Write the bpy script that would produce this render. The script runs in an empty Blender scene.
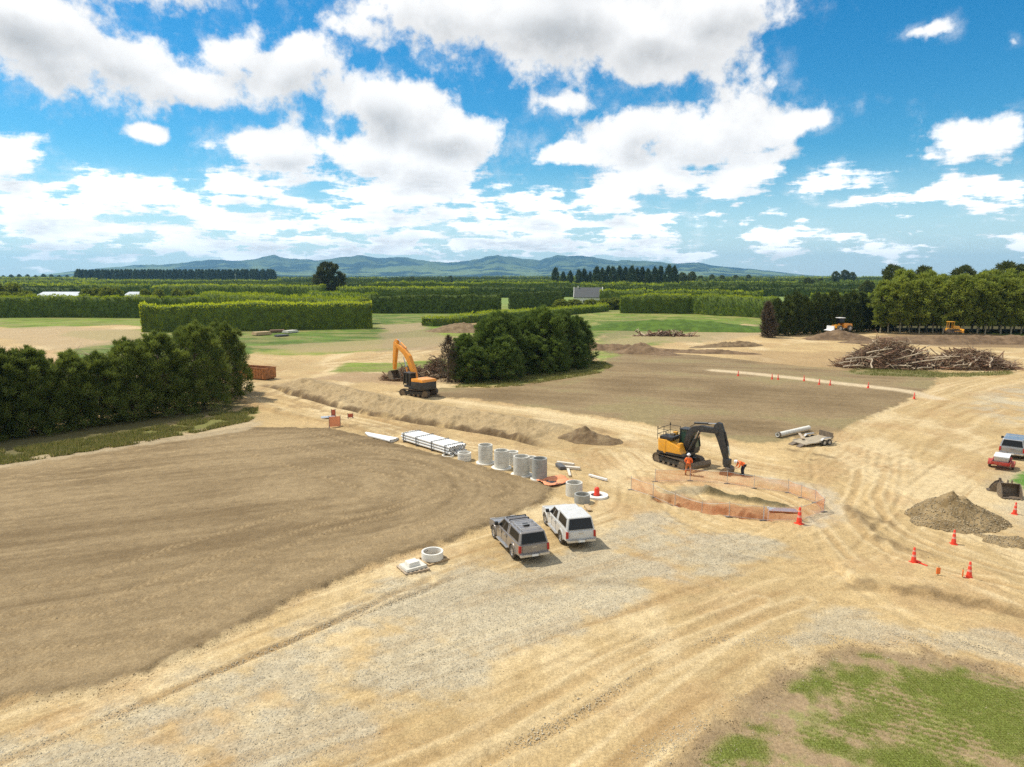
import bpy, bmesh, math, random
import numpy as np
from mathutils import Vector, Matrix

scene = bpy.context.scene
COL = scene.collection
PI = math.pi
R = math.radians
random.seed(7)

# ------------------------------------------------------------------ camera
CAM_H, PITCH, FOC, HOR = 16.0, 8.95, 683.0, 383.5
cam_d = bpy.data.cameras.new("camera")
cam = bpy.data.objects.new("camera", cam_d)
COL.objects.link(cam)
cam.location = (0, 0, CAM_H)
cam.rotation_euler = (R(90 - PITCH), 0, 0)
cam_d.sensor_width = 36
cam_d.lens = 36 * FOC / 1024
cam_d.clip_start = 0.5
cam_d.clip_end = 60000
scene.camera = cam


def P(px, py, z=0.0):
    """where the sight line through a point of the photo meets the level z"""
    a = R(PITCH) + math.atan((py - HOR) / FOC)
    d = (CAM_H - z) / math.tan(a)
    depth = math.hypot(d, CAM_H - z) * math.cos(math.atan((py - HOR) / FOC))
    return ((px - 512) / FOC * depth, d)


def AT(px, d):
    """the point in the column px of the photo at ground distance d"""
    return ((px - 512) / FOC * (d * math.cos(R(PITCH)) + CAM_H * math.sin(R(PITCH))), d)


# ------------------------------------------------------------------ render settings
scene.render.engine = 'CYCLES'
cy = scene.cycles
cy.use_denoising = False
try:
    cy.denoiser = 'OPENIMAGEDENOISE'
except Exception:
    pass
cy.max_bounces = 6
cy.diffuse_bounces = 3
cy.glossy_bounces = 2
cy.transmission_bounces = 4
cy.transparent_max_bounces = 8
cy.volume_bounces = 0
cy.sample_clamp_indirect = 6
cy.use_adaptive_sampling = True
cy.adaptive_threshold = 0.012
vs = scene.view_settings
vs.view_transform = 'Standard'
vs.look = 'None'
vs.exposure = 0.04
vs.gamma = 1.0
vs.use_curve_mapping = False

# ------------------------------------------------------------------ sun and sky
SUN_AZ, SUN_EL = -66.0, 57.0          # degrees left of straight ahead, above the horizon
sun_dir = Vector((math.sin(R(SUN_AZ)) * math.cos(R(SUN_EL)), math.cos(R(SUN_AZ)) * math.cos(R(SUN_EL)), math.sin(R(SUN_EL))))
sl = bpy.data.lights.new("sun", 'SUN')
sl.energy = 4.6
sl.angle = R(0.55)
sl.color = (1.0, 0.94, 0.83)
so = bpy.data.objects.new("sun", sl)
so.rotation_euler = sun_dir.to_track_quat('Z', 'Y').to_euler()
so.location = (0, 0, 60)
COL.objects.link(so)

world = bpy.data.worlds.new("World")
scene.world = world
world.use_nodes = True


class NT:
    """small helper to write node trees"""
    def __init__(self, tree):
        self.t = tree

    def n(self, kind, **kw):
        nd = self.t.nodes.new(kind)
        for k, v in kw.items():
            setattr(nd, k, v)
        return nd

    def put(self, sock, v):
        if hasattr(v, 'is_output') or isinstance(v, bpy.types.NodeSocket):
            self.t.links.new(v, sock)
        elif v is not None:
            sock.default_value = v

    def m(self, op, a, b=None, c=None, clamp=False):
        nd = self.n('ShaderNodeMath', operation=op)
        nd.use_clamp = clamp
        self.put(nd.inputs[0], a)
        if b is not None:
            self.put(nd.inputs[1], b)
        if c is not None:
            self.put(nd.inputs[2], c)
        return nd.outputs[0]

    def v(self, op, a, b=None, out=0):
        nd = self.n('ShaderNodeVectorMath', operation=op)
        self.put(nd.inputs[0], a)
        if b is not None:
            self.put(nd.inputs[1], b)
        return nd.outputs[out]

    def noise(self, vec, scale, detail=4, rough=0.55, lac=2.0, dist=0.0, out='Fac'):
        nd = self.n('ShaderNodeTexNoise')
        self.put(nd.inputs['Vector'], vec)
        nd.inputs['Scale'].default_value = scale
        nd.inputs['Detail'].default_value = detail
        nd.inputs['Roughness'].default_value = rough
        nd.inputs['Lacunarity'].default_value = lac
        nd.inputs['Distortion'].default_value = dist
        return nd.outputs[out]

    def vor(self, vec, scale, feature='F1', out='Distance', rnd=1.0):
        nd = self.n('ShaderNodeTexVoronoi', feature=feature)
        self.put(nd.inputs['Vector'], vec)
        nd.inputs['Scale'].default_value = scale
        nd.inputs['Randomness'].default_value = rnd
        return nd.outputs[out]

    def smooth(self, x, a, b, lo=0.0, hi=1.0):
        nd = self.n('ShaderNodeMapRange', interpolation_type='SMOOTHSTEP')
        self.put(nd.inputs[0], x)
        for i, q in enumerate((a, b, lo, hi)):
            self.put(nd.inputs[i + 1], q)
        return nd.outputs[0]

    def lin(self, x, a, b, lo=0.0, hi=1.0):
        nd = self.n('ShaderNodeMapRange')
        self.put(nd.inputs[0], x)
        for i, q in enumerate((a, b, lo, hi)):
            self.put(nd.inputs[i + 1], q)
        return nd.outputs[0]

    def mix(self, f, a, b, blend='MIX'):
        nd = self.n('ShaderNodeMix', data_type='RGBA', blend_type=blend)
        self.put(nd.inputs[0], f)
        for s, q in ((nd.inputs[6], a), (nd.inputs[7], b)):
            if isinstance(q, (tuple, list)) and len(q) == 3:
                q = (*q, 1)
            self.put(s, q)
        return nd.outputs[2]


def direction(px, py):
    a = R(PITCH)
    v = Vector(((px - 512) / FOC, math.cos(a) + (HOR - py) / FOC * math.sin(a), -math.sin(a) + (HOR - py) / FOC * math.cos(a))).normalized()
    return math.atan2(v.x, v.y), math.asin(v.z)


# cumulus: where each bank stands in the sky, its half width, half height and strength
CLOUDS = [
    (60, 52, 120, 46, 1.0), (10, 15, 120, 50, 1.0), (150, 75, 85, 24, .85), (225, 52, 55, 36, .8), (300, 72, 75, 34, .95),
    (385, 110, 75, 36, 1.0), (440, 138, 70, 28, 1.0), (120, -60, 200, 70, 1.0),
    (345, 150, 90, 24, .85), (415, 170, 78, 26, .95), (270, 138, 65, 14, .75), (400, 193, 110, 20, .95),
    (450, 25, 125, 42, 1.0), (560, 25, 170, 62, 1.0), (650, 35, 125, 52, 1.0), (700, 10, 85, 45, 1.0), (600, -60, 260, 70, 1.0),
    (705, 128, 88, 42, 1.0), (645, 118, 45, 28, .9), (735, 168, 62, 30, 1.0), (795, 125, 52, 18, .9), (670, 168, 55, 22, .85),
    (562, 106, 32, 9, .6), (588, 150, 26, 7, .6), (619, 190, 38, 22, .95), (540, 196, 40, 18, .9), (248, 178, 50, 24, .9),
    (130, 128, 30, 8, .8), (8, 148, 34, 26, 1.0), (130, 190, 100, 22, .9), (45, 195, 70, 26, .9), (200, 205, 60, 14, .8),
    (968, 138, 56, 22, .85), (840, 187, 46, 18, .85), (925, 192, 54, 15, .85), (930, 36, 22, 11, .6), (905, 40, 10, 6, .35),
    (920, 234, 32, 8, .75), (845, 239, 30, 7, .75), (1018, 237, 20, 8, .8), (1018, 50, 8, 6, .6), (720, 222, 60, 9, .7),
    (300, 218, 230, 22, .9), (520, 222, 190, 20, .95), (90, 226, 150, 16, .8), (640, 218, 80, 14, .8), (420, 244, 400, 18, 1.0), (780, 238, 130, 10, .85),
    (1180, 60, 90, 40, 1.0), (1300, 160, 120, 30, .9), (-160, 120, 120, 50, 1.0), (-330, 40, 130, 70, 1.0), (-420, 190, 160, 24, .9),
]


def build_world():
    nt = NT(world.node_tree)
    t = world.node_tree
    for nd in list(t.nodes):
        t.nodes.remove(nd)
    g = bpy.data.node_groups.new("cumulus_field", 'ShaderNodeTree')
    g.interface.new_socket("Dir", in_out='INPUT', socket_type='NodeSocketVector')
    g.interface.new_socket("Density", in_out='OUTPUT', socket_type='NodeSocketFloat')
    g.interface.new_socket("Soft", in_out='OUTPUT', socket_type='NodeSocketFloat')
    q = NT(g)
    gi, go = q.n('NodeGroupInput'), q.n('NodeGroupOutput')
    d = gi.outputs[0]
    sep = q.n('ShaderNodeSeparateXYZ')
    q.put(sep.inputs[0], d)
    az = q.m('ARCTAN2', sep.outputs[0], sep.outputs[1])
    el = q.m('ARCSINE', sep.outputs[2])
    cmb = q.n('ShaderNodeCombineXYZ')
    q.put(cmb.inputs[0], az)
    q.put(cmb.inputs[1], el)
    # warp the outlines a little
    wn = q.n('ShaderNodeTexNoise')
    q.put(wn.inputs['Vector'], d)
    wn.inputs['Scale'].default_value = 5.0
    wn.inputs['Detail'].default_value = 3
    w = q.v('SUBTRACT', wn.outputs['Color'], (0.5, 0.5, 0.5))
    w = q.v('MULTIPLY', w, (0.16, 0.09, 0.0))
    pos = q.v('ADD', cmb.outputs[0], w)
    acc = None
    for (px, py, rx, ry, st) in CLOUDS:
        a, e = direction(px, py)
        ax, _ = direction(px + rx, py)
        _, ey = direction(px, py - ry)
        v = q.v('SUBTRACT', pos, (a, e, 0))
        v = q.v('MULTIPLY', v, (1 / abs(ax - a), 1 / abs(ey - e), 0))
        ln = q.v('LENGTH', v, out=1)
        f = q.m('MULTIPLY_ADD', ln, -0.72 * st, 0.72 * st + .27)
        acc = f if acc is None else q.m('SMOOTH_MAX', acc, f, 0.12)
    # unseen clouds added behind and overhead, thickened to whiten the ambient light
    wide = q.noise(d, 2.2, 3, .5)
    back = q.m('MAXIMUM', q.smooth(sep.outputs[1], 0.35, -0.1), q.smooth(sep.outputs[2], 0.58, 0.78))
    wide = q.m('MULTIPLY', q.m('MULTIPLY_ADD', wide, 3.2, -0.95), back)
    acc = q.m('MAXIMUM', acc, q.m('SUBTRACT', wide, q.m('MULTIPLY', q.m('SUBTRACT', 1.0, back), 0.6)))
    n1 = q.noise(d, 9.0, 8, .56, dist=.25)
    n2 = q.noise(d, 30.0, 5, .6)
    vv = q.m('MULTIPLY', q.vor(d, 17.0, 'SMOOTH_F1'), 0.42)
    st = q.v('MULTIPLY', d, (1.0, 1.0, 5.0))
    n3 = q.noise(st, 16.0, 5, .6)
    low = q.smooth(sep.outputs[2], 0.20, 0.05)
    D = q.m('ADD', acc, q.m('MULTIPLY_ADD', n1, 1.5, -0.75))
    D = q.m('ADD', D, q.m('MULTIPLY_ADD', n2, 1.1, -0.55))
    D = q.m('ADD', D, q.m('MULTIPLY', q.m('MULTIPLY_ADD', n3, 3.6, -1.85), low))
    D = q.m('SUBTRACT', D, vv)
    q.put(go.inputs[0], D)
    S = q.m('ADD', acc, q.m('MULTIPLY_ADD', q.noise(d, 6.0, 3, .5), 1.2, -0.6))
    q.put(go.inputs[1], S)

    tc = nt.n('ShaderNodeTexCoord')
    dirv = nt.v('NORMALIZE', tc.outputs['Generated'])
    g1 = nt.n('ShaderNodeGroup', node_tree=g)
    nt.put(g1.inputs[0], dirv)
    g2 = nt.n('ShaderNodeGroup', node_tree=g)
    nt.put(g2.inputs[0], nt.v('NORMALIZE', nt.v('ADD', dirv, (-0.012, 0.0, 0.03))))
    D1, D2 = g1.outputs[0], g2.outputs[0]
    sep = nt.n('ShaderNodeSeparateXYZ')
    nt.put(sep.inputs[0], dirv)
    alpha = nt.smooth(D1, -0.03, 0.32)
    wisp = nt.m('MULTIPLY', nt.smooth(D1, -0.40, 0.05), nt.m('MULTIPLY', nt.smooth(nt.noise(dirv, 26, 5, .65), .45, .75), 0.35))
    alpha = nt.m('MAXIMUM', alpha, wisp)
    sky = nt.n('ShaderNodeTexSky', sky_type='NISHITA')
    sky.sun_disc = False
    sky.sun_elevation = R(SUN_EL)
    sky.sun_rotation = R(SUN_AZ)
    sky.altitude = 50
    sky.air_density = 1.0
    sky.dust_density = 0.35
    sky.ozone_density = 2.2
    hs = nt.n('ShaderNodeHueSaturation')
    hs.inputs['Saturation'].default_value = 1.5
    hs.inputs['Value'].default_value = 1.12
    hs.inputs['Hue'].default_value = 0.492
    nt.put(hs.inputs['Color'], sky.outputs[0])
    skyc = nt.mix(1.0, hs.outputs[0], (.62, 1.05, 1.10), 'MULTIPLY')
    # how much cloud lies between this point and the sun: grey bellies, white crowns
    belly = nt.m('MULTIPLY', nt.smooth(g2.outputs[1], 0.30, 1.05), nt.smooth(D1, 0.10, 0.75))
    relief = nt.lin(nt.m('SUBTRACT', D1, D2), -.40, .40, .84, 1.08)
    lit, dark = (10.0, 9.95, 9.9), (6.0, 6.15, 6.3)
    cc = nt.mix(belly, lit, dark)
    cc = nt.v('SCALE', cc)
    cc.node.inputs['Scale'].default_value = 1
    relief = nt.m('MULTIPLY', relief, nt.smooth(sep.outputs[2], 0.22, 0.03, 1.0, 1.5))
    nt.put(cc.node.inputs['Scale'], relief)
    pale = nt.m('MULTIPLY', nt.smooth(sep.outputs[2], 0.17, 0.0), 0.72)
    skyc = nt.mix(pale, skyc, (9.2, 10.6, 11.4))
    col = nt.mix(alpha, skyc, cc)
    bg = nt.n('ShaderNodeBackground')
    nt.put(bg.inputs[0], col)
    bg.inputs[1].default_value = 0.1
    out = nt.n('ShaderNodeOutputWorld')
    t.links.new(bg.outputs[0], out.inputs[0])
    try:
        world.cycles.sampling_method = 'MANUAL'
        world.cycles.sample_map_resolution = 512
    except Exception:
        pass


build_world()


# ------------------------------------------------------------------ numpy noise
def _hash(ix, iy, seed):
    h = (ix.astype(np.int64) * 374761393 + iy.astype(np.int64) * 668265263 + seed * 362437) & 0xffffffff
    h = ((h ^ (h >> 13)) * 1274126177) & 0xffffffff
    h = ((h ^ (h >> 16)) * 2246822519) & 0xffffffff
    return ((h ^ (h >> 15)) & 0xffff) / 65535.0


def vnoise(x, y, seed=0):
    xi, yi = np.floor(x), np.floor(y)
    fx, fy = x - xi, y - yi
    fx = fx * fx * (3 - 2 * fx)
    fy = fy * fy * (3 - 2 * fy)
    a, b = _hash(xi, yi, seed), _hash(xi + 1, yi, seed)
    c, d = _hash(xi, yi + 1, seed), _hash(xi + 1, yi + 1, seed)
    return (a + (b - a) * fx) * (1 - fy) + (c + (d - c) * fx) * fy


def fbm(x, y, oct=4, seed=0, rough=0.5):
    s, a, t = 0.0, 1.0, 0.0
    for k in range(oct):
        s = s + a * vnoise(x * 2 ** k + 17.3 * k, y * 2 ** k - 9.1 * k, seed + k * 31)
        t += a
        a *= rough
    return s / t


def sst(x, a, b):
    t = np.clip((x - a) / (b - a), 0, 1)
    return t * t * (3 - 2 * t)


def pxs(pts):
    return [P(*p) for p in pts]


def polyline(x, y, pts, reach=14.0):
    """signed side distance and run along a polyline (world points); beyond reach the distance is only 'far'"""
    best = np.full(x.shape, 1e9)
    sd = np.full(x.shape, 1e9)
    ss = np.zeros(x.shape)
    run = 0.0
    for (x0, y0), (x1, y1) in zip(pts[:-1], pts[1:]):
        dx, dy = x1 - x0, y1 - y0
        L = math.hypot(dx, dy) + 1e-9
        i = np.nonzero((x > min(x0, x1) - reach) & (x < max(x0, x1) + reach) & (y > min(y0, y1) - reach) & (y < max(y0, y1) + reach))[0]
        if len(i):
            xi, yi = x[i], y[i]
            t = np.clip(((xi - x0) * dx + (yi - y0) * dy) / (L * L), 0, 1)
            ex, ey = xi - (x0 + t * dx), yi - (y0 + t * dy)
            d = np.hypot(ex, ey)
            m = d < best[i]
            j = i[m]
            best[j] = d[m]
            sd[j] = (d * np.sign(dx * ey - dy * ex))[m]
            ss[j] = (run + t * L)[m]
        run += L
    return sd, ss


def inside(x, y, pts):
    """signed distance to a polygon: positive inside"""
    n = len(pts)
    xa, xb = min(p[0] for p in pts) - 12, max(p[0] for p in pts) + 12
    ya, yb = min(p[1] for p in pts) - 12, max(p[1] for p in pts) + 12
    w = np.nonzero((x > xa) & (x < xb) & (y > ya) & (y < yb))[0]
    if len(w) < .8 * len(x):
        r = np.full(x.shape, -12.0)
        if len(w):
            r[w] = inside(x[w], y[w], pts)
        return r
    best = np.full(x.shape, 1e9)
    c = np.zeros(x.shape, bool)
    for i in range(n):
        x0, y0 = pts[i]
        x1, y1 = pts[(i + 1) % n]
        dx, dy = x1 - x0, y1 - y0
        L2 = dx * dx + dy * dy + 1e-9
        t = np.clip(((x - x0) * dx + (y - y0) * dy) / L2, 0, 1)
        best = np.minimum(best, np.hypot(x - (x0 + t * dx), y - (y0 + t * dy)))
        if abs(dy) > 1e-9:
            m = ((y0 > y) != (y1 > y)) & (x < dx * (y - y0) / dy + x0)
            c ^= m
    return np.where(c, best, -best)


def spline(pts, per=4):
    """Catmull-Rom through the points"""
    q = [pts[0]] + list(pts) + [pts[-1]]
    out = []
    for i in range(1, len(q) - 2):
        for k in range(per):
            t = k / per
            r = []
            for c in range(2):
                p0, p1, p2, p3 = q[i - 1][c], q[i][c], q[i + 1][c], q[i + 2][c]
                r.append(.5 * (2 * p1 + (p2 - p0) * t + (2 * p0 - 5 * p1 + 4 * p2 - p3) * t * t + (3 * p1 - p0 - 3 * p2 + p3) * t ** 3))
            out.append(tuple(r))
    out.append(pts[-1])
    return out


# ------------------------------------------------------------------ object helpers
def tag(o, label=None, cat=None, group=None, kind=None):
    if label:
        o['label'] = label
    if cat:
        o['category'] = cat
    if group:
        o['group'] = group
    if kind:
        o['kind'] = kind
    return o


def link(o, parent=None):
    COL.objects.link(o)
    if parent is not None:
        o.parent = parent
    return o


def empty(name, loc=(0, 0, 0), rz=0.0):
    o = bpy.data.objects.new(name, None)
    o.empty_display_size = 0.3
    o.location = loc
    o.rotation_euler = (0, 0, rz)
    return link(o)


def copy_tree(o, parent=None):
    c = o.copy()
    COL.objects.link(c)
    c.parent = parent
    for ch in list(o.children):
        copy_tree(ch, c)
    return c


def np_mesh(name, verts, faces, mat=None, parent=None, attrs=None, smooth=False, cols=None):
    """verts (N,3), faces (M,k) numpy arrays; attrs: dict name -> per-vertex float"""
    me = bpy.data.meshes.new(name)
    verts = np.asarray(verts, np.float32)
    faces = np.asarray(faces, np.int32)
    k = faces.shape[1]
    me.vertices.add(len(verts))
    me.vertices.foreach_set('co', verts.ravel())
    me.loops.add(faces.size)
    me.loops.foreach_set('vertex_index', faces.ravel())
    me.polygons.add(len(faces))
    me.polygons.foreach_set('loop_start', np.arange(0, faces.size, k, dtype=np.int32))
    me.polygons.foreach_set('loop_total', np.full(len(faces), k, np.int32))
    if smooth:
        me.polygons.foreach_set('use_smooth', np.ones(len(faces), bool))
    for an, av in (attrs or {}).items():
        at = me.attributes.new(an, 'FLOAT', 'POINT')
        at.data.foreach_set('value', np.asarray(av, np.float32))
    if cols is not None:
        at = me.attributes.new('Col', 'FLOAT_COLOR', 'POINT')
        c4 = np.ones((len(verts), 4), np.float32)
        c4[:, :3] = cols
        at.data.foreach_set('color', c4.ravel())
    me.update(calc_edges=True)
    me.validate()
    o = bpy.data.objects.new(name, me)
    if mat:
        me.materials.append(mat)
    return link(o, parent)


# ------------------------------------------------------------------ materials
MATS = {}


def mat(name, color, rough=0.6, metal=0.0, var=0.10, scale=3.0, bump=0.0, dirt=None, dirt_amt=0.0, coat=0.0, spec=0.5, alpha=None):
    if name in MATS:
        return MATS[name]
    m = bpy.data.materials.new(name)
    m.use_nodes = True
    q = NT(m.node_tree)
    b = m.node_tree.nodes['Principled BSDF']
    tc = q.n('ShaderNodeTexCoord')
    ob = tc.outputs['Object']
    n = q.noise(ob, scale, 5, .6)
    c = tuple(color)
    lo = tuple(max(0, x * (1 - var)) for x in c)
    hi = tuple(min(1, x * (1 + var)) for x in c)
    col = q.mix(q.smooth(n, .3, .7), lo, hi)
    if dirt:
        dn = q.noise(ob, scale * 1.7 + .3, 6, .65)
        geo = q.n('ShaderNodeSeparateXYZ')
        q.put(geo.inputs[0], ob)
        f = q.m('MULTIPLY', q.smooth(dn, .42, .68), dirt_amt)
        col = q.mix(f, col, tuple(dirt))
    q.put(b.inputs['Base Color'], col)
    q.put(b.inputs['Roughness'], q.lin(n, .2, .8, max(0.02, rough - .08), min(1, rough + .08)))
    b.inputs['Metallic'].default_value = metal
    b.inputs['Specular IOR Level'].default_value = spec
    b.inputs['Coat Weight'].default_value = coat
    if bump:
        bp = q.n('ShaderNodeBump')
        bp.inputs['Strength'].default_value = 1.0
        bp.inputs['Distance'].default_value = bump
        q.put(bp.inputs['Height'], q.noise(ob, scale * 4, 4, .6))
        q.put(b.inputs['Normal'], bp.outputs[0])
    if alpha is not None:
        b.inputs['Alpha'].default_value = alpha
    MATS[name] = m
    return m


def foliage_mat(name, dark, light, trans=0.25, warm=None):
    """leaf cards: 'tint' runs per clump from dark to light, each tree shifts a little"""
    if name in MATS:
        return MATS[name]
    m = bpy.data.materials.new(name)
    m.use_nodes = True
    q = NT(m.node_tree)
    nodes = m.node_tree.nodes
    out = nodes['Material Output']
    b = nodes['Principled BSDF']
    at = q.n('ShaderNodeAttribute', attribute_name='tint')
    oi = q.n('ShaderNodeObjectInfo')
    f = q.m('ADD', at.outputs['Fac'], q.m('MULTIPLY_ADD', oi.outputs['Random'], .22, -.11), clamp=True)
    col = q.mix(f, dark, light)
    if warm:
        at2 = q.n('ShaderNodeAttribute', attribute_name='dry')
        col = q.mix(at2.outputs['Fac'], col, warm)
    q.put(b.inputs['Base Color'], col)
    b.inputs['Roughness'].default_value = .62
    b.inputs['Specular IOR Level'].default_value = .25
    tr = q.n('ShaderNodeBsdfTranslucent')
    q.put(tr.inputs[0], q.mix(.5, col, q.mix(1.0, col, (1.0, 1.0, .35), 'MULTIPLY')))
    mx = q.n('ShaderNodeMixShader')
    mx.inputs[0].default_value = trans
    m.node_tree.links.new(b.outputs[0], mx.inputs[1])
    m.node_tree.links.new(tr.outputs[0], mx.inputs[2])
    m.node_tree.links.new(mx.outputs[0], out.inputs[0])
    MATS[name] = m
    return m
# ------------------------------------------------------------------ terrain
SITE = pxs([(-700, 352), (-150, 346), (0, 322), (28, 318), (150, 322), (160, 330), (60, 352), (60, 372), (240, 372), (250, 352), (340, 344), (440, 340), (445, 322), (480, 322),
            (560, 350), (600, 335), (655, 336), (700, 342), (745, 324), (765, 330), (850, 329), (900, 329), (1024, 336), (1200, 342), (1500, 400), (1700, 500), (1500, 900), (-1400, 900), (-1300, 420)])
SOIL_L = pxs([(-500, 490), (-120, 470), (0, 462), (130, 444), (245, 428), (330, 429), (400, 446), (470, 464), (520, 477), (552, 489), (548, 500), (512, 516), (452, 541), (400, 556), (300, 597), (200, 650), (100, 692), (0, 704), (-140, 740), (-400, 800), (-800, 800)])
SOIL_C = pxs([(400, 398), (440, 388), (500, 388), (600, 372), (606, 356), (640, 352), (700, 355), (800, 366), (940, 374), (936, 384), (915, 398), (880, 414), (838, 432), (800, 438), (760, 446), (700, 436), (640, 424), (560, 412), (470, 399)])
GRASS_NR = pxs([(672, 790), (715, 742), (750, 712), (800, 672), (830, 655), (880, 650), (950, 662), (1060, 690), (1200, 740), (1300, 860), (900, 1100), (600, 900)])
ENCL = pxs([(630, 489), (653, 496), (675, 502), (702, 508.6), (729, 517), (763, 520.5), (801.5, 521.5), (818, 514), (814, 502), (800, 496), (786, 491), (754, 487), (725, 482), (690, 480), (650, 482)])
BANK = spline(pxs([(262, 384), (300, 396), (360, 412), (440, 426), (500, 437), (550, 447), (592, 456)]))
TRACKS = [spline(pxs(t)) for t in (
    [(-100, 830), (120, 760), (300, 700), (480, 640), (620, 600), (740, 560), (810, 530), (850, 490), (880, 440), (940, 400), (1030, 372), (1150, 350)],
    [(-60, 905), (250, 790), (520, 690), (700, 620), (800, 590), (900, 592), (1024, 620), (1200, 660)],
    [(1250, 680), (1080, 610), (980, 570), (900, 540), (850, 500), (842, 460), (880, 425), (960, 395), (1080, 370)],
    [(0, 740), (200, 660), (420, 575), (600, 520), (625, 500), (620, 470), (600, 450)],
    [(400, 393), (470, 404), (560, 417), (640, 431), (720, 455), (790, 470), (850, 480), (920, 530), (1060, 590)],
    [(620, 455), (650, 480), (700, 520), (790, 540), (850, 520), (870, 470), (900, 430), (985, 400)],
    [(90, 428), (200, 405), (235, 392), (300, 410), (380, 428), (450, 444), (560, 460), (610, 480)],
    [(-60, 400), (60, 345), (160, 340), (260, 368), (300, 366), (430, 352), (470, 335)],
    [(1200, 440), (1040, 430), (930, 450), (860, 480), (840, 540), (900, 600), (1100, 680)],
    [(500, 800), (640, 700), (760, 620), (850, 560), (930, 480), (1000, 420), (1090, 390)],
)]


def terrain(x, y):
    """height of the ground"""
    x = np.atleast_1d(np.asarray(x, float))
    y = np.atleast_1d(np.asarray(y, float))
    z = (fbm(x / 45, y / 45, 3, 5) - .5) * .5 * sst(y, 60, 140)
    z += (fbm(x / 6, y / 6, 4, 9) - .5) * .12
    # bank and trench beyond the pipe stack
    m = (y > 48) & (y < 125) & (x > -60) & (x < 30)
    if m.any():
        xs, ys = x[m], y[m]
        d, s = polyline(xs, ys, BANK)
        L = 60.0
        fade = sst(s, 0.5, 6) * (1 - sst(s, 51, 58))
        n = fbm(xs / 1.3, ys / 1.3, 4, 41) - .5
        n2 = fbm(xs / 5, ys / 5, 3, 43) - .5
        dd = d + n * 1.2
        up = sst(dd, 0.2, 5.0) * (1 - sst(dd, 5.5, 12)) * .5
        up += np.exp(-((dd - 4.6) / 1.1) ** 2) * .3
        trench = -0.55 * np.exp(-((d + n2 * 1.0 + .1) / .45) ** 2)
        lip = .28 * np.exp(-((d + n2 * 1.0 + 1.0) / .5) ** 2)
        z[m] += (.34 + n * .5) * sst(d + n2 * 1.6, -.15, .2) * (1 - sst(dd, 3, 9)) * fade
        z[m] += ((up + n * .45 * sst(dd, -1, 1) * (1 - sst(dd, 7, 10))) + trench + lip * .7) * fade
        # a lower second bench on the near side
        z[m] += .5 * np.exp(-((d + 6.0 + n2 * 3) / 1.3) ** 2) * (.4 + n * 1.5) * fade
    # excavation inside the mesh fence
    m = (y > 40) & (y < 60) & (x > 5) & (x < 26)
    if m.any():
        xs, ys = x[m], y[m]
        n = fbm(xs / .8, ys / .8, 4, 61) - .5
        pit = polyline(xs, ys, pxs([(665, 500), (700, 506), (740, 514), (765, 516)]))[0]
        z[m] -= .55 * (1 - sst(np.abs(pit) + n * 1.6, .25, 1.0))
        r1 = polyline(xs, ys, pxs([(708, 493), (735, 499), (768, 505), (781, 507)]))[0]
        z[m] += (.38 + n * .9) * np.exp(-((r1 + n * .9) / .38) ** 2)
        r2 = polyline(xs, ys, pxs([(675, 494), (698, 490)]))[0]
        z[m] += .16 * np.exp(-((r2 + n) / .5) ** 2)
    # cut by the right track (long dark scarp)
    m = (x > 18) & (x < 60) & (y > 25) & (y < 60)
    if m.any():
        xs, ys = x[m], y[m]
        n = fbm(xs / 1.1, ys / 1.1, 4, 71) - .5
        d = polyline(xs, ys, spline(pxs([(850, 585), (900, 592), (960, 600), (1040, 622), (1150, 650)])))[0]
        z[m] += (.22 * sst(d + n * .8, -.25, .25) * (1 - sst(d, 2.0, 5.0)))
        d = polyline(xs, ys, spline(pxs([(850, 508), (880, 540), (930, 556), (1000, 580), (1100, 610)])))[0]
        z[m] += .2 * np.exp(-((d + n) / .5) ** 2)
    # topsoil fields stand a little proud of the roads
    m = (y < 85) & (x < 16) & (y > 15)
    if m.any():
        e = inside(x[m], y[m], SOIL_L) + (fbm(x[m] / .7, y[m] / .7, 4, 3) - .5) * .8
        z[m] += .13 * sst(e, -.3, .4) + .05 * np.exp(-((e - .25) / .3) ** 2)
    m = (y > 55) & (y < 160) & (x < 110) & (x > -25)
    if m.any():
        e = inside(x[m], y[m], SOIL_C) + (fbm(x[m], y[m], 4, 4) - .5) * 1.2
        z[m] += .15 * sst(e, -.3, .5)
    return z


def gz(x, y):
    return float(terrain([x], [y])[0])


def G(px, py):
    x, y = P(px, py)
    return (x, y, gz(x, y))


def lines(lo, hi, fine_lo, fine_hi, step, grow, cap):
    a = list(np.arange(fine_lo, fine_hi, step))
    s, v = step, a[-1]
    while v < hi:
        s = min(s * grow, cap(v))
        v += s
        a.append(v)
    s, v, b = step, a[0], []
    while v > lo:
        s = min(s * grow, cap(v))
        v -= s
        b.append(v)
    return np.array(b[::-1] + a)


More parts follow.
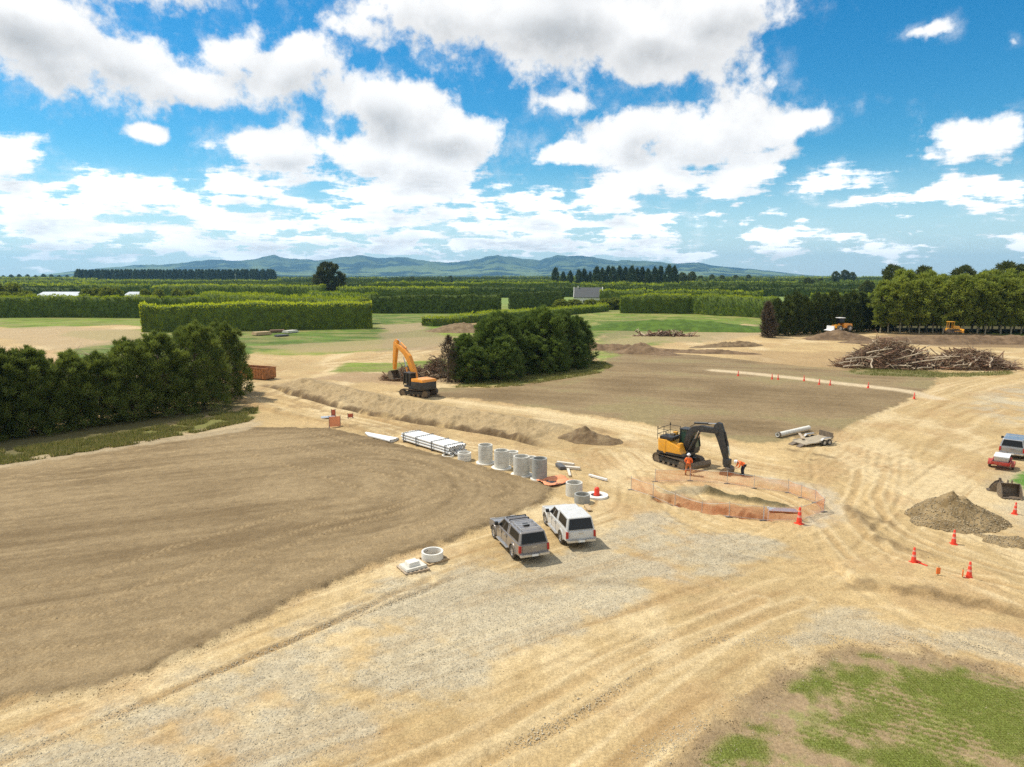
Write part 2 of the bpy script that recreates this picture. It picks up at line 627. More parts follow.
def build_ground():
    big = lambda v: 1e9 if abs(v) > 330 else (.34 if abs(v) < 75 else (.9 if abs(v) < 170 else 2.2))
    xs = lines(-13000, 13000, -24, 34, .125, 1.02, big)
    capy = lambda v: 1e9 if v > 420 or v < 0 else (.3 if v < 95 else (.6 if v < 150 else 1.6))
    ys = lines(-3000, 13200, 18, 58, .125, 1.015, capy)
    xs, ys = np.clip(np.round(xs, 3), -13300, 13300), np.clip(ys, -4000, 13600)
    nx, ny = len(xs), len(ys)
    print("ground grid", nx, ny, nx * ny)
    X, Y = np.meshgrid(xs, ys)
    X, Y = X.ravel(), Y.ravel()
    near = (np.abs(X) < 420) & (Y > 5) & (Y < 450)
    Z = np.zeros(X.shape)
    Z[near] = terrain(X[near], Y[near])
    fade = sst(Y, 300, 420)
    Z *= (1 - fade)
    x, y = X[near], Y[near]
    # --- what the ground is made of ------------------------------------------------
    sand = np.array([.46, .335, .165])
    sandl = np.array([.60, .475, .275])
    ochre = np.array([.42, .285, .14])
    soil = np.array([.185, .130, .066])
    soill = np.array([.295, .217, .118])
    dirt = np.array([.15, .105, .06])
    grey = np.array([.43, .39, .29])
    clay = np.array([.36, .21, .11])
    grass = np.array([.135, .20, .028])
    grassd = np.array([.10, .155, .028])
    straw = np.array([.36, .30, .12])
    C = np.empty((len(x), 3))
    stone = np.zeros(len(x))
    rough = np.full(len(x), .25)
    h = np.zeros(len(x))

    def lay(col, a):
        a = np.clip(a, 0, 1)[:, None]
        C[:] = C * (1 - a) + np.asarray(col) * a

    # farmland first
    f = fbm(x / 60, y / 60, 4, 1)
    f2 = fbm(x / 4, y / 4, 4, 2)
    C[:] = grassd
    lay(grass, sst(f, .35, .6))
    lay(straw, sst(f2 + f * .5, .82, 1.0) * .6)
    # worksite sand
    edge = inside(x, y, SITE)
    nz = fbm(x / 3.5, y / 3.5, 4, 11) - .5
    site = sst(edge + nz * 7, -.8, .8)
    base = sand[None, :] * (1 + (fbm(x / 7, y / 7, 5, 12, .6)[:, None] - .5) * .5)
    C[:] = C * (1 - site[:, None]) + base * site[:, None]
    lay(sandl, sst(fbm(x / 5, y / 9, 5, 13, .6), .5, .72) * site * .8)
    lay(ochre, sst(fbm(x / 4, y / 4, 5, 14, .6), .53, .72) * site * .7)
    # gravel spread on the haul road
    gr = inside(x, y, pxs([(-300, 850), (0, 738), (150, 690), (300, 620), (430, 572), (520, 556), (600, 540), (640, 505), (720, 530), (800, 540), (760, 560), (650, 600), (560, 640), (420, 700), (300, 767), (200, 900)]))
    g2 = inside(x, y, pxs([(830, 600), (960, 618), (1100, 650), (1100, 700), (960, 650), (860, 640), (790, 640)]))
    g3 = inside(x, y, pxs([(1000, 385), (1200, 385), (1200, 430), (1000, 425), (960, 405)]))
    g4 = inside(x, y, pxs([(990, 470), (1200, 460), (1200, 560), (1010, 530)]))
    gn = fbm(x / 2.4 + y / 9, y / 2.0, 5, 21, .62)
    ga = sst(gr + (gn - .5) * 6, -.8, 1.5) * sst(gn, .24, .52)
    ga = np.maximum(ga, sst(g2 + (gn - .5) * 5, -.5, 1.0) * sst(gn, .36, .56) * .8)
    ga = np.maximum(ga, sst(g3, -2, 3) * sst(gn, .35, .55) * .85)
    ga = np.maximum(ga, sst(g4 + (gn - .5) * 3, -1, 1) * .6)
    lay(grey, ga * .68)
    stone = np.maximum(stone, ga)
    # wheel tracks: long streaks that follow the traffic
    tr_h = np.zeros(len(x))
    okm = (y < 240) & (edge > -3)
    xi, yi = x[okm], y[okm]
    ca = np.zeros(len(xi)); cb = np.zeros(len(xi)); hh = np.zeros(len(xi)); wt = np.zeros(len(xi)) + 1e-6
    for k, T in enumerate(TRACKS):
        d, s = polyline(xi, yi, T, 12.0)
        d = np.clip(d, -60, 60)
        w = [5.5, 4.5, 5, 3.5, 3.0, 4.5, 4, 5, 4.5, 4][k]
        fall = np.exp(-(d / w) ** 2)
        wob = fbm(s / 9, d * 0 + k, 3, 300 + k) * .8
        n1 = fbm(s * .035 + k * 9, (d + wob) * 1.05, 4, 200 + k, .62)
        n2 = fbm(s * .05 + k * 9, (d + wob) * 3.3, 3, 220 + k, .6)
        ca += fall * (n1 - .5); cb += fall * (n2 - .5); wt += fall
        for off in (-2.7, -.95, .85, 2.5):
            r = np.abs(d + wob - off - (vnoise(s / 14, s * 0, 400 + k) - .5) * .8)
            pres = sst(vnoise(s / 11 + off * 3, s * 0, 500 + k), .35, .6)
            groove = np.exp(-(r / .17) ** 2)
            ridge = np.exp(-((r - .38) / .12) ** 2)
            cleat = (np.sin(s * 2 * PI / .42 + np.sign(off) * d * 6) > .1) * .5 + .5
            hh += pres * (-.045 * groove * (0.6 + .4 * cleat) + .03 * ridge) * np.minimum(1, fall * 1.6)
    cur = np.clip(wt, 0, 1)
    ca = ca / wt * cur; cb = cb / wt * cur
    st = np.zeros(len(x)); st[okm] = ca * 1.5 + cb * .9
    h[okm] += hh
    stm = site * (1 - ga * .45)
    lay(sandl * 1.04, sst(st, .03, .42) * stm * .75)
    lay(np.array([.33, .215, .095]), sst(-st, .02, .38) * stm * .75)
    for k, (pts, w) in enumerate((([(330, 800), (520, 712), (640, 650), (760, 600)], .30), ([(395, 800), (575, 715), (700, 650), (800, 600)], .30), ([(-20, 772), (150, 700), (330, 622), (430, 580)], .22), ([(860, 470), (850, 510), (880, 545), (960, 575), (1060, 600)], .28), ([(885, 470), (878, 505), (905, 535), (980, 562), (1060, 585)], .28), ([(640, 470), (720, 480), (790, 500), (850, 560)], .25))):
        d, s = polyline(x, y, spline(pxs(pts)))
        wv = (fbm(s / 6, s * 0, 3, 810 + k) - .5) * .7
        g_ = np.exp(-((d + wv) / w) ** 4)
        cl = np.abs(((s / .30 + np.abs(d + wv) * 2.2) % 1.0) - .5) * 2
        h -= g_ * (.03 + .02 * cl)
        h += np.exp(-((np.abs(d + wv) - w * 1.5) / .13) ** 2) * .028 * (.4 + 1.2 * fbm(x / .25, y / .25, 2, 830))
        lay([.40, .275, .13], g_ * (.35 + .3 * cl))
        lay(sandl, np.exp(-((np.abs(d + wv) - w * 1.6) / .16) ** 2) * .45)
    # left bank region: greyer broken subsoil
    m = (y > 48) & (y < 130) & (x > -70) & (x < 34)
    d, s = polyline(x[m], y[m], BANK)
    n = fbm(x[m] / 1.6, y[m] / 1.6, 5, 31, .6)
    fade2 = sst(s, -1, 4) * (1 - sst(s, 52, 58))
    a = np.zeros(len(x)); a[m] = sst(d + (n - .5) * 2, -.2, .8) * (1 - sst(d, 6.0, 8.0)) * fade2
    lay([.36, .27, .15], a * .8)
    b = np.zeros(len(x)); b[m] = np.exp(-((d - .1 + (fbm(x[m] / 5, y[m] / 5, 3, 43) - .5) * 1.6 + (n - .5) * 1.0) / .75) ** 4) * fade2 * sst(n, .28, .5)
    lay([.115, .075, .04], b * .92)  # scarp line darkened: shade and wet earth painted into the ground colour
    c_ = np.zeros(len(x)); c_[m] = sst(n, .5, .62) * sst(d, -8, -5) * (1 - sst(d, -1.5, -.5)) * fade2
    lay([.33, .23, .115], c_ * .8)
    hmask = a + c_ * .5
    h += hmask * (fbm(x / .55, y / .55, 4, 33) - .5) * .26
    stone = np.maximum(stone, a * .6)
    # a pale run-out beyond the bank
    dl, sl_ = polyline(x, y, spline(pxs([(400, 394), (470, 403), (560, 415), (650, 430), (740, 452)])))
    lay(sandl * 1.05, np.exp(-(dl / 1.2) ** 2) * .8)
    # --- topsoil fields --------------------------------------------------------------
    for k, (poly, dirv, tone) in enumerate(((SOIL_L, (-.92, -.39), 0), (SOIL_C, (.96, -.28), 1))):
        e = inside(x, y, poly)
        n = fbm(x / .9, y / .9, 4, 50 + k)
        a = sst(e + (n - .5) * 1.1, -.12, .18 if k == 0 else .5)
        s, d = x * dirv[0] + y * dirv[1], -x * dirv[1] + y * dirv[0]
        if k == 0:
            # passes of the roller swing round the head of the field
            cx, cy_ = P(330, 492)
            rr = np.hypot(x - cx, (y - cy_))
            ang = np.arctan2(y - cy_, x - cx)
            right = sst(x - cx, -6, 3)
            str_a = fbm(s * .03, d * .55, 4, 60, .65) * (1 - right) + fbm(ang * 1.2, rr * .55, 4, 61, .65) * right
            str_b = fbm(s * .08, d * 2.6, 3, 62, .6) * (1 - right) + fbm(ang * 3, rr * 2.6, 3, 63, .6) * right
        else:
            str_a = fbm(s * .025, d * .16, 4, 64, .6)
            str_b = fbm(s * .05, d * .8, 3, 65, .6)
        blot = fbm(x / 8, y / 8, 4, 66)
        v = np.clip((str_a - .5) * 1.9 + (str_b - .5) * .8 + (blot - .5) * 1.6 + .54 + .08 * k, 0, 1)
        col = soil[None] * (1 - v[:, None]) + soill[None] * v[:, None]
        if k == 1:
            ol = sst(blot + (str_a - .5), .5, .7)[:, None] * .35
            col = col * (1 - ol) + np.array([.20, .19, .075]) * ol
            col *= 1.0
        C[:] = C * (1 - a[:, None]) + col * a[:, None]
        stone *= (1 - a)
        if k == 0:
            rim = np.exp(-((e + (n - .5) * 1.1 - .35) / .45) ** 2)
            lay(soil * .85, rim * .45)
            h += rim * (fbm(x / .3, y / .3, 3, 67) - .5) * .16
            # cleated tyre prints along the strip next to the road
            for off in (2.2, 3.6, 6.2, 7.7, 11.0):
                r = e - off - (fbm(s / 12, s * 0, 2, 68 + int(off)) - .5) * 1.5
                band = np.exp(-(r / .32) ** 4) * (x < 4)
                cle = np.abs(((s / .34 + np.abs(r) * 1.6) % 1.0) - .5) * 2
                h += band * (cle - .5) * .10
                lay(soill * 1.15, band * sst(cle, .35, .8) * .75)
            h += a * (str_b - .5) * .05 + a * (fbm(x / .4, y / .4, 3, 69) - .5) * .035
    # rim of grass under the pines and along edges
    def patch(pts, col, amp=1.5, soft=.8, sc=1.5, k=0, strength=1.0, cover=None):
        pw = pxs(pts)
        e = inside(x, y, pw)
        w = np.nonzero(e > -amp - soft)[0]
        n = fbm(x[w] / sc, y[w] / sc, 5, 100 + k, .6)
        a = np.clip(sst(e[w] + (n - .5) * amp * 2, -soft, soft) * strength, 0, 1)[:, None]
        C[w] = C[w] * (1 - a) + np.asarray(col) * a
    patch([(-200, 480), (0, 462), (130, 441), (255, 418), (262, 425), (240, 433), (120, 450), (0, 470), (-200, 490)], [.40, .32, .20], 1, .5, 1.2, 1, .8)
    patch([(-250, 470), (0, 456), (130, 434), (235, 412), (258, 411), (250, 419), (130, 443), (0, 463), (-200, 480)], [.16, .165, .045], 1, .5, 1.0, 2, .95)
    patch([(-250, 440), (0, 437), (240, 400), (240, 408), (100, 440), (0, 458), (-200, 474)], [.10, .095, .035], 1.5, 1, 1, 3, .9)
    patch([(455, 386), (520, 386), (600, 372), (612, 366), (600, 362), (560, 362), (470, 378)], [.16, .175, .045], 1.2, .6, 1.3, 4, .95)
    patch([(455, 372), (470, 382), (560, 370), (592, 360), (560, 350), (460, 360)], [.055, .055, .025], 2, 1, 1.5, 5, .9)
    patch([(248, 352), (330, 342), (395, 338), (410, 330), (500, 330), (470, 338), (400, 350), (290, 356)], [.17, .235, .03], 3, 2, 4, 6, .95)
    patch([(265, 352), (330, 346), (400, 344), (380, 350), (300, 354)], [.33, .29, .10], 3, 2, 3, 7, .8)
    patch([(330, 372), (345, 363), (400, 363), (445, 360), (448, 372), (400, 374), (380, 372)], [.16, .22, .03], 1.5, 1, 2, 8, .95)
    patch([(300, 380), (350, 372), (450, 374), (460, 382), (400, 384)], [.30, .20, .12], 2, 1, 2, 9, .6)
    patch([(595, 346), (600, 334), (640, 326), (700, 320), (745, 322), (720, 332), (690, 340), (640, 345)], [.12, .20, .025], 4, 2, 5, 10, .95)
    patch([(600, 362), (640, 350), (610, 346), (590, 352)], [.16, .22, .04], 2, 1, 3, 11, .9)
    patch([(600, 334), (660, 322), (690, 326), (640, 334), (600, 342)], [.29, .21, .13], 3, 2, 5, 12, .6)
    patch([(-50, 322), (30, 317), (150, 315), (300, 330), (220, 331), (120, 325), (20, 329)], [.16, .225, .03], 1, 1, 3, 13, 1)
    patch([(60, 336), (70, 331), (150, 329), (160, 340), (100, 341)], [.17, .23, .03], 1, 1, 3, 14, 1)
    patch([(845, 372), (870, 366), (960, 373), (1010, 371), (1010, 374), (930, 378), (860, 376)], [.17, .17, .06], 1.5, .8, 1.5, 15, .8)
    patch([(1010, 478), (1024, 472), (1200, 460), (1200, 500), (1024, 490)], [.10, .22, .03], .8, .4, 1, 16, 1)
    patch([(870, 336), (905, 333), (1100, 338), (1100, 350), (930, 346), (900, 343)], [.20, .135, .075], 2, 1.5, 3, 17, .8)
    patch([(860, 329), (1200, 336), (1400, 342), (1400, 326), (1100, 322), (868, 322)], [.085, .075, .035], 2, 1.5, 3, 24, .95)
    patch([(600, 350), (640, 345), (680, 350), (660, 355), (620, 354)], [.20, .135, .08], 2, 1.5, 3, 18, .8)
    patch([(740, 350), (870, 352), (860, 372), (760, 364)], [.33, .22, .11], 3, 2, 5, 19, .6)
    patch([(380, 332), (430, 330), (450, 338), (440, 350), (380, 352)], [.30, .225, .135], 3, 2, 4, 20, .7)
    patch([(40, 349), (-20, 346), (-50, 370), (60, 380), (100, 366)], [.47, .30, .17], 3, 2, 6, 21, .5)
    patch([(-40, 330), (60, 326), (150, 331), (140, 342), (60, 350)], [.40, .30, .17], 3, 2, 5, 30, .8)
    patch([(250, 346), (330, 341), (440, 336), (520, 332), (470, 344), (380, 350), (300, 352)], [.34, .26, .14], 5, 3, 6, 31, .75)
    patch([(380, 325), (430, 322), (425, 330), (385, 333)], [.36, .27, .16], 3, 2, 5, 32, .8)
    patch([(600, 343), (640, 333), (680, 337), (640, 345)], [.36, .275, .15], 3, 2, 5, 33, .8)
    patch([(690, 330), (755, 324), (765, 334), (720, 341), (660, 343)], [.38, .29, .16], 3, 2, 5, 34, .85)
    gy = ((C[:, 1] > C[:, 0] * 1.05) & (y > 90)).astype(float)
    mott = fbm(x / 6, y / 3, 5, 701, .62)
    C *= (1 + gy * (mott - .5) * 1.3)[:, None]
    lay([.27, .235, .095], gy * sst(fbm(x / 9, y / 3.5, 5, 702, .65), .46, .66) * .65)
    # pale thin stripe of road through the middle field
    d, s = polyline(x, y, spline(pxs([(715, 371), (760, 375), (830, 383), (905, 392), (935, 398)])))
    lay([.56, .45, .29], np.exp(-(d / 1.5) ** 4) * .95)
    # excavation
    e = inside(x, y, ENCL)
    n = fbm(x / .8, y / .8, 4, 61)
    pit = polyline(x, y, pxs([(660, 499), (700, 507), (740, 514), (768, 517)]))[0]
    pa = (1 - sst(np.abs(pit) + (n - .5) * 2, 1.0, 2.2)) * sst(e, -.1, .3) * sst(x, *sorted((P(668, 503)[0], P(690, 505)[0])))
    lay(clay, pa * .85)
    lay([.20, .10, .05], sst(n, .5, .66) * (1 - sst(np.abs(pit), .5, 1.1)) * .8)
    r1 = polyline(x, y, pxs([(708, 493), (735, 499), (768, 505), (781, 507)]))[0]
    lay([.12, .10, .05], np.exp(-((r1 + (n - .5) * 1.1) / .5) ** 4) * .95)
    r2 = polyline(x, y, pxs([(675, 494), (705, 488)]))[0]
    lay([.30, .25, .16], np.exp(-((r2 + (n - .5) * 1.5) / .8) ** 4) * .8)
    r3 = polyline(x, y, pxs([(770, 480), (822, 490), (835, 508), (815, 524)]))[0]
    lay([.45, .42, .34], np.exp(-((r3 + (n - .5) * 2.0) / .8) ** 2) * .5)
    wet = polyline(x, y, pxs([(636, 479), (700, 483), (740, 487)]))[0]
    lay([.43, .25, .12], np.exp(-((wet + (n - .5) * 1.2) / .8) ** 2) * .5)
    # dark scuffs and scarps on the right
    for pts, w, s_ in (([(850, 508), (880, 540), (930, 556)], .5, .75), ([(850, 585), (900, 592), (960, 600), (1040, 622), (1150, 650)], .45, .7), ([(785, 449), (830, 457)], .45, .8), ([(795, 462), (815, 460)], .3, .6),
                       ([(300, 707), (420, 668)], .3, .3), ([(150, 700), (345, 616), (450, 577)], .22, .45), ([(690, 552), (760, 560)], .5, .3), ([(450, 590), (560, 580), (640, 585)], .5, .3), ([(860, 515), (890, 522)], .5, .7),
                       ([(585, 428), (612, 434), (625, 440)], .9, .5)):
        d, s = polyline(x, y, spline(pxs(pts)))
        lay([.19, .13, .065], np.exp(-((d + (n - .5) * 1.6) / w) ** 2) * s_ * sst(fbm(x / 1.5, y / 1.5, 3, 77), .3, .5))
    # near grass corner
    e = inside(x, y, GRASS_NR)
    n = fbm(x / 1.2, y / 1.2, 5, 81, .6)
    lay([.30, .215, .125], sst(e + (n - .5) * 2, -.7, .3) * .9)
    rim = np.exp(-((e + (n - .5) * 2 + .1) / .35) ** 2)
    lay([.22, .16, .09], rim * .5)
    h += rim * (fbm(x / .35, y / .35, 3, 83) - .5) * .2
    gcore = np.zeros(len(x))
    for (a, b_, rr) in ((850, 682, 1.7), (722, 748, 1.2), (905, 705, 1.6), (965, 715, 2.0), (930, 690, 1.7), (985, 690, 1.8), (800, 685, .6), (1000, 735, 2.0), (760, 728, .5), (860, 725, 1.0), (925, 762, 1.5), (820, 742, .8), (870, 655, .5), (1020, 708, 1.6), (950, 735, 1.4)):
        qx, qy = P(a, b_)
        gcore = np.maximum(gcore, np.exp(-(((x - qx) / (rr * 1.7)) ** 2 + ((y - qy) / (rr * 1.15)) ** 2)))
    tread = (((x * .5 + y * .9) / .33) % 1.0)
    treadm = sst(fbm(x / 2.2, y / 2.2, 3, 85), .45, .6)
    gn = fbm(x / .5, y / .5, 4, 82, .65)
    gmask = sst(gcore * 1.1 + (gn - .5) * 1.1 + (n - .5) * .8 - treadm * (tread < .45) * .55, .30, 1.10) * sst(e, -.2, .5)
    lay([.175, .215, .045], gmask * .95)
    thin = sst(gn + (n - .5), .5, .72) * sst(e, 0, 1) * (1 - gmask)
    lay([.24, .25, .08], thin * .75)
    h += treadm * (np.abs(tread - .5) - .25) * .10 * sst(e, 0, .6)
    full = np.zeros((len(X), 3))
    # ---- far plain: paddocks and orchards ------------------------------------------
    farm = fbm(X / 400, Y / 250, 3, 90)
    fcol = np.where(farm[:, None] > .5, np.array([[.14, .22, .045]]), np.array([[.19, .26, .07]]))
    full[:] = fcol
    full[near] = C
    # blend at the seam
    sm = near & (Y > 300)
    t = sst(Y[sm], 300, 440)[:, None]
    full[sm] = full[sm] * (1 - t) + fcol[sm] * t
    Z[near] += h * (1 - fade[near])
    st_full = np.zeros(len(X)); st_full[near] = stone
    gf = np.zeros(len(X)); gf[near] = gmask
    idx = np.arange(nx * ny, dtype=np.int32).reshape(ny, nx)
    faces = np.stack([idx[:-1, :-1].ravel(), idx[:-1, 1:].ravel(), idx[1:, 1:].ravel(), idx[1:, :-1].ravel()], 1)
    m = bpy.data.materials.new('worksite_ground')
    m.use_nodes = True
    q = NT(m.node_tree)
    b = m.node_tree.nodes['Principled BSDF']
    at = q.n('ShaderNodeAttribute', attribute_name='Col')
    sn = q.n('ShaderNodeAttribute', attribute_name='stone')
    ge = q.n('ShaderNodeNewGeometry')
    p = ge.outputs['Position']
    n1 = q.noise(p, 1.6, 8, .68)
    n2 = q.noise(p, 9.0, 5, .7)
    col = q.mix(1.0, at.outputs['Color'], q.mix(q.smooth(n1, .30, .70), (.86, .85, .84), (1.12, 1.12, 1.12)), 'MULTIPLY')
    col = q.mix(1.0, col, q.mix(q.smooth(n2, .34, .66), (.83, .82, .81), (1.15, 1.15, 1.15)), 'MULTIPLY')
    # finer grit and crumbs of soil
    n4 = q.noise(p, 34.0, 3, .7)
    col = q.mix(1.0, col, q.mix(q.smooth(n4, .36, .64), (.84, .835, .83), (1.14, 1.14, 1.14)), 'MULTIPLY')
    # pebbles
    vr = q.n('ShaderNodeTexVoronoi', feature='F1')
    q.put(vr.inputs['Vector'], p)
    vr.inputs['Scale'].default_value = 11.0
    sepc = q.n('ShaderNodeSeparateColor')
    q.put(sepc.inputs[0], vr.outputs['Color'])
    peb = q.m('MULTIPLY', q.smooth(vr.outputs['Distance'], .42, .22), q.m('GREATER_THAN', sepc.outputs[0], .45))
    pa = q.m('MULTIPLY', peb, q.m('MULTIPLY_ADD', sn.outputs['Fac'], .30, .08))
    col = q.mix(pa, col, q.mix(sepc.outputs[1], (.20, .18, .14), (.62, .60, .54)))
    q.put(b.inputs['Base Color'], col)
    b.inputs['Roughness'].default_value = .93
    b.inputs['Specular IOR Level'].default_value = .15
    bp = q.n('ShaderNodeBump')
    bp.inputs['Distance'].default_value = .10
    bp.inputs['Strength'].default_value = .9
    hgt = q.m('ADD', q.m('MULTIPLY', q.noise(p, 3.0, 8, .66), 1.0), q.m('MULTIPLY', peb, q.m('MULTIPLY_ADD', sn.outputs['Fac'], .35, .08)))
    q.put(bp.inputs['Height'], hgt)
    q.put(b.inputs['Normal'], bp.outputs[0])
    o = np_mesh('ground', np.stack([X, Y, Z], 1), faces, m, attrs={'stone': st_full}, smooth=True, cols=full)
    tag(o, kind='structure')
    return x, y, Z[near], gmask, ga, e, treadm


GROUND = build_ground()


# ------------------------------------------------------------------ hills far off
def build_hills():
    prof = [(-260, 276), (-100, 276), (30, 276), (60, 272), (90, 268.5), (120, 266), (150, 263.5), (180, 262), (215, 259), (240, 260), (262, 257), (277, 253.5), (295, 257.5), (320, 259), (345, 255.5), (362, 254), (380, 257),
            (400, 255.5), (425, 259), (445, 261), (470, 259), (497, 253.5), (515, 256), (540, 258.5), (557, 254), (585, 254.5), (610, 259), (640, 259.5), (665, 262), (695, 262), (730, 266), (770, 270), (800, 273.5), (830, 276), (1400, 276)]
    px = np.array([p[0] for p in prof], float)
    py = np.array([p[1] for p in prof], float)
    az = np.arctan((px - 512) / FOC)
    el = R(1) * 0 + np.array([direction(a, b)[1] for a, b in prof])
    A = np.arctan((np.linspace(-160, 900, 620) - 512) / FOC)
    D = np.linspace(7600, 12600, 90)
    H0 = np.interp(A, az, el) + (fbm(A * 60, A * 0, 4, 950, .6) - .5) * .0042 * np.clip(np.interp(A, az, el) / .02, 0, 1)
    AA, DD = np.meshgrid(A, D)
    Xh, Yh = np.sin(AA) * DD, np.cos(AA) * DD
    ridge = 1 - np.abs(fbm(Xh / 1500, Yh / 1700, 5, 901, .52) * 2 - 1) * 1.5
    ridge2 = 1 - np.abs(fbm(Xh / 480, Yh / 600, 4, 905, .5) * 2 - 1)
    back = np.interp(DD, [7600, 8600, 10200, 11400, 12600], [0, .34, .70, 1.0, .55])
    top = np.tan(np.maximum(H0, 0))[None, :] * 11400 + 16 * 0
    Z = top * back * (.40 + .60 * ridge * back + .30 * (ridge2 - .5)) 
    # keep the skyline as it is in the photo: normalise each column to its profile
    ang = Z / DD
    mx = ang.max(0)
    Z = Z * (np.tan(np.maximum(H0, 0)) / np.maximum(mx, 1e-4))[None, :] - 3
    idx = np.arange(AA.size).reshape(AA.shape)
    faces = np.stack([idx[:-1, :-1].ravel(), idx[:-1, 1:].ravel(), idx[1:, 1:].ravel(), idx[1:, :-1].ravel()], 1)
    m = bpy.data.materials.new('hill_country')
    m.use_nodes = True
    q = NT(m.node_tree)
    b = m.node_tree.nodes['Principled BSDF']
    ge = q.n('ShaderNodeNewGeometry')
    p = ge.outputs['Position']
    n = q.noise(p, .0011, 6, .6)
    n2 = q.noise(p, .004, 5, .6)
    f = q.smooth(q.m('ADD', n, q.m('MULTIPLY_ADD', n2, .5, -.25)), .44, .56)
    sp = q.n('ShaderNodeSeparateXYZ')
    q.put(sp.inputs[0], p)
    f = q.m('MULTIPLY', f, q.lin(sp.outputs[2], 60, 330, 1.0, .25))
    q.put(b.inputs['Base Color'], q.mix(f, (.008, .026, .030), (.15, .20, .075)))
    b.inputs['Roughness'].default_value = .95
    b.inputs['Specular IOR Level'].default_value = .1
    o = np_mesh('hills', np.stack([Xh.ravel(), Yh.ravel(), Z.ravel()], 1), faces, m, smooth=True)
    tag(o, kind='structure')


build_hills()


def build_haze():
    me = bpy.data.meshes.new('haze')
    bm = bmesh.new()
    bmesh.ops.create_cube(bm, size=1)
    for v in bm.verts:
        v.co = Vector((v.co.x * 27000, v.co.y * 18000 + 4800, -4 if v.co.z < 0 else 420))
    bm.to_mesh(me)
    bm.free()
    o = bpy.data.objects.new('haze', me)
    link(o)
    tag(o, kind='stuff')
    m = bpy.data.materials.new('summer_haze')
    m.use_nodes = True
    t = m.node_tree
    for nd in list(t.nodes):
        t.nodes.remove(nd)
    out = t.nodes.new('ShaderNodeOutputMaterial')
    v = t.nodes.new('ShaderNodeVolumePrincipled')
    v.inputs['Color'].default_value = (.33, .68, 1.0, 1)
    v.inputs['Density'].default_value = HAZE
    v.inputs['Anisotropy'].default_value = 0.25
    t.links.new(v.outputs[0], out.inputs['Volume'])
    me.materials.append(m)


HAZE = 6.5e-5
build_haze()
# ------------------------------------------------------------------ vegetation
F_PINE = foliage_mat('pine_needles', (.044, .074, .018), (.26, .31, .070), .38, warm=(.28, .19, .10))
F_PINE2 = foliage_mat('mid_pine_needles', (.044, .080, .020), (.205, .275, .062), .36, warm=(.27, .18, .10))
F_DARK = foliage_mat('dark_conifer_needles', (.032, .052, .016), (.13, .16, .040), .3, warm=(.18, .12, .09))  # darker needles for the conifers on the right
F_POP = foliage_mat('gum_leaves', (.13, .175, .030), (.38, .42, .08), .5, warm=(.30, .24, .08))
F_HEDGE = foliage_mat('shelterbelt_leaves', (.125, .195, .016), (.56, .60, .04), .54, warm=(.24, .2, .07))
F_HEDGED = foliage_mat('dark_shelterbelt_leaves', (.038, .062, .012), (.16, .21, .030), .32, warm=(.12, .1, .04))
F_BUSH = foliage_mat('bush_leaves', (.10, .13, .024), (.30, .33, .06), .45, warm=(.24, .2, .09))
F_FAR = foliage_mat('far_leaves', (.028, .048, .020), (.09, .12, .038), .25, warm=(.14, .12, .06))
BARK = mat('bark', (.13, .095, .065), .9, var=.25, scale=4, bump=.02)
BARKP = mat('pale_bark', (.34, .30, .20), .85, var=.25, scale=3, bump=.01)
WOODP = mat('weathered_wood', (.42, .33, .23), .85, var=.3, scale=5, bump=.01)
WOODD = mat('dark_wood', (.17, .105, .065), .9, var=.35, scale=5, bump=.01)


def rnd_unit(rg, n):
    v = rg.normal(size=(n, 3))
    return v / np.linalg.norm(v, axis=1)[:, None]


def cards(rg, base, direc, length, width, tint, dry=None):
    """thin leaf triangles: base point, direction, length and width arrays -> verts, faces, tint"""
    n = len(base)
    side = np.cross(direc, rnd_unit(rg, n))
    side /= np.linalg.norm(side, axis=1)[:, None] + 1e-9
    a = base - side * width[:, None] * .5
    b = base + side * width[:, None] * .5
    c = base + direc * length[:, None]
    V = np.empty((n * 3, 3))
    V[0::3], V[1::3], V[2::3] = a, b, c
    F = np.arange(n * 3).reshape(n, 3)
    T = np.repeat(tint, 3)
    return V, F, T, (np.zeros(n * 3) if dry is None else np.repeat(dry, 3))


def tubes_np(segs, n=5):
    """segs: list of (p0, p1, r0, r1)"""
    V, F = [], []
    for p0, p1, r0, r1 in segs:
        p0, p1 = np.array(p0, float), np.array(p1, float)
        d = p1 - p0
        d /= np.linalg.norm(d) + 1e-9
        u = np.cross(d, [0, 0, 1.0] if abs(d[2]) < .9 else [1.0, 0, 0])
        u /= np.linalg.norm(u)
        w = np.cross(d, u)
        k = len(V)
        for p, r in ((p0, r0), (p1, r1)):
            for i in range(n):
                a = 2 * PI * i / n
                V.append(p + (u * math.cos(a) + w * math.sin(a)) * r)
        for i in range(n):
            j = (i + 1) % n
            F.append((k + i, k + j, k + n + j, k + n + i))
        F.append(tuple([k + n, k + n + 1, k + n + 2, k + n + 3]))
    return np.array(V), np.array(F)


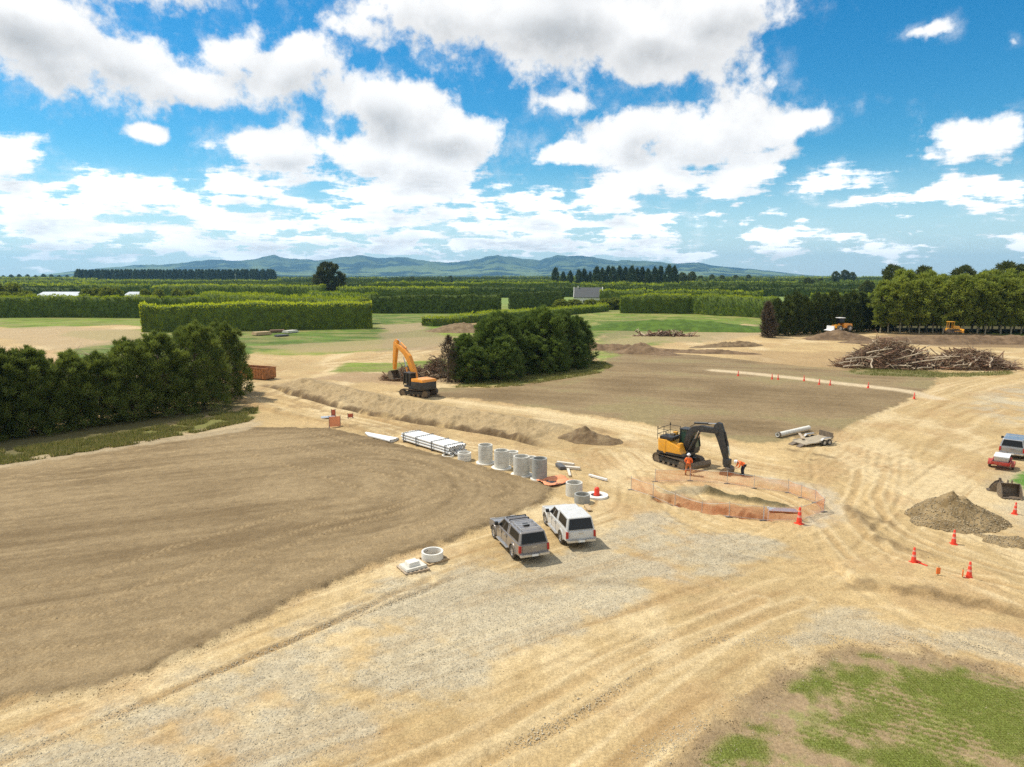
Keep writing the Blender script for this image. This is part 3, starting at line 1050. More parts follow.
def tree_proto(name, fmat, bmat, h, r, seed, clumps=90, per=110, leaf=(.42, .11), crown_lo=.05, shape='pine', clump_r=.7, up=.45, trunk_r=.2, dry_low=0.0):
    rg = np.random.default_rng(seed)
    root = bpy.data.objects.new(name, None)
    root.empty_display_size = .3
    segs = []
    wob = rg.normal(size=2) * .03 * h
    def axis(z):
        t = z / h
        return np.array([wob[0] * t * t, wob[1] * t * t, z])
    nseg = 6
    zs = np.linspace(0, h * .93, nseg + 1)
    for i in range(nseg):
        segs.append((axis(zs[i]), axis(zs[i + 1]), trunk_r * (1 - i / nseg) ** .8 + .03, trunk_r * (1 - (i + 1) / nseg) ** .8 + .03))
    cen, rad, tn = [], [], []
    lean = rg.uniform(0, 2 * PI)
    for i in range(clumps):
        t = (i + rg.uniform(0, 1)) / clumps
        if shape == 'pine':
            z = h * (crown_lo + (1 - crown_lo) * t ** .9)
            u = (z / h - crown_lo) / (1 - crown_lo)
            rr = r * (1.0 - .22 * (1 - u)) * max(.06, (1 - u ** 2.3)) ** .75
            rr *= 1 + .22 * math.sin(3 * (i * 2.4 + lean)) * rg.uniform(.2, 1)
            rho = rr * (rg.uniform(.25, 1) ** .45)
        elif shape == 'round':
            z = h * (crown_lo + (1 - crown_lo) * t)
            u = (z / h - crown_lo) / (1 - crown_lo)
            rr = r * math.sqrt(max(.05, 1 - (2 * u - 1) ** 2)) * rg.uniform(.8, 1.1)
            rho = rr * (rg.uniform(.1, 1) ** .4)
        else:  # tall gum: narrow, ragged
            z = h * (crown_lo + (1 - crown_lo) * t)
            u = (z / h - crown_lo) / (1 - crown_lo)
            rr = r * (.45 + .75 * math.sin(PI * min(1, u * 1.05 + .05)) ** .7) * rg.uniform(.7, 1.15) * (1 - .45 * max(0, u - .75) / .25)
            rho = rr * (rg.uniform(.05, 1) ** .5)
        a = i * 2.39996 + rg.uniform(-.4, .4)
        c = axis(z) + np.array([math.cos(a) * rho, math.sin(a) * rho, 0])
        cen.append(c)
        rad.append(clump_r * rg.uniform(.7, 1.25) * (1 - .35 * (z / h)))
        tn.append(rg.uniform(0, 1))
        if i % 3 == 0:
            z0 = max(z - rho * .45, h * .03)
            segs.append((axis(z0), c, .05 + .02 * (1 - z / h) * trunk_r * 10, .015))
    if shape == 'pine':      # upright leader shoots
        for k in range(max(3, clumps // 12)):
            if k < 3:
                c = axis(h) + np.array([0, 0, -.5 + k * .45]) * (h / 9)
                rr_ = (.34, .24, .15)[k] * clump_r * 1.4
            else:
                a = rg.uniform(0, 2 * PI); q_ = rg.uniform(.25, .8)
                c = axis(h * (1 - .35 * q_ ** 2)) + np.array([math.cos(a) * r * q_ * .8, math.sin(a) * r * q_ * .8, rg.uniform(.0, .35) * h / 9])
                rr_ = clump_r * .42
            cen.append(c); rad.append(rr_); tn.append(rg.uniform(.5, 1))
        clumps = len(cen)
    cen, rad, tn = np.array(cen), np.array(rad), np.array(tn)
    N = clumps * per
    ci = np.repeat(np.arange(clumps), per)
    off = rnd_unit(rg, N) * (rg.uniform(0, 1, N) ** .5)[:, None]
    off[:, 2] *= (1.05 if shape == 'pine' else .75)
    base = cen[ci] + off * rad[ci][:, None]
    out = base - np.array([axis(zz) for zz in np.clip(cen[:, 2] * .9, 0, h)])[ci]
    out /= np.linalg.norm(out, axis=1)[:, None] + 1e-9
    d = off * .8 + out * .5 + rg.normal(size=(N, 3)) * .35
    d[:, 2] += up
    d /= np.linalg.norm(d, axis=1)[:, None]
    L = leaf[0] * rg.uniform(.6, 1.3, N)
    W = leaf[1] * rg.uniform(.7, 1.3, N)
    tint = np.clip(tn[ci] * .65 + rg.uniform(0, .35, N), 0, 1)
    dry = (rg.uniform(0, 1, N) < dry_low * np.clip(1.4 - cen[ci][:, 2] / (h * .5), 0, 1)).astype(float) * .8
    V, F, T, Dd = cards(rg, base, d, L, W, tint, dry)
    me = np_mesh('foliage', V, F, fmat, root, attrs={'tint': T, 'dry': Dd})
    tv, tf = tubes_np(segs)
    np_mesh('trunk', tv, tf, bmat, root, smooth=True)
    return root


ORD = ['first', 'second', 'third', 'fourth', 'fifth', 'sixth', 'seventh', 'eighth', 'ninth', 'tenth', 'eleventh', 'twelfth', 'thirteenth', 'fourteenth', 'fifteenth', 'sixteenth', 'seventeenth', 'eighteenth',
       'nineteenth', 'twentieth', 'twenty-first', 'twenty-second', 'twenty-third', 'twenty-fourth', 'twenty-fifth', 'twenty-sixth', 'twenty-seventh', 'twenty-eighth', 'twenty-ninth', 'thirtieth',
       'thirty-first', 'thirty-second', 'thirty-third', 'thirty-fourth', 'thirty-fifth', 'thirty-sixth', 'thirty-seventh', 'thirty-eighth', 'thirty-ninth', 'fortieth']


class Stand:
    """hands out a prototype the first time it is used and copies after that"""
    def __init__(self, protos):
        self.protos, self.used = protos, set()

    def place(self, i, x, y, z, s, rz, label, cat, group, sx=1.0):
        p = self.protos[i % len(self.protos)]
        if (i % len(self.protos)) not in self.used:
            self.used.add(i % len(self.protos))
            link(p)
            o = p
        else:
            o = copy_tree(p)
        o.location = (x, y, z)
        o.scale = (s * sx, s * sx, s)
        o.rotation_euler = (0, 0, rz)
        tag(o, label, cat, group)
        return o


rg0 = np.random.default_rng(11)


# --- near pines on the left (8-10 m) -------------------------------------------------
pines = Stand([tree_proto('pine_tree', F_PINE, BARK, 9.0, 3.7, 100 + k, clumps=190, per=115, leaf=(.40, .07), clump_r=.56, up=.8, crown_lo=.02, trunk_r=.17, dry_low=.06) for k in range(4)])
row = []
for k in range(11):
    t = k / 10
    px, py = -95 + t * 318, 452 - t * 46 - (6 if k == 10 else 0)
    x, y = P(px, py)
    y += 1.2
    topy = np.interp(px, [-95, 0, 40, 90, 130, 165, 195, 225], [350, 348, 350, 356, 340, 334, 325, 326])
    row.append((x, y, topy))
for k, (x, y, topy) in enumerate(row):
    ang = R(PITCH) + math.atan((topy - HOR) / FOC)
    h = CAM_H - (y + 1) * math.tan(ang)
    pines.place(k, x, y, gz(x, y) - .1, h / 9.0, k * 1.7, f'dark bushy pine, {ORD[k]} from the left, front row of the near belt', 'pine tree', 'pines in the belt left of the near field', (1.25, 1.12, 1.32, 1.15)[k % 4] if k < 10 else 1.0)
for k in range(9):
    t = (k + .5) / 9
    px, py = -80 + t * 300, 440 - t * 43
    x, y = P(px, py)
    y += 5
    topy = np.interp(px, [-95, 0, 40, 90, 140, 165, 195, 225], [356, 356, 362, 372, 352, 332, 322, 330])
    ang = R(PITCH) + math.atan((topy - HOR) / FOC)
    h = CAM_H - (y + 1) * math.tan(ang)
    pines.place(k + 2, x, y, gz(x, y) - .1, h / 9.0, k * 2.3 + 1, f'dark pine, {ORD[k]} from the left, rear row of the near belt', 'pine tree', 'pines in the belt left of the near field')

# --- middle block of pines (11 m) ----------------------------------------------------
mids = Stand([tree_proto('pine_tree', F_PINE2, BARK, 11.0, 4.6, 200 + k, clumps=170, per=90, leaf=(.55, .13), clump_r=.8, up=.7, crown_lo=.03, trunk_r=.2, dry_low=.08) for k in range(3)])
for r_ in range(2):
    for k in range(7):
        t = k / 6
        x0, y0 = P(462 + r_ * 4, 384)
        x1, y1 = P(574 + r_ * 2, 367)
        x, y = x0 + (x1 - x0) * t + rg0.normal() * .9, y0 + (y1 - y0) * t + 3.6 + r_ * 4.6 + rg0.normal() * .7
        h = (7.4, 9.2, 9.8, 8.9, 10.2, 9.5, 8.3)[k] * (.95 if r_ else 1) - (.6 if k == 0 else 0)
        mids.place(k + r_, x, y, gz(x, y) - .1, h / 11, k * 2.1 + r_, f'dense green pine, {ORD[k]} from the left in the {"rear" if r_ else "front"} row of the middle block', 'pine tree', 'pines in the middle block behind the orange excavator', (1.25, 1.0, 1.2, .95, 1.25, 1.05, 1.2)[(k + r_ * 3) % 7])
        if r_ == 0 and k < 6:
            xx, yy = x + (x1 - x0) / 12, y - 2.2
            mids.place(k + 1, xx, yy, gz(xx, yy) - .1, (.48, .60, .42, .55, .5, .45)[k], k * 1.3, f'small bushy pine, {ORD[k]} from the left along the skirt of the middle block', 'pine tree', 'small pines along the skirt of the middle block', 1.5)

# --- dark row on the right, before the gums ------------------------------------------
darks = Stand([tree_proto('conifer_tree', F_DARK, BARK, 10.5, 3.4, 300 + k, clumps=100, per=55, leaf=(.8, .22), clump_r=.9, up=.9, crown_lo=.02, trunk_r=.2, dry_low=.1) for k in range(3)])
for k in range(13):
    t = k / 12
    x, y = AT(776 + t * 112, 186 + t * 20)
    h = (9.3, 10, 10.8, 9.8, 10.6, 10.2, 11.2, 10.1, 11, 10.5, 10, 10.7, 9.8)[k]
    darks.place(k, x, y, gz(x, y), h / 10.5, k * 1.9, f'dark conifer, {ORD[k]} from the left in the row behind the soil heap and loader', 'conifer', 'dark conifers on the far side of the worksite')
# brown dead end of that row
deadp = tree_proto('dead_conifer_tree', foliage_mat('dead_needles', (.06, .05, .03), (.17, .12, .08), .1), BARK, 8.6, 1.7, 333, clumps=60, per=60, leaf=(.8, .2), clump_r=.8, up=.2, crown_lo=.0, trunk_r=.2)
link(deadp)
x, y = AT(768, 180)
deadp.location = (x, y, 0)
tag(deadp, 'reddish brown dead conifer at the near end of the far dark row', 'conifer')
# brown dead growth at the left end of the middle block
dl = tree_proto('dead_pine_tree', foliage_mat('dead_needles', (.06, .05, .03), (.17, .12, .08), .1), BARK, 6.6, 1.7, 334, clumps=40, per=45, leaf=(.5, .12), clump_r=.7, up=.1, crown_lo=.0, trunk_r=.18)
link(dl)
x, y = P(447, 384)
dl.location = (x, y + 2, 0)
tag(dl, 'thin brown dead pine at the left end of the middle block', 'pine tree')

# --- gum stand on the right ------------------------------------------------------------
gums = Stand([tree_proto('gum_tree', F_POP, BARKP, 16.0, 3.3, 400 + k, clumps=85, per=60, leaf=(.80, .32), clump_r=1.15, up=.1, crown_lo=.20, shape='gum', trunk_r=.22) for k in range(4)])
n = 0
for r_ in range(3):
    for k in range(17):
        px = 878 + k * (175 / 16) + rg0.uniform(-3, 3) + r_ * 3
        d = 196 + r_ * 7 + rg0.uniform(-1.5, 1.5) - (px - 878) * .05
        x, y = AT(px, d)
        h = rg0.uniform(13.8, 16.4) + (1.3 if r_ == 2 else 0) + (1.0 if 985 < px else 0) - (2.0 if px < 890 else 0)
        gums.place(n, x, y, gz(x, y) - .1, h / 16, n * 1.37, f'pale trunked gum tree, {ORD[k]} from the left in the {("front", "middle", "rear")[r_]} rank of the tall stand', 'gum tree', 'tall gums along the far edge of the worksite')
        n += 1
for k in range(15):
    x, y = AT(882 + k * 12.5, 226 + rg0.uniform(-2, 2))
    darks.place(k, x, y, 0, rg0.uniform(8.5, 10.5) / 10.5, k * 2.2, f'dark understorey conifer, {ORD[k]} from the left behind the gum trunks', 'conifer', 'dark understorey behind the gum trunks', 1.25)
# taller rounded crowns rising out of the stand
bigs = Stand([tree_proto('broadleaf_tree', foliage_mat('olive_leaves', (.065, .085, .028), (.16, .18, .06), .35, warm=(.14, .09, .05)), BARK, 18.0, 4.6, 450 + k, clumps=70, per=70, leaf=(.9, .4), clump_r=1.4, up=.2, crown_lo=.35, shape='round', trunk_r=.3) for k in range(2)])
for k, (px, h, s) in enumerate(((893, 19.0, 'dark rounded crown'), (918, 18.6, 'small rounded crown'), (957, 18.8, 'ragged open crown'), (1000, 20.0, 'broad olive crown'), (1012, 19.0, 'thin drooping crown'))):
    x, y = AT(px, 228)
    bigs.place(k, x, y, 0, h / 18, k * 2, f'tall tree with {s} rising behind the gum stand', 'tree', 'tall crowns behind the gum stand', .95)


# --- clipped shelterbelt hedges ---------------------------------------------------------
def hedge(A, B, h, t, label, bright=.7, card=.55, dens=5.0, m=F_HEDGE, seed=0, vary=.55, group='clipped shelterbelt hedges between the paddocks', name='shelterbelt_hedge', rough=.55):
    rg = np.random.default_rng(900 + seed)
    A, B = np.array(A), np.array(B)
    L = float(np.linalg.norm(B - A))
    ux = (B - A) / L
    uy = np.array([-ux[1], ux[0]])
    root = empty(name, (A[0], A[1], 0))
    tag(root, label, 'hedge', group)
    # leafy surface: both faces, two ends, top
    areas = [L * h, L * h, L * t, t * h, t * h]
    V, T = [], []
    bases, nrms, tints = [], [], []
    for k, ar in enumerate(areas):
        n = int(ar * dens)
        if n == 0:
            continue
        a, b = rg.uniform(0, 1, n), rg.uniform(0, 1, n)
        if k == 2:
            p = np.stack([a * L, (b - .5) * t, np.full(n, h)], 1)
            nn = np.tile([0, 0, 1.0], (n, 1))
        elif k < 2:
            s = 1 if k else -1
            p = np.stack([a * L, np.full(n, s * t / 2), b * h], 1)
            nn = np.tile([0, s, .25], (n, 1))
        else:
            s = 0 if k == 3 else 1
            p = np.stack([np.full(n, s * L), (a - .5) * t, b * h], 1)
            nn = np.tile([1.0 if s else -1.0, 0, .25], (n, 1))
        bases.append(p)
        nrms.append(nn)
    p, nn = np.concatenate(bases), np.concatenate(nrms)
    N = len(p)
    # undulating top and bulging faces, plant by plant
    bul = fbm(p[:, 0] / 2.2 + seed * 7, p[:, 2] / 5, 3, seed + 5) - .5
    top = fbm(p[:, 0] / 6 + seed * 3, p[:, 0] * 0, 3, seed + 6) - .5
    topf = fbm(p[:, 0] / .9 + seed, p[:, 1] / .9, 2, seed + 8) - .5
    sc = 1 + (top * vary * 3.2 + topf * rough * 2) / h
    p[:, 2] *= sc
    p[:, 1] *= 1 + bul * 1.6 / t
    d = nn * .8 + rg.normal(size=(N, 3)) * .45
    d[:, 2] += .55
    d /= np.linalg.norm(d, axis=1)[:, None]
    # tops tinted yellower: new shoots, and sunlit brightness put into the colour
    fresh_lit = np.clip((p[:, 2] / h - .80) / .2, 0, 1)
    tint = np.clip(bright * (.30 + .55 * fresh_lit) + (fbm(p[:, 0] / 1.2, p[:, 2] / 2.5, 3, seed + 9) - .5) * .9 + rg.uniform(-.12, .12, N), 0, 1)
    dry = (fbm(p[:, 0] / 3, p[:, 2] / 3, 3, seed + 12) > .72) * .25
    Ln = card * rg.uniform(.6, 1.4, N)
    v, f, tt, dd = cards(rg, p - d * (Ln * .35)[:, None], d, Ln, Ln * .42, tint, dry)
    xy = v[:, :1] * ux[None] + v[:, 1:2] * uy[None]
    v = np.concatenate([xy, v[:, 2:]], 1)
    # the dense twiggy inside
    nx_, nz_ = max(2, int(L / 1.5)), 6
    gx = np.linspace(.15, L - .15, nx_)
    ring = []
    hh = h - .45
    for (yy, zz) in ((-t / 2 + .3, 0), (-t / 2 + .3, hh * .5), (-t / 2 + .35, hh), (t / 2 - .35, hh), (t / 2 - .3, hh * .5), (t / 2 - .3, 0)):
        b_ = fbm(gx / 2.2 + seed * 7, gx * 0 + zz / 5, 3, seed + 5) - .5
        tp = fbm(gx / 6 + seed * 3, gx * 0, 3, seed + 6) - .5
        ring.append(np.stack([gx, yy * (1 + b_ * 1.6 / t), zz * (1 + tp * vary * 3.2 / h)], 1))
    cv = np.stack(ring, 1).reshape(-1, 3)
    cf = []
    for i in range(nx_ - 1):
        for j in range(5):
            cf.append((i * 6 + j, i * 6 + j + 1, (i + 1) * 6 + j + 1, (i + 1) * 6 + j))
    for e in (0, (nx_ - 1) * 6):
        cf.append((e, e + 1, e + 4, e + 5))
        cf.append((e + 1, e + 2, e + 3, e + 4))
    cxy = cv[:, :1] * ux[None] + cv[:, 1:2] * uy[None]
    cv = np.concatenate([cxy, cv[:, 2:]], 1)
    np_mesh('foliage', v, f, m, root, attrs={'tint': tt, 'dry': dd})
    np_mesh('branch_core', cv, np.array(cf), MAT_CORE, root, attrs={})
    return root


MAT_CORE = mat('hedge_inside', (.075, .11, .014), .95, var=.4, scale=.8)

hedge(AT(143, 196), AT(372, 212), 7.9, 3.6, 'bright yellow-green clipped hedge beyond the near left pines', 1.35, .55, 7, seed=1, group=None)
hedge(AT(-110, 268), AT(207, 266), 8.3, 3.4, 'long dark green clipped hedge behind the grass strip on the left', .62, .7, 4.5, seed=2)
hedge(AT(205, 330), AT(366, 232), 8.2, 4.2, 'rough topped mid-green hedge running away behind the bright clipped hedge', .52, .7, 5, seed=3, rough=1.3)
hedge(AT(372, 296), AT(501, 300), 8.2, 3.2, 'very dark straight hedge right of the bright clipped hedge', .2, .7, 4, m=F_HEDGED, seed=4)
hedge(AT(509, 336), AT(563, 342), 8.6, 3.2, 'short very dark hedge left of the farmhouse', .2, .7, 4, m=F_HEDGED, seed=5)
hedge(P(427, 326), P(604, 311), 2.9, 5.5, 'low pale-green young hedge in front of the farmhouse', .75, .6, 4.5, seed=6, rough=1.0)
hedge(AT(620, 300), AT(690, 296), 7.9, 3.4, 'clipped green hedge right of the farmhouse, left half of the pair', .72, .65, 5, seed=7)
hedge(AT(691, 296), AT(775, 262), 7.9, 3.4, 'clipped green hedge behind the grassy mound, right half of the pair', .66, .65, 5, seed=8)
hedge(AT(600, 372), AT(762, 345), 8.6, 3.0, 'bright topped hedge seen over the clipped pair right of the farmhouse', .85, .9, 2.5, seed=9)
hedge(AT(810, 330), AT(880, 320), 8.0, 3.0, 'bright topped hedge seen over the dark conifers near the gums', .9, .8, 2.5, seed=10)
hedge(AT(165, 470), AT(325, 440), 10.2, 4.0, 'light green hedge just left of the big lone tree', .9, 1.0, 2, seed=11)
hedge(AT(338, 440), AT(468, 430), 9.0, 4.0, 'light green hedge just right of the big lone tree', .75, 1.0, 2, seed=12)
hedge(AT(310, 360), AT(375, 300), 8.2, 3.5, 'dark hedge behind the end of the bright clipped hedge', .4, .8, 3, seed=13)
hedge(AT(-20, 420), AT(95, 430), 4.2, 3, 'low hedge behind the long dark hedge on the left', .5, 1, 2, seed=14)
# the plain beyond: rows of shelterbelts closing up towards the hills
far_rows = []
sd = 20
for d, hgt in ((520, 8.5), (610, 9.5), (720, 9), (860, 10), (1030, 10.5), (1260, 11), (1600, 12), (2100, 12), (2900, 13)):
    px = -70 + rg0.uniform(0, 60)
    while px < 905:
        w = rg0.uniform(60, 210)
        e = min(px + w, 930)
        if not (d < 700 and 90 < px < 330 and rg0.uniform() < .3) and e - px > 25:
            far_rows.append((px, e, d * rg0.uniform(.95, 1.05), hgt * rg0.uniform(.85, 1.15)))
        px = e + rg0.uniform(3, 26)
for k, (a, b, d, h) in enumerate(far_rows):
    br = rg0.uniform(.25, .9)
    dk = rg0.uniform() < .35
    side = 'left of the lone tree' if b < 330 else ('between the lone tree and the farmhouse' if b < 600 else 'right of the farmhouse')
    hedge(AT(a, d), AT(b, d * rg0.uniform(.95, 1.05)), h, rg0.uniform(4, 9), 'distant shelterbelt in the band of green rows under the hills', br, d / 420, 2.2 * (420 / d) ** 2 + .03, m=F_HEDGED if dk else F_HEDGE, seed=sd + k, rough=1.5, vary=1.0,
          group='distant shelterbelts under the hills')

# --- the lone tree and other far trees ---------------------------------------------------
lone = tree_proto('lone_tree', foliage_mat('lone_tree_leaves', (.032, .046, .016), (.12, .125, .045), .25, warm=(.11, .07, .045)), BARK, 24, 10.5, 500, clumps=120, per=60, leaf=(1.5, .7), clump_r=2.2, up=.2, crown_lo=.22, shape='round', trunk_r=.9, dry_low=.2)
link(lone)
x, y = AT(329, 455)
lone.location = (x, y, 0)
tag(lone, 'big round-headed lone tree standing above the hedges against the hills', 'tree')

farp = Stand([tree_proto('far_pine_tree', F_FAR, BARK, 24, 5.2, 520 + k, clumps=40, per=26, leaf=(2.6, 1.0), clump_r=2.3, up=.9, crown_lo=.12, trunk_r=.4) for k in range(3)])
k = 0
for px, h in ((555, 23), (563, 19), (570, 20), (579, 21), (584, 22), (590, 19), (596, 24), (602, 23), (608, 25), (613, 24), (619, 25), (625, 24), (631, 25), (637, 23), (642, 24), (648, 22), (654, 24), (660, 25), (668, 26), (674, 25)):
    x, y = AT(px, 800 + (k % 3) * 14)
    farp.place(k, x, y, 0, h / 24, k * 1.1, f'dark distant pine, {ORD[k]} from the left in the row against the hills', 'pine tree', 'distant pines against the hills')
    k += 1
for j, (px, d, h) in enumerate(((683, 900, 20), (691, 900, 21), (700, 1100, 16), (712, 1150, 18), (722, 1150, 17), (735, 1200, 17), (748, 1250, 18), (412, 1000, 15), (450, 1200, 16), (835, 1000, 22), (845, 1010, 24), (851, 1020, 21), (806, 700, 14), (812, 705, 12),
                                (868, 420, 13), (862, 425, 11), (820, 900, 13))):
    x, y = AT(px, d)
    bigs.place(j, x, y, 0, h / 18, j * 1.3, 'small distant tree standing above the far hedges', 'tree', 'small distant trees above the far hedges', 1.1)
for j in range(62):
    x, y = AT(78 + j * 3.22 + rg0.uniform(-.8, .8), 1500 + rg0.uniform(-10, 10))
    farp.place(j + 3, x, y, 0, rg0.uniform(26.5, 27.8) / 24, j, 'dark distant tree in the even-topped plantation left of the lone tree', 'pine tree', 'plantation trees left of the lone tree', 1.25)
for j in range(14):
    x, y = AT(-20 + j * 8, 1900 + rg0.uniform(-90, 90))
    farp.place(j + 3, x, y, 0, rg0.uniform(15, 20) / 24, j, 'low dark tree on the far horizon behind the fields on the left', 'tree', 'horizon trees on the left', 2.0)

# round bushes and orchard trees on the left
bushes = Stand([tree_proto('round_bush', F_BUSH, BARK, 8, 4.2, 560 + k, clumps=46, per=60, leaf=(1.0, .45), clump_r=1.3, up=.3, crown_lo=.0, shape='round', trunk_r=.2) for k in range(2)])
for j, (px, d, h, s, lb) in enumerate(((-6, 330, 12.5, 1.25, 'big dark dome shaped bush at the left edge of the long hedge'), (16, 335, 11.5, 1.2, 'dark dome shaped bush second from the left above the long hedge'), (30, 345, 8, 1.0, 'smaller bush at the end of the domed clump'),
                                       (5, 300, 8.4, 1.0, 'paler low bush in front of the dark domes'), (20, 300, 8.2, 1.0, 'paler low bush next to the pale storage sheds'), (32, 298, 7.6, .9, 'small pale bush beside the sheds'),
                                       (88, 360, 8.8, .9, 'round green bush left of a pair above the hedge'), (97, 362, 9.2, .9, 'round green bush right of a pair above the hedge'), (108, 358, 9.8, .95, 'tallest round bush between the two pale sheds'), (117, 360, 9.2, .9, 'round bush just left of the second pale shed'),
                                       (145, 352, 8.8, .8, 'bright round bush right of the second pale shed'), (160, 356, 8.6, .8, 'bright round bush second from the pale shed'), (178, 356, 8.8, .8, 'darker bush near the start of the rough hedge'), (190, 360, 8.2, .8, 'small bush touching the rough hedge'),
                                       (561, 330, 4.6, .9, 'low dark bush at the left gable of the farmhouse'), (575, 335, 4.4, 1.0, 'low bush in front of the farmhouse roof'), (590, 330, 4.6, 1.0, 'low bush below the white farmhouse gable'), (606, 330, 5.0, 1.0, 'garden bush right of the farmhouse'), (616, 332, 5.4, .9, 'garden bush against the clipped hedge'))):
    x, y = AT(px, d)
    bushes.place(j, x, y, 0, h / 8, j * 1.9, lb, 'bush', None, s * 8 / h)

# --- grass blades in the near corner and under the tree belts ---------------------------
def grass_blades(name, pts, label, hgt=.09, m=None, seed=0, w=.02, tint=None):
    rg = np.random.default_rng(seed)
    n = len(pts)
    z = terrain(pts[:, 0], pts[:, 1])
    base = np.stack([pts[:, 0], pts[:, 1], z - .01], 1)
    d = rg.normal(size=(n, 3)) * .45
    d[:, 2] = 1
    d /= np.linalg.norm(d, axis=1)[:, None]
    L = hgt * rg.uniform(.5, 1.5, n)
    v, f, t, dd = cards(rg, base, d, L, w * rg.uniform(.7, 1.4, n), np.clip((rg.uniform(0, 1, n) if tint is None else tint), 0, 1), (rg.uniform(0, 1, n) < .16).astype(float))
    o = np_mesh(name, v, f, m, attrs={'tint': t, 'dry': dd})
    tag(o, label, 'grass', kind='stuff')


F_GRASS = foliage_mat('grass_blades', (.18, .225, .04), (.40, .42, .10), .45, warm=(.38, .32, .15))
F_DRY = foliage_mat('rank_grass_blades', (.14, .16, .04), (.34, .31, .11), .35, warm=(.42, .34, .17))


def near_grass():
    x, y, z, gm, ga, e, tm = GROUND
    rg = np.random.default_rng(5)
    w = np.nonzero((gm > .05) & (y > 14) & (y < 33) & (x > -5) & (x < 40))[0]
    p = gm[w]
    # density per grid cell follows how much turf is left
    p = p ** 1.1
    k = rg.choice(w, 85000, p=p / p.sum())
    pts = np.stack([x[k] + rg.uniform(-.09, .09, len(k)), y[k] + rg.uniform(-.09, .09, len(k))], 1)
    grass_blades('grass', pts, 'patchy green turf crossed by tyre marks in the near corner', .06, F_GRASS, 6, .014)
    # rank grass along the foot of the pines and the middle block
    out = []
    for poly, n in (([(-200, 470), (0, 452), (130, 433), (235, 409), (256, 409), (250, 421), (130, 446), (0, 466), (-200, 487)], 42000), ([(455, 388), (520, 387), (600, 374), (612, 367), (600, 362), (560, 366), (470, 380)], 16000), ([(850, 372), (870, 367), (960, 373), (1010, 371), (1010, 374), (930, 378), (860, 376)], 4500)):
        pw = pxs(poly)
        xs = np.array([q[0] for q in pw]); ys = np.array([q[1] for q in pw])
        a = rg.uniform(xs.min(), xs.max(), n * 6); b = rg.uniform(ys.min(), ys.max(), n * 6)
        dd = inside(a, b, pw)
        kk = np.nonzero((dd > -.3) & (fbm(a / 1.5, b / 1.5, 3, 66) > .42))[0][:n]
        out.append(np.stack([a[kk], b[kk]], 1))
    grass_blades('rank_grass', np.concatenate(out), 'yellow green rank grass at the foot of the tree belts', .34, F_DRY, 8, .07)


near_grass()


# --- loose stones and clods ----------------------------------------------------------------
def stones():
    x, y, z, gm, ga, e, tm = GROUND
    rg = np.random.default_rng(15)
    fld = inside(x, y, SOIL_L)
    rim = np.exp(-((fld + .1) / .4) ** 2) * .8
    e2 = np.exp(-((e + .2) / .6) ** 2)
    rows = [spline(pxs(t)) for t in ([(440, 800), (560, 720), (640, 668)], [(120, 715), (260, 655), (345, 617), (420, 592)], [(560, 800), (640, 755), (700, 725)], [(640, 640), (760, 640), (900, 640), (1000, 650)])]
    rr = np.zeros(len(x))
    for r_ in rows:
        d, s = polyline(x, y, r_)
        rr = np.maximum(rr, np.exp(-(d / .45) ** 2) * sst(vnoise(s / 2.5, s * 0, 3), .3, .7))
    wgt = (ga * .20 + rim * .5 + e2 * .5 + rr * .9 + .012) * (y < 60) * (y > 14) * (np.abs(x) < y * .85 + 4)
    i = rg.choice(len(x), 42000, p=wgt / wgt.sum())
    n = len(i)
    px_, py_ = x[i] + rg.uniform(-.08, .08, n), y[i] + rg.uniform(-.08, .08, n)
    sz = .010 + .022 * rg.uniform(0, 1, n) ** 4 + .006 * rr[i]
    pz = terrain(px_, py_) + sz * .25
    ico = np.array([[1, 0, 0], [-1, 0, 0], [0, 1, 0], [0, -1, 0], [0, 0, 1], [0, 0, -1]], float)
    fc = np.array([[0, 2, 4], [2, 1, 4], [1, 3, 4], [3, 0, 4], [2, 0, 5], [1, 2, 5], [3, 1, 5], [0, 3, 5]])
    j = 1 + rg.normal(size=(n, 6, 3)) * .22
    V = ico[None] * j * sz[:, None, None] * np.stack([rg.uniform(.8, 1.5, n), rg.uniform(.8, 1.3, n), rg.uniform(.5, .9, n)], 1)[:, None, :]
    a = rg.uniform(0, 2 * PI, n)
    ca, sa = np.cos(a)[:, None], np.sin(a)[:, None]
    V = np.stack([V[..., 0] * ca - V[..., 1] * sa, V[..., 0] * sa + V[..., 1] * ca, V[..., 2]], -1) + np.stack([px_, py_, pz], 1)[:, None, :]
    F = (fc[None] + (np.arange(n) * 6)[:, None, None]).reshape(-1, 3)
    tone = rg.uniform(0, 1, n)
    isclod = (rim[i] > .5) | (e2[i] > .6)
    c = np.where(isclod[:, None], np.array([.30, .215, .115]) * (0.7 + .5 * tone[:, None]), np.array([.50, .43, .30]) * (.7 + .5 * tone[:, None]))
    m = bpy.data.materials.new('loose_stone')
    m.use_nodes = True
    q = NT(m.node_tree)
    at = q.n('ShaderNodeAttribute', attribute_name='Col')
    b = m.node_tree.nodes['Principled BSDF']
    q.put(b.inputs['Base Color'], at.outputs['Color'])
    b.inputs['Roughness'].default_value = .9
    o = np_mesh('loose_stones', V.reshape(-1, 3), F, m, cols=np.repeat(c, 6, 0))
    tag(o, 'loose stones and clods scattered over the haul road', 'stones', kind='stuff')


stones()
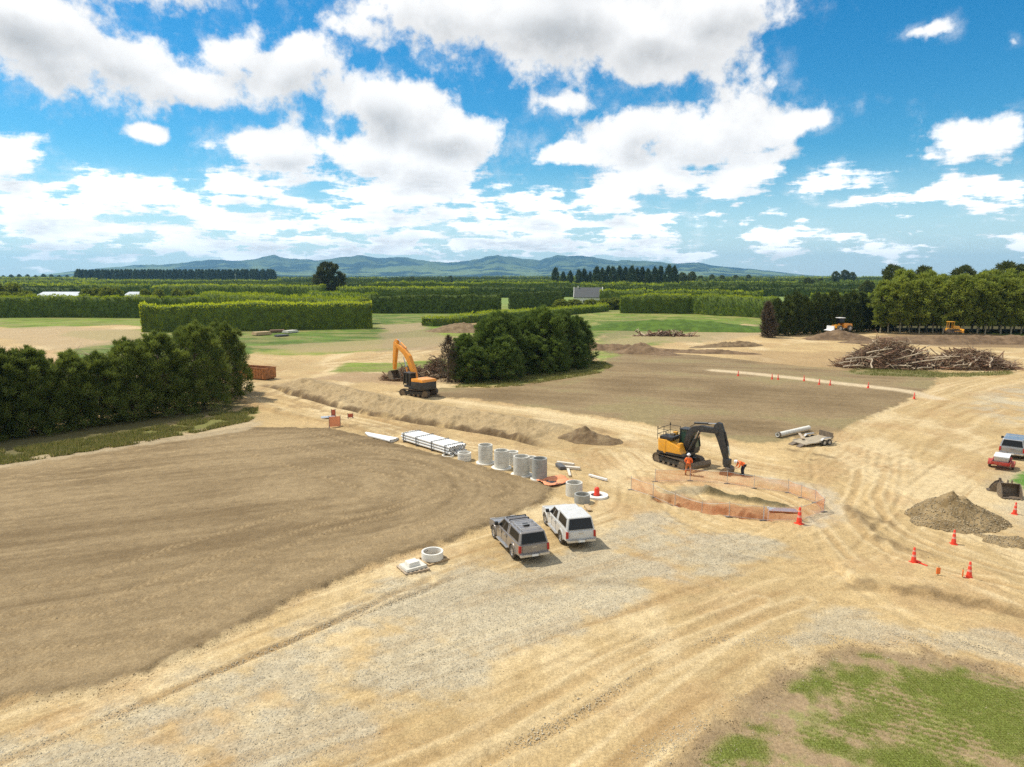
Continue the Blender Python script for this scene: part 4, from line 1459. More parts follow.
# ------------------------------------------------------------------ solid modelling helper
class MB:
    """collects solids, then links them as ONE mesh object"""
    def __init__(self):
        self.v, self.f = [], []

    def add(self, verts, faces):
        k = len(self.v)
        self.v += [tuple(p) for p in verts]
        self.f += [tuple(i + k for i in f) for f in faces]
        return self

    def hexa(self, b, t):
        """b, t: four corners of the bottom and of the top, same winding (ccw from above)"""
        return self.add(list(b) + list(t), [(3, 2, 1, 0), (4, 5, 6, 7), (0, 1, 5, 4), (1, 2, 6, 5), (2, 3, 7, 6), (3, 0, 4, 7)])

    def box(self, x0, x1, y0, y1, z0, z1):
        return self.hexa([(x0, y0, z0), (x1, y0, z0), (x1, y1, z0), (x0, y1, z0)], [(x0, y0, z1), (x1, y0, z1), (x1, y1, z1), (x0, y1, z1)])

    def prism(self, prof, y0, y1, fn=None):
        """profile in (x, z) pushed from y0 to y1; fn may move points"""
        n = len(prof)
        v = [(x, y0, z) for x, z in prof] + [(x, y1, z) for x, z in prof]
        if fn:
            v = [fn(*p) for p in v]
        area = sum(prof[i][0] * prof[(i + 1) % n][1] - prof[(i + 1) % n][0] * prof[i][1] for i in range(n))
        f = [tuple(range(n)), tuple(range(2 * n - 1, n - 1, -1))] + [(i, i + n, (i + 1) % n + n, (i + 1) % n) for i in range(n)]
        if area < 0:
            f = [tuple(reversed(q)) for q in f]
        return self.add(v, f)

    def tube(self, pts, r, n=8, r1=None):
        pts = [Vector(p) for p in pts]
        k = len(pts)
        rings = []
        for i, p in enumerate(pts):
            d = (pts[min(i + 1, k - 1)] - pts[max(i - 1, 0)]).normalized()
            u = d.cross(Vector((0, 0, 1)) if abs(d.z) < .95 else Vector((0, 1, 0))).normalized()
            w = d.cross(u)
            rr = r if r1 is None else r + (r1 - r) * i / max(1, k - 1)
            rings.append([p + (u * math.cos(2 * PI * j / n) + w * math.sin(2 * PI * j / n)) * rr for j in range(n)])
        v = [q for ring in rings for q in ring]
        f = []
        for i in range(k - 1):
            for j in range(n):
                a, b = i * n + j, i * n + (j + 1) % n
                f.append((a, b, b + n, a + n))
        f.append(tuple(range(n - 1, -1, -1)))
        f.append(tuple((k - 1) * n + j for j in range(n)))
        return self.add(v, f)

    def lathe(self, prof, n=24, c=(0, 0, 0), axis='z'):
        """closed ring profile in (r, h) turned about an axis"""
        v = []
        for j in range(n):
            a = 2 * PI * j / n
            for r, h in prof:
                if axis == 'z':
                    v.append((c[0] + r * math.cos(a), c[1] + r * math.sin(a), c[2] + h))
                else:
                    v.append((c[0] + r * math.cos(a), c[1] + h, c[2] + r * math.sin(a)))
        m = len(prof)
        f = []
        for j in range(n):
            for i in range(m):
                a, b = j * m + i, j * m + (i + 1) % m
                c2, d = ((j + 1) % n) * m + (i + 1) % m, ((j + 1) % n) * m + i
                f.append((a, d, c2, b) if axis == 'z' else (a, b, c2, d))
        return self.add(v, f)

    def panel(self, q, u0, u1, v0, v1, out=.006, th=.01):
        """thin plate lying on the quad q = (a, b, c, d) between parameters u, v"""
        a, b, c, d = [Vector(p) for p in q]
        def at(u, v):
            return (a * (1 - u) + b * u) * (1 - v) + (d * (1 - u) + c * u) * v
        n = (b - a).cross(d - a).normalized()
        co = [at(u0, v0), at(u1, v0), at(u1, v1), at(u0, v1)]
        return self.hexa([p + n * (out - th) for p in co], [p + n * out for p in co])

    def build(self, name, m, parent=None, bevel=0.0, smooth=False, seg=2, loc=None):
        me = bpy.data.meshes.new(name)
        me.from_pydata([tuple(p) for p in self.v], [], self.f)
        bm = bmesh.new()
        bm.from_mesh(me)
        bmesh.ops.recalc_face_normals(bm, faces=bm.faces)
        if bevel:
            bmesh.ops.bevel(bm, geom=[e for e in bm.edges if e.calc_face_angle(0) > .35], offset=bevel, segments=seg, affect='EDGES', profile=.7, clamp_overlap=True)
        bm.to_mesh(me)
        bm.free()
        if smooth or bevel:
            me.polygons.foreach_set('use_smooth', [True] * len(me.polygons))
            me.set_sharp_from_angle(angle=R(38))
        me.materials.append(m)
        o = bpy.data.objects.new(name, me)
        if loc:
            o.location = loc
        return link(o, parent)


def arc(cx, cz, r, a0, a1, n=10):
    return [(cx + r * math.cos(R(a0 + (a1 - a0) * i / n)), cz + r * math.sin(R(a0 + (a1 - a0) * i / n))) for i in range(n + 1)]


# materials of made things
PAINT_G = mat('bronze_grey_paint', (.27, .25, .24), .32, .4, .05, 2, dirt=(.36, .28, .18), dirt_amt=.28, coat=.6)
PAINT_W = mat('white_paint', (.60, .60, .58), .35, 0, .03, 2, dirt=(.45, .37, .26), dirt_amt=.3, coat=.5)
PAINT_S = mat('silver_paint', (.38, .39, .40), .33, .5, .05, 2, dirt=(.42, .34, .24), dirt_amt=.3, coat=.5)
GLASS = mat('dark_glass', (.008, .009, .010), .12, 0, .1, 1, spec=.4)
GLASS_G = mat('green_glass', (.05, .10, .07), .08, 0, .1, 1, spec=.8)
BLACK = mat('black_plastic', (.025, .025, .025), .6, 0, .2, 6)
TYRE = mat('tyre_rubber', (.03, .029, .027), .85, 0, .2, 8, dirt=(.30, .23, .14), dirt_amt=.45)
ALLOY = mat('alloy', (.62, .62, .62), .35, .7, .05, 4, dirt=(.4, .32, .22), dirt_amt=.3)
CHROME = mat('bumper_metal', (.58, .57, .55), .3, .7, .06, 4, dirt=(.4, .32, .22), dirt_amt=.3)
REDL = mat('red_lamp_lens', (.42, .02, .015), .25, 0, .1, 9)
CLEARL = mat('clear_lamp_lens', (.7, .7, .7), .15, 0, .05, 9)
PLATE = mat('plate_white', (.75, .75, .72), .5, 0, .03, 9)
YEL = mat('machine_yellow', (.78, .36, .02), .45, 0, .06, 2, dirt=(.42, .28, .13), dirt_amt=.35, coat=.2)
ORG = mat('machine_orange', (.78, .29, .015), .45, 0, .06, 2, dirt=(.42, .28, .13), dirt_amt=.35, coat=.2)
CHAR = mat('machine_charcoal', (.028, .029, .030), .5, 0, .15, 3, dirt=(.24, .18, .11), dirt_amt=.14)
STEEL = mat('muddy_steel', (.16, .13, .10), .6, .4, .25, 5, dirt=(.36, .25, .14), dirt_amt=.6)
TRACKM = mat('track_steel', (.09, .075, .06), .7, .3, .3, 9, dirt=(.33, .23, .13), dirt_amt=.65)
CHROMR = mat('cylinder_rod', (.6, .6, .6), .2, .9, .03, 3)
CONC = mat('concrete', (.60, .58, .51), .85, 0, .12, 3, bump=.004, dirt=(.42, .34, .23), dirt_amt=.25)
CONCL = mat('pale_concrete', (.74, .72, .65), .85, 0, .08, 3, bump=.004, dirt=(.45, .37, .26), dirt_amt=.2)
PVC = mat('white_pipe', (.78, .78, .76), .4, 0, .03, 3, dirt=(.5, .42, .3), dirt_amt=.15)
STRAP = mat('dark_strap', (.10, .10, .10), .7, 0, .1, 3)
TIMBER = mat('timber', (.46, .33, .18), .8, 0, .2, 4, bump=.003, dirt=(.3, .22, .14), dirt_amt=.3)
TIMBERL = mat('bleached_timber', (.66, .60, .50), .8, 0, .12, 4)
ORANGE = mat('safety_orange', (.85, .19, .03), .6, 0, .08, 5)
REDO = mat('cone_red', (.80, .055, .02), .5, 0, .06, 5)
WHITEB = mat('reflective_white', (.8, .8, .8), .4, 0, .04, 5)
SKIN = mat('skin', (.45, .27, .19), .6, 0, .05, 8)
HIVIS = mat('hi_vis_cloth', (.95, .17, .03), .75, 0, .08, 9)
OVERALL = mat('dusty_orange_cloth', (.50, .16, .05), .8, 0, .2, 9)
NAVY = mat('navy_cloth', (.02, .025, .045), .8, 0, .2, 9)
RUST = mat('rusty_steel', (.42, .18, .065), .8, .1, .35, 2.5, bump=.01, dirt=(.16, .07, .04), dirt_amt=.6)
ROOFM = mat('slate_roof', (.11, .115, .12), .9, 0, .15, 1.5)
WALLW = mat('white_wall', (.74, .73, .70), .7, 0, .05, 1)
SHED = mat('pale_shed_roof', (.42, .45, .47), .5, .1, .05, .4)
REDT = mat('trailer_red', (.42, .035, .025), .45, 0, .1, 3, dirt=(.42, .3, .2), dirt_amt=.35)
MUD = mat('muddy_deck', (.36, .30, .21), .85, 0, .2, 3, bump=.01)


# ------------------------------------------------------------------ utes
def wheel(parent, x, y, r=.385, w=.24, side=1):
    wm = MB()
    wm.lathe([(r * .60, -w / 2), (r * .93, -w / 2), (r, -w * .32), (r, w * .32), (r * .93, w / 2), (r * .60, w / 2)], 22, axis='y')
    t = wm.build('wheel', TYRE, parent, smooth=True, loc=(x, y, r))
    rm = MB()
    s = side
    rm.lathe([(0.001, s * w * .2), (r * .58, s * w * .2), (r * .60, s * w * .46), (r * .63, s * w * .46), (r * .63, -s * w * .3), (0.001, -s * w * .3)], 22, axis='y')
    for k in range(6):
        a = k * PI / 3
        ca, sa = math.cos(a), math.sin(a)
        q = []
        for rr_, tt in ((.04, .045), (r * .58, .03)):
            for sg in (-1, 1):
                q.append((rr_ * ca - sg * tt * sa, rr_ * sa + sg * tt * ca))
        y0, y1 = s * w * .2, s * w * .40
        rm.hexa([(q[0][0], y0, q[0][1]), (q[1][0], y0, q[1][1]), (q[3][0], y0, q[3][1]), (q[2][0], y0, q[2][1])], [(q[0][0], y1, q[0][1]), (q[1][0], y1, q[1][1]), (q[3][0], y1, q[3][1]), (q[2][0], y1, q[2][1])])
    rm.build('rim', ALLOY, t, smooth=False)


def ute(loc, heading, paint, label, rails=True, canopy_tall=0.0, roof_rack=True, vent=False):
    root = empty('parked_ute', loc, heading)
    tag(root, label, 'ute')
    xf, xr, wr = 1.66, -1.54, .47
    low = [(-2.62, .62), (-2.60, .50), (-2.1, .46)] + [(xr - wr, .44)][:0] + arc(xr, .385, wr, 172, 8, 10) + [(-.9, .33), (1.0, .33)] + arc(xf, .385, wr, 172, 8, 10) + \
          [(2.25, .36), (2.55, .42), (2.66, .60), (2.64, .84), (2.52, .98), (1.9, 1.10), (1.12, 1.14), (-2.60, 1.12)]
    def taper(x, y, z):
        k = 1 - .045 * sst(np.array(z), .85, 1.15) - .05 * max(0, (.5 - z)) - .10 * max(0.0, (abs(x) - 2.2)) * (1.6 if x > 0 else .6)
        return (x, float(y * k), z)
    b = MB()
    b.prism(low, -.93, .93, taper)
    body = b.build('body', paint, root, bevel=.05, seg=3)
    u = MB()
    u.box(-2.4, 2.4, -.78, .78, .40, .72)
    u.build('underbody', BLACK, root)
    # fender flares
    for sx in (xf, xr):
        for s in (-1, 1):
            fl = MB()
            o_, i_ = arc(sx, .385, wr + .07, 176, 4, 12), arc(sx, .385, wr - .01, 4, 176, 12)
            y0, y1 = s * .80, s * .955
            fl.prism(o_ + i_, min(y0, y1), max(y0, y1))
            fl.build('wheel_arch', paint, root)
    # cab
    c = MB()
    cb = [(-.62, -.87, 1.12), (1.12, -.87, 1.13), (1.12, .87, 1.13), (-.62, .87, 1.12)]
    ct = [(-.50, -.70, 1.74), (.32, -.69, 1.76), (.32, .69, 1.76), (-.50, .70, 1.74)]
    c.hexa(cb, ct)
    c.build('cab', paint, root, bevel=.085, seg=3)
    ws = MB()
    ws.panel((cb[1], cb[2], ct[2], ct[1]), .06, .94, .08, .92, .012)
    ws.build('windscreen', GLASS, root)
    for s, (q0, q1, q2, q3) in ((-1, (cb[0], cb[1], ct[1], ct[0])), (1, (cb[2], cb[3], ct[3], ct[2]))):
        for (u0, u1) in ((.06, .46), (.51, .86)):
            if s > 0:
                u0, u1 = 1 - u1, 1 - u0
            p = MB()
            p.panel((q0, q1, q2, q3), u0, u1, .10, .86, .012)
            p.build('side_window', GLASS, root)
        sl_ = MB()
        for hx in (-.60, .22, 1.08):
            sl_.box(hx, hx + .018, s * .925 - .012, s * .925 + .012, .50, 1.10)
        sl_.build('door_seam', BLACK, root)
        hd = MB()
        for hx in (-.35, .55):
            hd.box(hx, hx + .17, s * .925 - .015, s * .925 + .015, .93, .965)
        hd.build('door_handle', CHROME, root)
        mr = MB()
        mr.box(.86, 1.02, s * 1.0 - .1, s * 1.0 + .1, 1.12, 1.32)
        mr.build('mirror', BLACK, root, bevel=.02)
        ss_ = MB()
        ss_.box(-.85, 1.0, s * .96 - .07, s * .96 + .07, .33, .38)
        ss_.build('side_step', CHROME, root, bevel=.015)
    # canopy over the tray
    kb = [(-2.60, -.88, 1.13), (-.66, -.88, 1.13), (-.66, .88, 1.13), (-2.60, .88, 1.13)]
    kt = [(-2.38, -.73, 1.76 + canopy_tall), (-.66, -.71, 1.78 + canopy_tall), (-.66, .71, 1.78 + canopy_tall), (-2.38, .73, 1.76 + canopy_tall)]
    k = MB()
    k.hexa(kb, kt)
    can = k.build('canopy', paint, root, bevel=.085, seg=3)
    for s, (q0, q1, q2, q3) in ((-1, (kb[0], kb[1], kt[1], kt[0])), (1, (kb[2], kb[3], kt[3], kt[2]))):
        p = MB()
        p.panel((q0, q1, q2, q3), .14, .88, .16, .84, .012)
        p.build('canopy_window', GLASS, can)
    p = MB()
    p.panel((kb[3], kb[0], kt[0], kt[3]), .06, .94, .06, .90, .014)
    p.build('rear_window', GLASS, can)
    if roof_rack:
        rk = MB()
        z = 1.80 + canopy_tall
        for s in (-1, 1):
            rk.box(-2.2, -.75, s * .58 - .02, s * .58 + .02, z + .03, z + .07)
        for x in (-2.1, -1.5, -.9):
            rk.box(x - .025, x + .025, -.60, .60, z + .072, z + .10)
            for s in (-1, 1):
                rk.box(x - .03, x + .03, s * .58 - .03, s * .58 + .03, z - .05, z + .03)
        rk.build('roof_rack', ALLOY, root)
        r2 = MB()
        for x in (-.3, .18):
            r2.box(x - .03, x + .03, -.62, .62, 1.80, 1.84)
            for s in (-1, 1):
                r2.box(x - .03, x + .03, s * .6 - .02, s * .6 + .02, 1.72, 1.80)
        r2.build('roof_bars', BLACK, root)
    if vent:
        v = MB()
        v.box(-1.55, -1.2, -.16, .16, 1.76 + canopy_tall, 1.86 + canopy_tall)
        v.build('roof_vent', BLACK, can, bevel=.02)
    # rear end
    tg = MB()
    tg.box(-2.655, -2.60, -.70, .70, .66, 1.08)
    tgo = tg.build('tailgate', paint, root, bevel=.02)
    h = MB()
    h.box(-2.675, -2.656, -.14, .14, .93, .99)
    h.build('tailgate_handle', CHROME, tgo)
    for s in (-1, 1):
        l = MB()
        l.hexa([(-2.665, s * .86 - .07, .68), (-2.52, s * .86 - .07, .68), (-2.52, s * .86 + .065, .68), (-2.645, s * .86 + .065, .68)], [(-2.655, s * .845 - .07, 1.07), (-2.52, s * .845 - .07, 1.07), (-2.52, s * .845 + .065, 1.07), (-2.63, s * .845 + .065, 1.07)])
        l.build('tail_light', REDL, root, bevel=.01)
        f = MB()
        f.box(2.46, 2.60, s * .68 - .16, s * .68 + .16, .80, .96)
        f.build('headlight', CLEARL, root, bevel=.02)
    bp = MB()
    bp.box(-2.80, -2.60, -.88, -.28, .46, .60)
    bp.box(-2.80, -2.60, .28, .88, .46, .60)
    bp.box(-2.76, -2.60, -.28, .28, .44, .56)
    bp.build('rear_bumper', CHROME, root, bevel=.02)
    pl = MB()
    pl.box(-2.79, -2.765, -.19, .19, .455, .575)
    pl.build('number_plate', PLATE, root)
    fb = MB()
    fb.box(2.60, 2.72, -.80, .80, .42, .60)
    fb.build('front_bumper', paint, root, bevel=.03)
    gr = MB()
    gr.box(2.60, 2.66, -.42, .42, .66, .90)
    gr.build('grille', BLACK, root)
    sc = MB()   # bonnet shut line and scoop
    sc.box(1.30, 1.72, -.28, .28, 1.10, 1.165)
    sc.build('bonnet_scoop', paint, root, bevel=.02)
    for x in (xf, xr):
        for s in (-1, 1):
            wheel(root, x, s * .83, side=s)
    return root


def on_ground(x, y, dz=0):
    return (x, y, gz(x, y) + dz)


ute(on_ground(.32, 38.95), math.atan2(3.3, -1.25), PAINT_G, 'bronze-grey ute with roof racks and canopy, the nearer of the parked pair', vent=True)
ute(on_ground(3.45, 41.05), math.atan2(2.9, -.72), PAINT_W, 'white ute with tall white canopy parked beside the grey one', roof_rack=False, canopy_tall=.10)
x3, y3 = P(1013, 457)
ute(on_ground(x3 + .9, y3 + 1.2), math.atan2(.78, .66), PAINT_S, 'silver double cab ute hitched to the small red trailer', roof_rack=False, canopy_tall=-.02)


# ------------------------------------------------------------------ small red trailer with white tank box
def red_trailer():
    x, y = P(1001, 468)
    r = empty('box_trailer', on_ground(x, y), math.atan2(.78, .66))
    tag(r, 'small red trailer carrying a white box behind the silver ute', 'trailer')
    m = MB(); m.box(-1.0, 1.0, -.62, .62, .42, .50); m.build('deck', REDT, r)
    m = MB()
    for s in (-1, 1):
        m.box(-1.0, 1.0, s * .62 - .03, s * .62 + .03, .50, .74)
    m.box(-1.03, -.97, -.62, .62, .50, .70)
    m.box(.97, 1.03, -.62, .62, .50, .80)
    m.build('side_panel', REDT, r)
    for s in (-1, 1):
        m = MB(); m.prism(arc(0, .30, .42, 180, 0, 10) + arc(0, .30, .37, 0, 180, 10), s * .80 - .13, s * .80 + .13); m.build('mudguard', REDT, r)
        wheel(r, 0, s * .80, .29, .18, s)
    m = MB(); m.tube([(1.0, .45, .44), (2.0, 0, .44)], .04); m.tube([(1.0, -.45, .44), (2.0, 0, .44)], .04); m.tube([(1.9, 0, .44), (2.35, 0, .46)], .045); m.build('drawbar', REDT, r)
    for s in (-1, 1):
        m = MB(); m.box(-1.06, -1.03, s * .52 - .08, s * .52 + .08, .52, .62); m.build('tail_light', REDL, r)
    t = empty('storage_box', on_ground(x, y, .5), math.atan2(.78, .66))
    tag(t, 'white lidded box standing on the small red trailer', 'box')
    m = MB(); m.box(-.75, .80, -.50, .50, .01, .55); m.build('box_body', CHROME, t, bevel=.02)
    m = MB(); m.box(-.80, .85, -.54, .54, .552, .64); m.build('lid', WHITEB, t, bevel=.02)


red_trailer()


# ------------------------------------------------------------------ excavators
def bucket_profile(s=1.0):
    o = arc(0, 0, .55 * s, 200, 350, 9)
    i = arc(0, 0, .49 * s, 350, 200, 9)
    return o + i


def build_bucket(name, m, parent, w=.9, s=1.0, T=None):
    """open digging bucket; mouth towards +x after T"""
    b = MB()
    shell = [(-.10, .48), (-.42, .34), (-.58, .02), (-.50, -.36), (-.18, -.58), (.30, -.60), (.66, -.52)]
    inner = [(x * .9 + .02, z * .9 + .01) for x, z in shell][::-1]
    b.prism([(x * s, z * s) for x, z in shell + inner], -w / 2, w / 2)
    side = [(-.10, .48), (-.42, .34), (-.58, .02), (-.50, -.36), (-.18, -.58), (.30, -.60), (.66, -.52), (.50, -.10), (.20, .30)]
    for sd in (-1, 1):
        y = sd * (w / 2 - .02)
        b.prism([(x * s, z * s) for x, z in side], y - .024, y + .024)
    for k in range(5):
        y = -w / 2 + w * (k + .5) / 5
        b.hexa([(.60 * s, y - .05, -.56 * s), (.84 * s, y - .02, -.515 * s), (.84 * s, y + .02, -.515 * s), (.60 * s, y + .05, -.56 * s)], [(.60 * s, y - .05, -.49 * s), (.84 * s, y - .02, -.495 * s), (.84 * s, y + .02, -.495 * s), (.60 * s, y + .05, -.49 * s)])
    for y in (-.14, .14):   # lugs
        b.prism([(-.30 * s, .38 * s), (-.05 * s, .46 * s), (-.02 * s, .70 * s), (-.22 * s, .72 * s)], y * s - .02, y * s + .02)
    if T is not None:
        b.v = [tuple(T @ Vector(p)) for p in b.v]
    return b.build(name, m, parent)


def beam(pts_top, pts_bot, w):
    """boxed arm: outline in (x, z) closed, width w"""
    b = MB()
    b.prism(pts_top + pts_bot[::-1], -w / 2, w / 2)
    return b


def track(parent, y, L, h, w):
    t = MB()
    r = h / 2
    a = L / 2 - r
    o = arc(a, r, r, -90, 90, 8) + arc(-a, r, r, 90, 270, 8)
    i = arc(-a, r, r - .06, 270, 90, 8) + arc(a, r, r - .06, 90, -90, 8)
    n = len(o)
    v, f = [], []
    inn = arc(a, r, r - .06, -90, 90, 8) + arc(-a, r, r - .06, 90, 270, 8)
    for k in range(n):
        v += [(o[k][0], y - w / 2, o[k][1]), (o[k][0], y + w / 2, o[k][1]), (inn[k][0], y + w / 2, inn[k][1]), (inn[k][0], y - w / 2, inn[k][1])]
    for k in range(n):
        q = (k + 1) % n
        for j in range(4):
            f.append((4 * k + j, 4 * k + (j + 1) % 4, 4 * q + (j + 1) % 4, 4 * q + j))
    t.add(v, f)
    # grousers
    per = 2 * (2 * a) + 2 * PI * r
    m = int(per / .17)
    for k in range(m):
        s = per * k / m
        if s < 2 * a:
            x, z, an = -a + s, 0, -90
        elif s < 2 * a + PI * r:
            an = -90 + (s - 2 * a) / r * 180 / PI
            x, z = a + r * math.cos(R(an)), r + r * math.sin(R(an))
        elif s < 4 * a + PI * r:
            x, z, an = a - (s - 2 * a - PI * r), 2 * r, 90
        else:
            an = 90 + (s - 4 * a - PI * r) / r * 180 / PI
            x, z = -a + r * math.cos(R(an)), r + r * math.sin(R(an))
        c, s_ = math.cos(R(an)), math.sin(R(an))
        tx, tz = -s_, c
        p = []
        for (q, e) in ((-.035, 0), (.035, 0), (.02, .035), (-.02, .035)):
            p.append((x + tx * q + c * e, z + tz * q + s_ * e))
        t.prism(p, y - w / 2 - .002, y + w / 2 + .002)
    tr = t.build('track', TRACKM, parent)
    fr = MB()
    fr.prism([(-a, r * .55), (a, r * .55), (a + r * .3, r), (a, r * 1.5), (-a, r * 1.5), (-a - r * .3, r)], y - w * .33, y + w * .33)
    fr.build('track_frame', CHAR, tr)
    for x in np.linspace(-a * .8, a * .8, 5):
        rl = MB(); rl.lathe([(0.001, -w * .42), (r * .36, -w * .42), (r * .36, w * .42), (0.001, w * .42)], 12, (x, y, r * .45), 'y'); rl.build('track_roller', STEEL, tr, smooth=True)
    for x in (-a, a):
        rl = MB(); rl.lathe([(0.001, -w * .40), (r * .80, -w * .40), (r * .80, w * .40), (0.001, w * .40)], 16, (x, y, r), 'y'); rl.build('idler', STEEL, tr, smooth=True)
    return tr


def cyl(parent, p0, p1, r, frac=.6, y=0):
    a, b = Vector((p0[0], y, p0[1])), Vector((p1[0], y, p1[1]))
    m = MB(); m.tube([a, a + (b - a) * frac], r, 10); c = m.build('hydraulic_cylinder', CHAR, parent, smooth=True)
    m = MB(); m.tube([a + (b - a) * (frac - .02), b], r * .55, 8); m.build('cylinder_rod', CHROMR, c, smooth=True)


def cab(parent, x0, x1, y0, y1, z0, z1, frame_m, glass_m):
    """operator's cab: posts and roof with glass between"""
    f = MB()
    p = .055
    xs = ((x0, x0), (x1, x1 - .12))
    for (xb, xt) in xs:
        for y in (y0 + p, y1 - p):
            f.hexa([(xb - p, y - p, z0), (xb + p, y - p, z0), (xb + p, y + p, z0), (xb - p, y + p, z0)], [(xt - p, y - p, z1), (xt + p, y - p, z1), (xt + p, y + p, z1), (xt - p, y + p, z1)])
    f.box(x0 - .05, x1 + .02, y0, y1, z0, z0 + .32)
    for y in (y0 + p, y1 - p):
        xm = (x0 + x1) / 2 - .1
        f.box(xm - p * .7, xm + p * .7, y - p, y + p, z0, z1)
    f.box(x0 - .06, x1 - .04, y0 - .01, y1 + .01, z1 - .002, z1 + .09)
    c = f.build('cab', frame_m, parent, bevel=.015)
    g = MB()
    q = .02
    g.hexa([(x0 + q, y0 + q + .03, z0 + .3), (x1 - q, y0 + q + .03, z0 + .3), (x1 - q, y1 - q - .03, z0 + .3), (x0 + q, y1 - q - .03, z0 + .3)], [(x0 + q, y0 + q + .03, z1), (x1 - .12 - q, y0 + q + .03, z1), (x1 - .12 - q, y1 - q - .03, z1), (x0 + q, y1 - q - .03, z1)])
    g.build('cab_glass', glass_m, c)
    s = MB(); s.box(x0 + .25, x0 + .75, (y0 + y1) / 2 - .22, (y0 + y1) / 2 + .22, z0 + .32, z0 + .75)
    return c


def excavator_near():
    x, y = 14.35, 57.2
    base = empty('excavator', on_ground(x, y), math.atan2(-.84, .56))
    tag(base, 'yellow and black tracked excavator digging beside the mesh-fenced pit', 'excavator')
    track(base, -1.0, 3.7, .80, .5)
    track(base, 1.0, 3.7, .80, .5)
    m = MB(); m.box(-.9, .9, -.85, .85, .35, .78); m.lathe([(0.001, .78), (.62, .78), (.62, .95), (0.001, .95)], 20); m.build('undercarriage', CHAR, base)
    m = MB()
    m.prism([(2.35, .12), (2.42, .10), (2.52, .40), (2.42, .72), (2.36, .70), (2.42, .4)], -1.25, 1.25)
    for s in (-1, 1):
        m.box(1.0, 2.42, s * .55 - .06, s * .55 + .06, .32, .44)
    m.build('dozer_blade', STEEL, base)
    # upper works turned a little against the tracks
    up = .22
    hs = empty('upper_works', (0, 0, .95), up)
    hs.parent = base
    def part(mb, name, m_, **k):
        mb.v = [tuple(Matrix.Rotation(up, 3, 'Z') @ Vector(p) + Vector((0, 0, .95))) for p in mb.v]
        return mb.build(name, m_, base, **k)
    bpy.data.objects.remove(hs)
    m = MB()
    m.hexa([(-1.45, -1.2, .02), (1.25, -1.2, .02), (1.25, 1.2, .02), (-1.45, 1.2, .02)], [(-1.45, -1.2, .22), (1.25, -1.2, .22), (1.25, 1.2, .22), (-1.45, 1.2, .22)])
    part(m, 'turntable_deck', CHAR, bevel=.03)
    # counterweight: rounded back, yellow, swept up
    prof = [(-.55, -1.22), (-1.25, -1.16), (-1.52, -.85), (-1.60, 0), (-1.52, .85), (-1.25, 1.16), (-.55, 1.22), (-.55, -1.22)][:-1]
    m = MB()
    m.add([(a, b, .10) for a, b in prof] + [(a * 1.02, b, 1.22) for a, b in prof], [tuple(range(6, -1, -1)), tuple(range(7, 14))] + [(i, (i + 1) % 7, (i + 1) % 7 + 7, i + 7) for i in range(7)])
    part(m, 'counterweight', YEL, bevel=.05)
    m = MB()
    m.hexa([(-.55, -1.21, .22), (.95, -1.21, .22), (.95, -.35, .22), (-.55, -.35, .22)], [(-.55, -1.19, 1.22), (.70, -1.19, .72), (.70, -.35, .72), (-.55, -.35, 1.22)])
    part(m, 'side_cover', YEL, bevel=.03)
    m = MB()
    m.box(-1.3, -.1, -1.0, .2, 1.20, 1.48)
    m.box(-1.2, -.5, .2, 1.0, 1.20, 1.36)
    part(m, 'engine_cover', CHAR, bevel=.05)
    m = MB()
    m.tube([(-1.0, -.5, 1.45), (-1.0, -.5, 1.8)], .05)
    part(m, 'exhaust', BLACK)
    for k, (a, b) in enumerate(((-.75, -.2), (-.25, .45), (-.95, .6))):
        m = MB(); m.box(a, a + .34, b, b + .34, 1.34, 1.62)
        part(m, 'toolbox', (STEEL, CHAR, YEL)[k], bevel=.02)
    # cab on the far side
    m = MB(); m.hexa([(-.15, .25, .22), (1.35, .25, .22), (1.35, 1.2, .22), (-.15, 1.2, .22)], [(-.15, .25, .62), (1.35, .25, .62), (1.35, 1.2, .62), (-.15, 1.2, .62)])
    part(m, 'cab_base', CHAR)
    f = MB()
    for (xb, xt) in ((-.1, -.05), (.62, .62), (1.38, 1.16)):
        for yy in (.30, 1.15):
            f.hexa([(xb - .05, yy - .05, .6), (xb + .05, yy - .05, .6), (xb + .05, yy + .05, .6), (xb - .05, yy + .05, .6)], [(xt - .05, yy - .05, 2.0), (xt + .05, yy - .05, 2.0), (xt + .05, yy + .05, 2.0), (xt - .05, yy + .05, 2.0)])
    f.box(-.14, 1.24, .24, 1.21, 2.0, 2.1)
    cb = part(f, 'cab', CHAR, bevel=.015)
    g = MB()
    g.hexa([(-.08, .31, .6), (1.36, .31, .6), (1.36, 1.14, .6), (-.08, 1.14, .6)], [(-.03, .31, 2.0), (1.13, .31, 2.0), (1.13, 1.14, 2.0), (-.03, 1.14, 2.0)])
    g = part(g, 'cab_glass', GLASS_G)
    g.parent = cb
    m = MB(); m.box(.40, .70, -1.0, -.45, .62, 1.05)
    part(m, 'fuel_tank', YEL, bevel=.06)
    # handrails at the back
    m = MB()
    P_ = [(-1.45, -1.1), (-1.45, .95), (-.35, .95)]
    for a in ((-1.45, -1.1), (-1.45, -.1), (-1.45, .95), (-.45, -1.1), (-.45, .95)):
        m.tube([(a[0], a[1], 1.18), (a[0], a[1], 2.1)], .028, 6)
    for z in (1.65, 2.1):
        m.tube([(-.45, -1.1, z), (-1.45, -1.1, z), (-1.45, .95, z), (-.45, .95, z)], .025, 6)
    for a in ((-1.45, -1.1), (-1.45, .95)):
        m.tube([(a[0], a[1], 2.1), (a[0], a[1], 2.3)], .05, 6)
    part(m, 'handrail', BLACK)
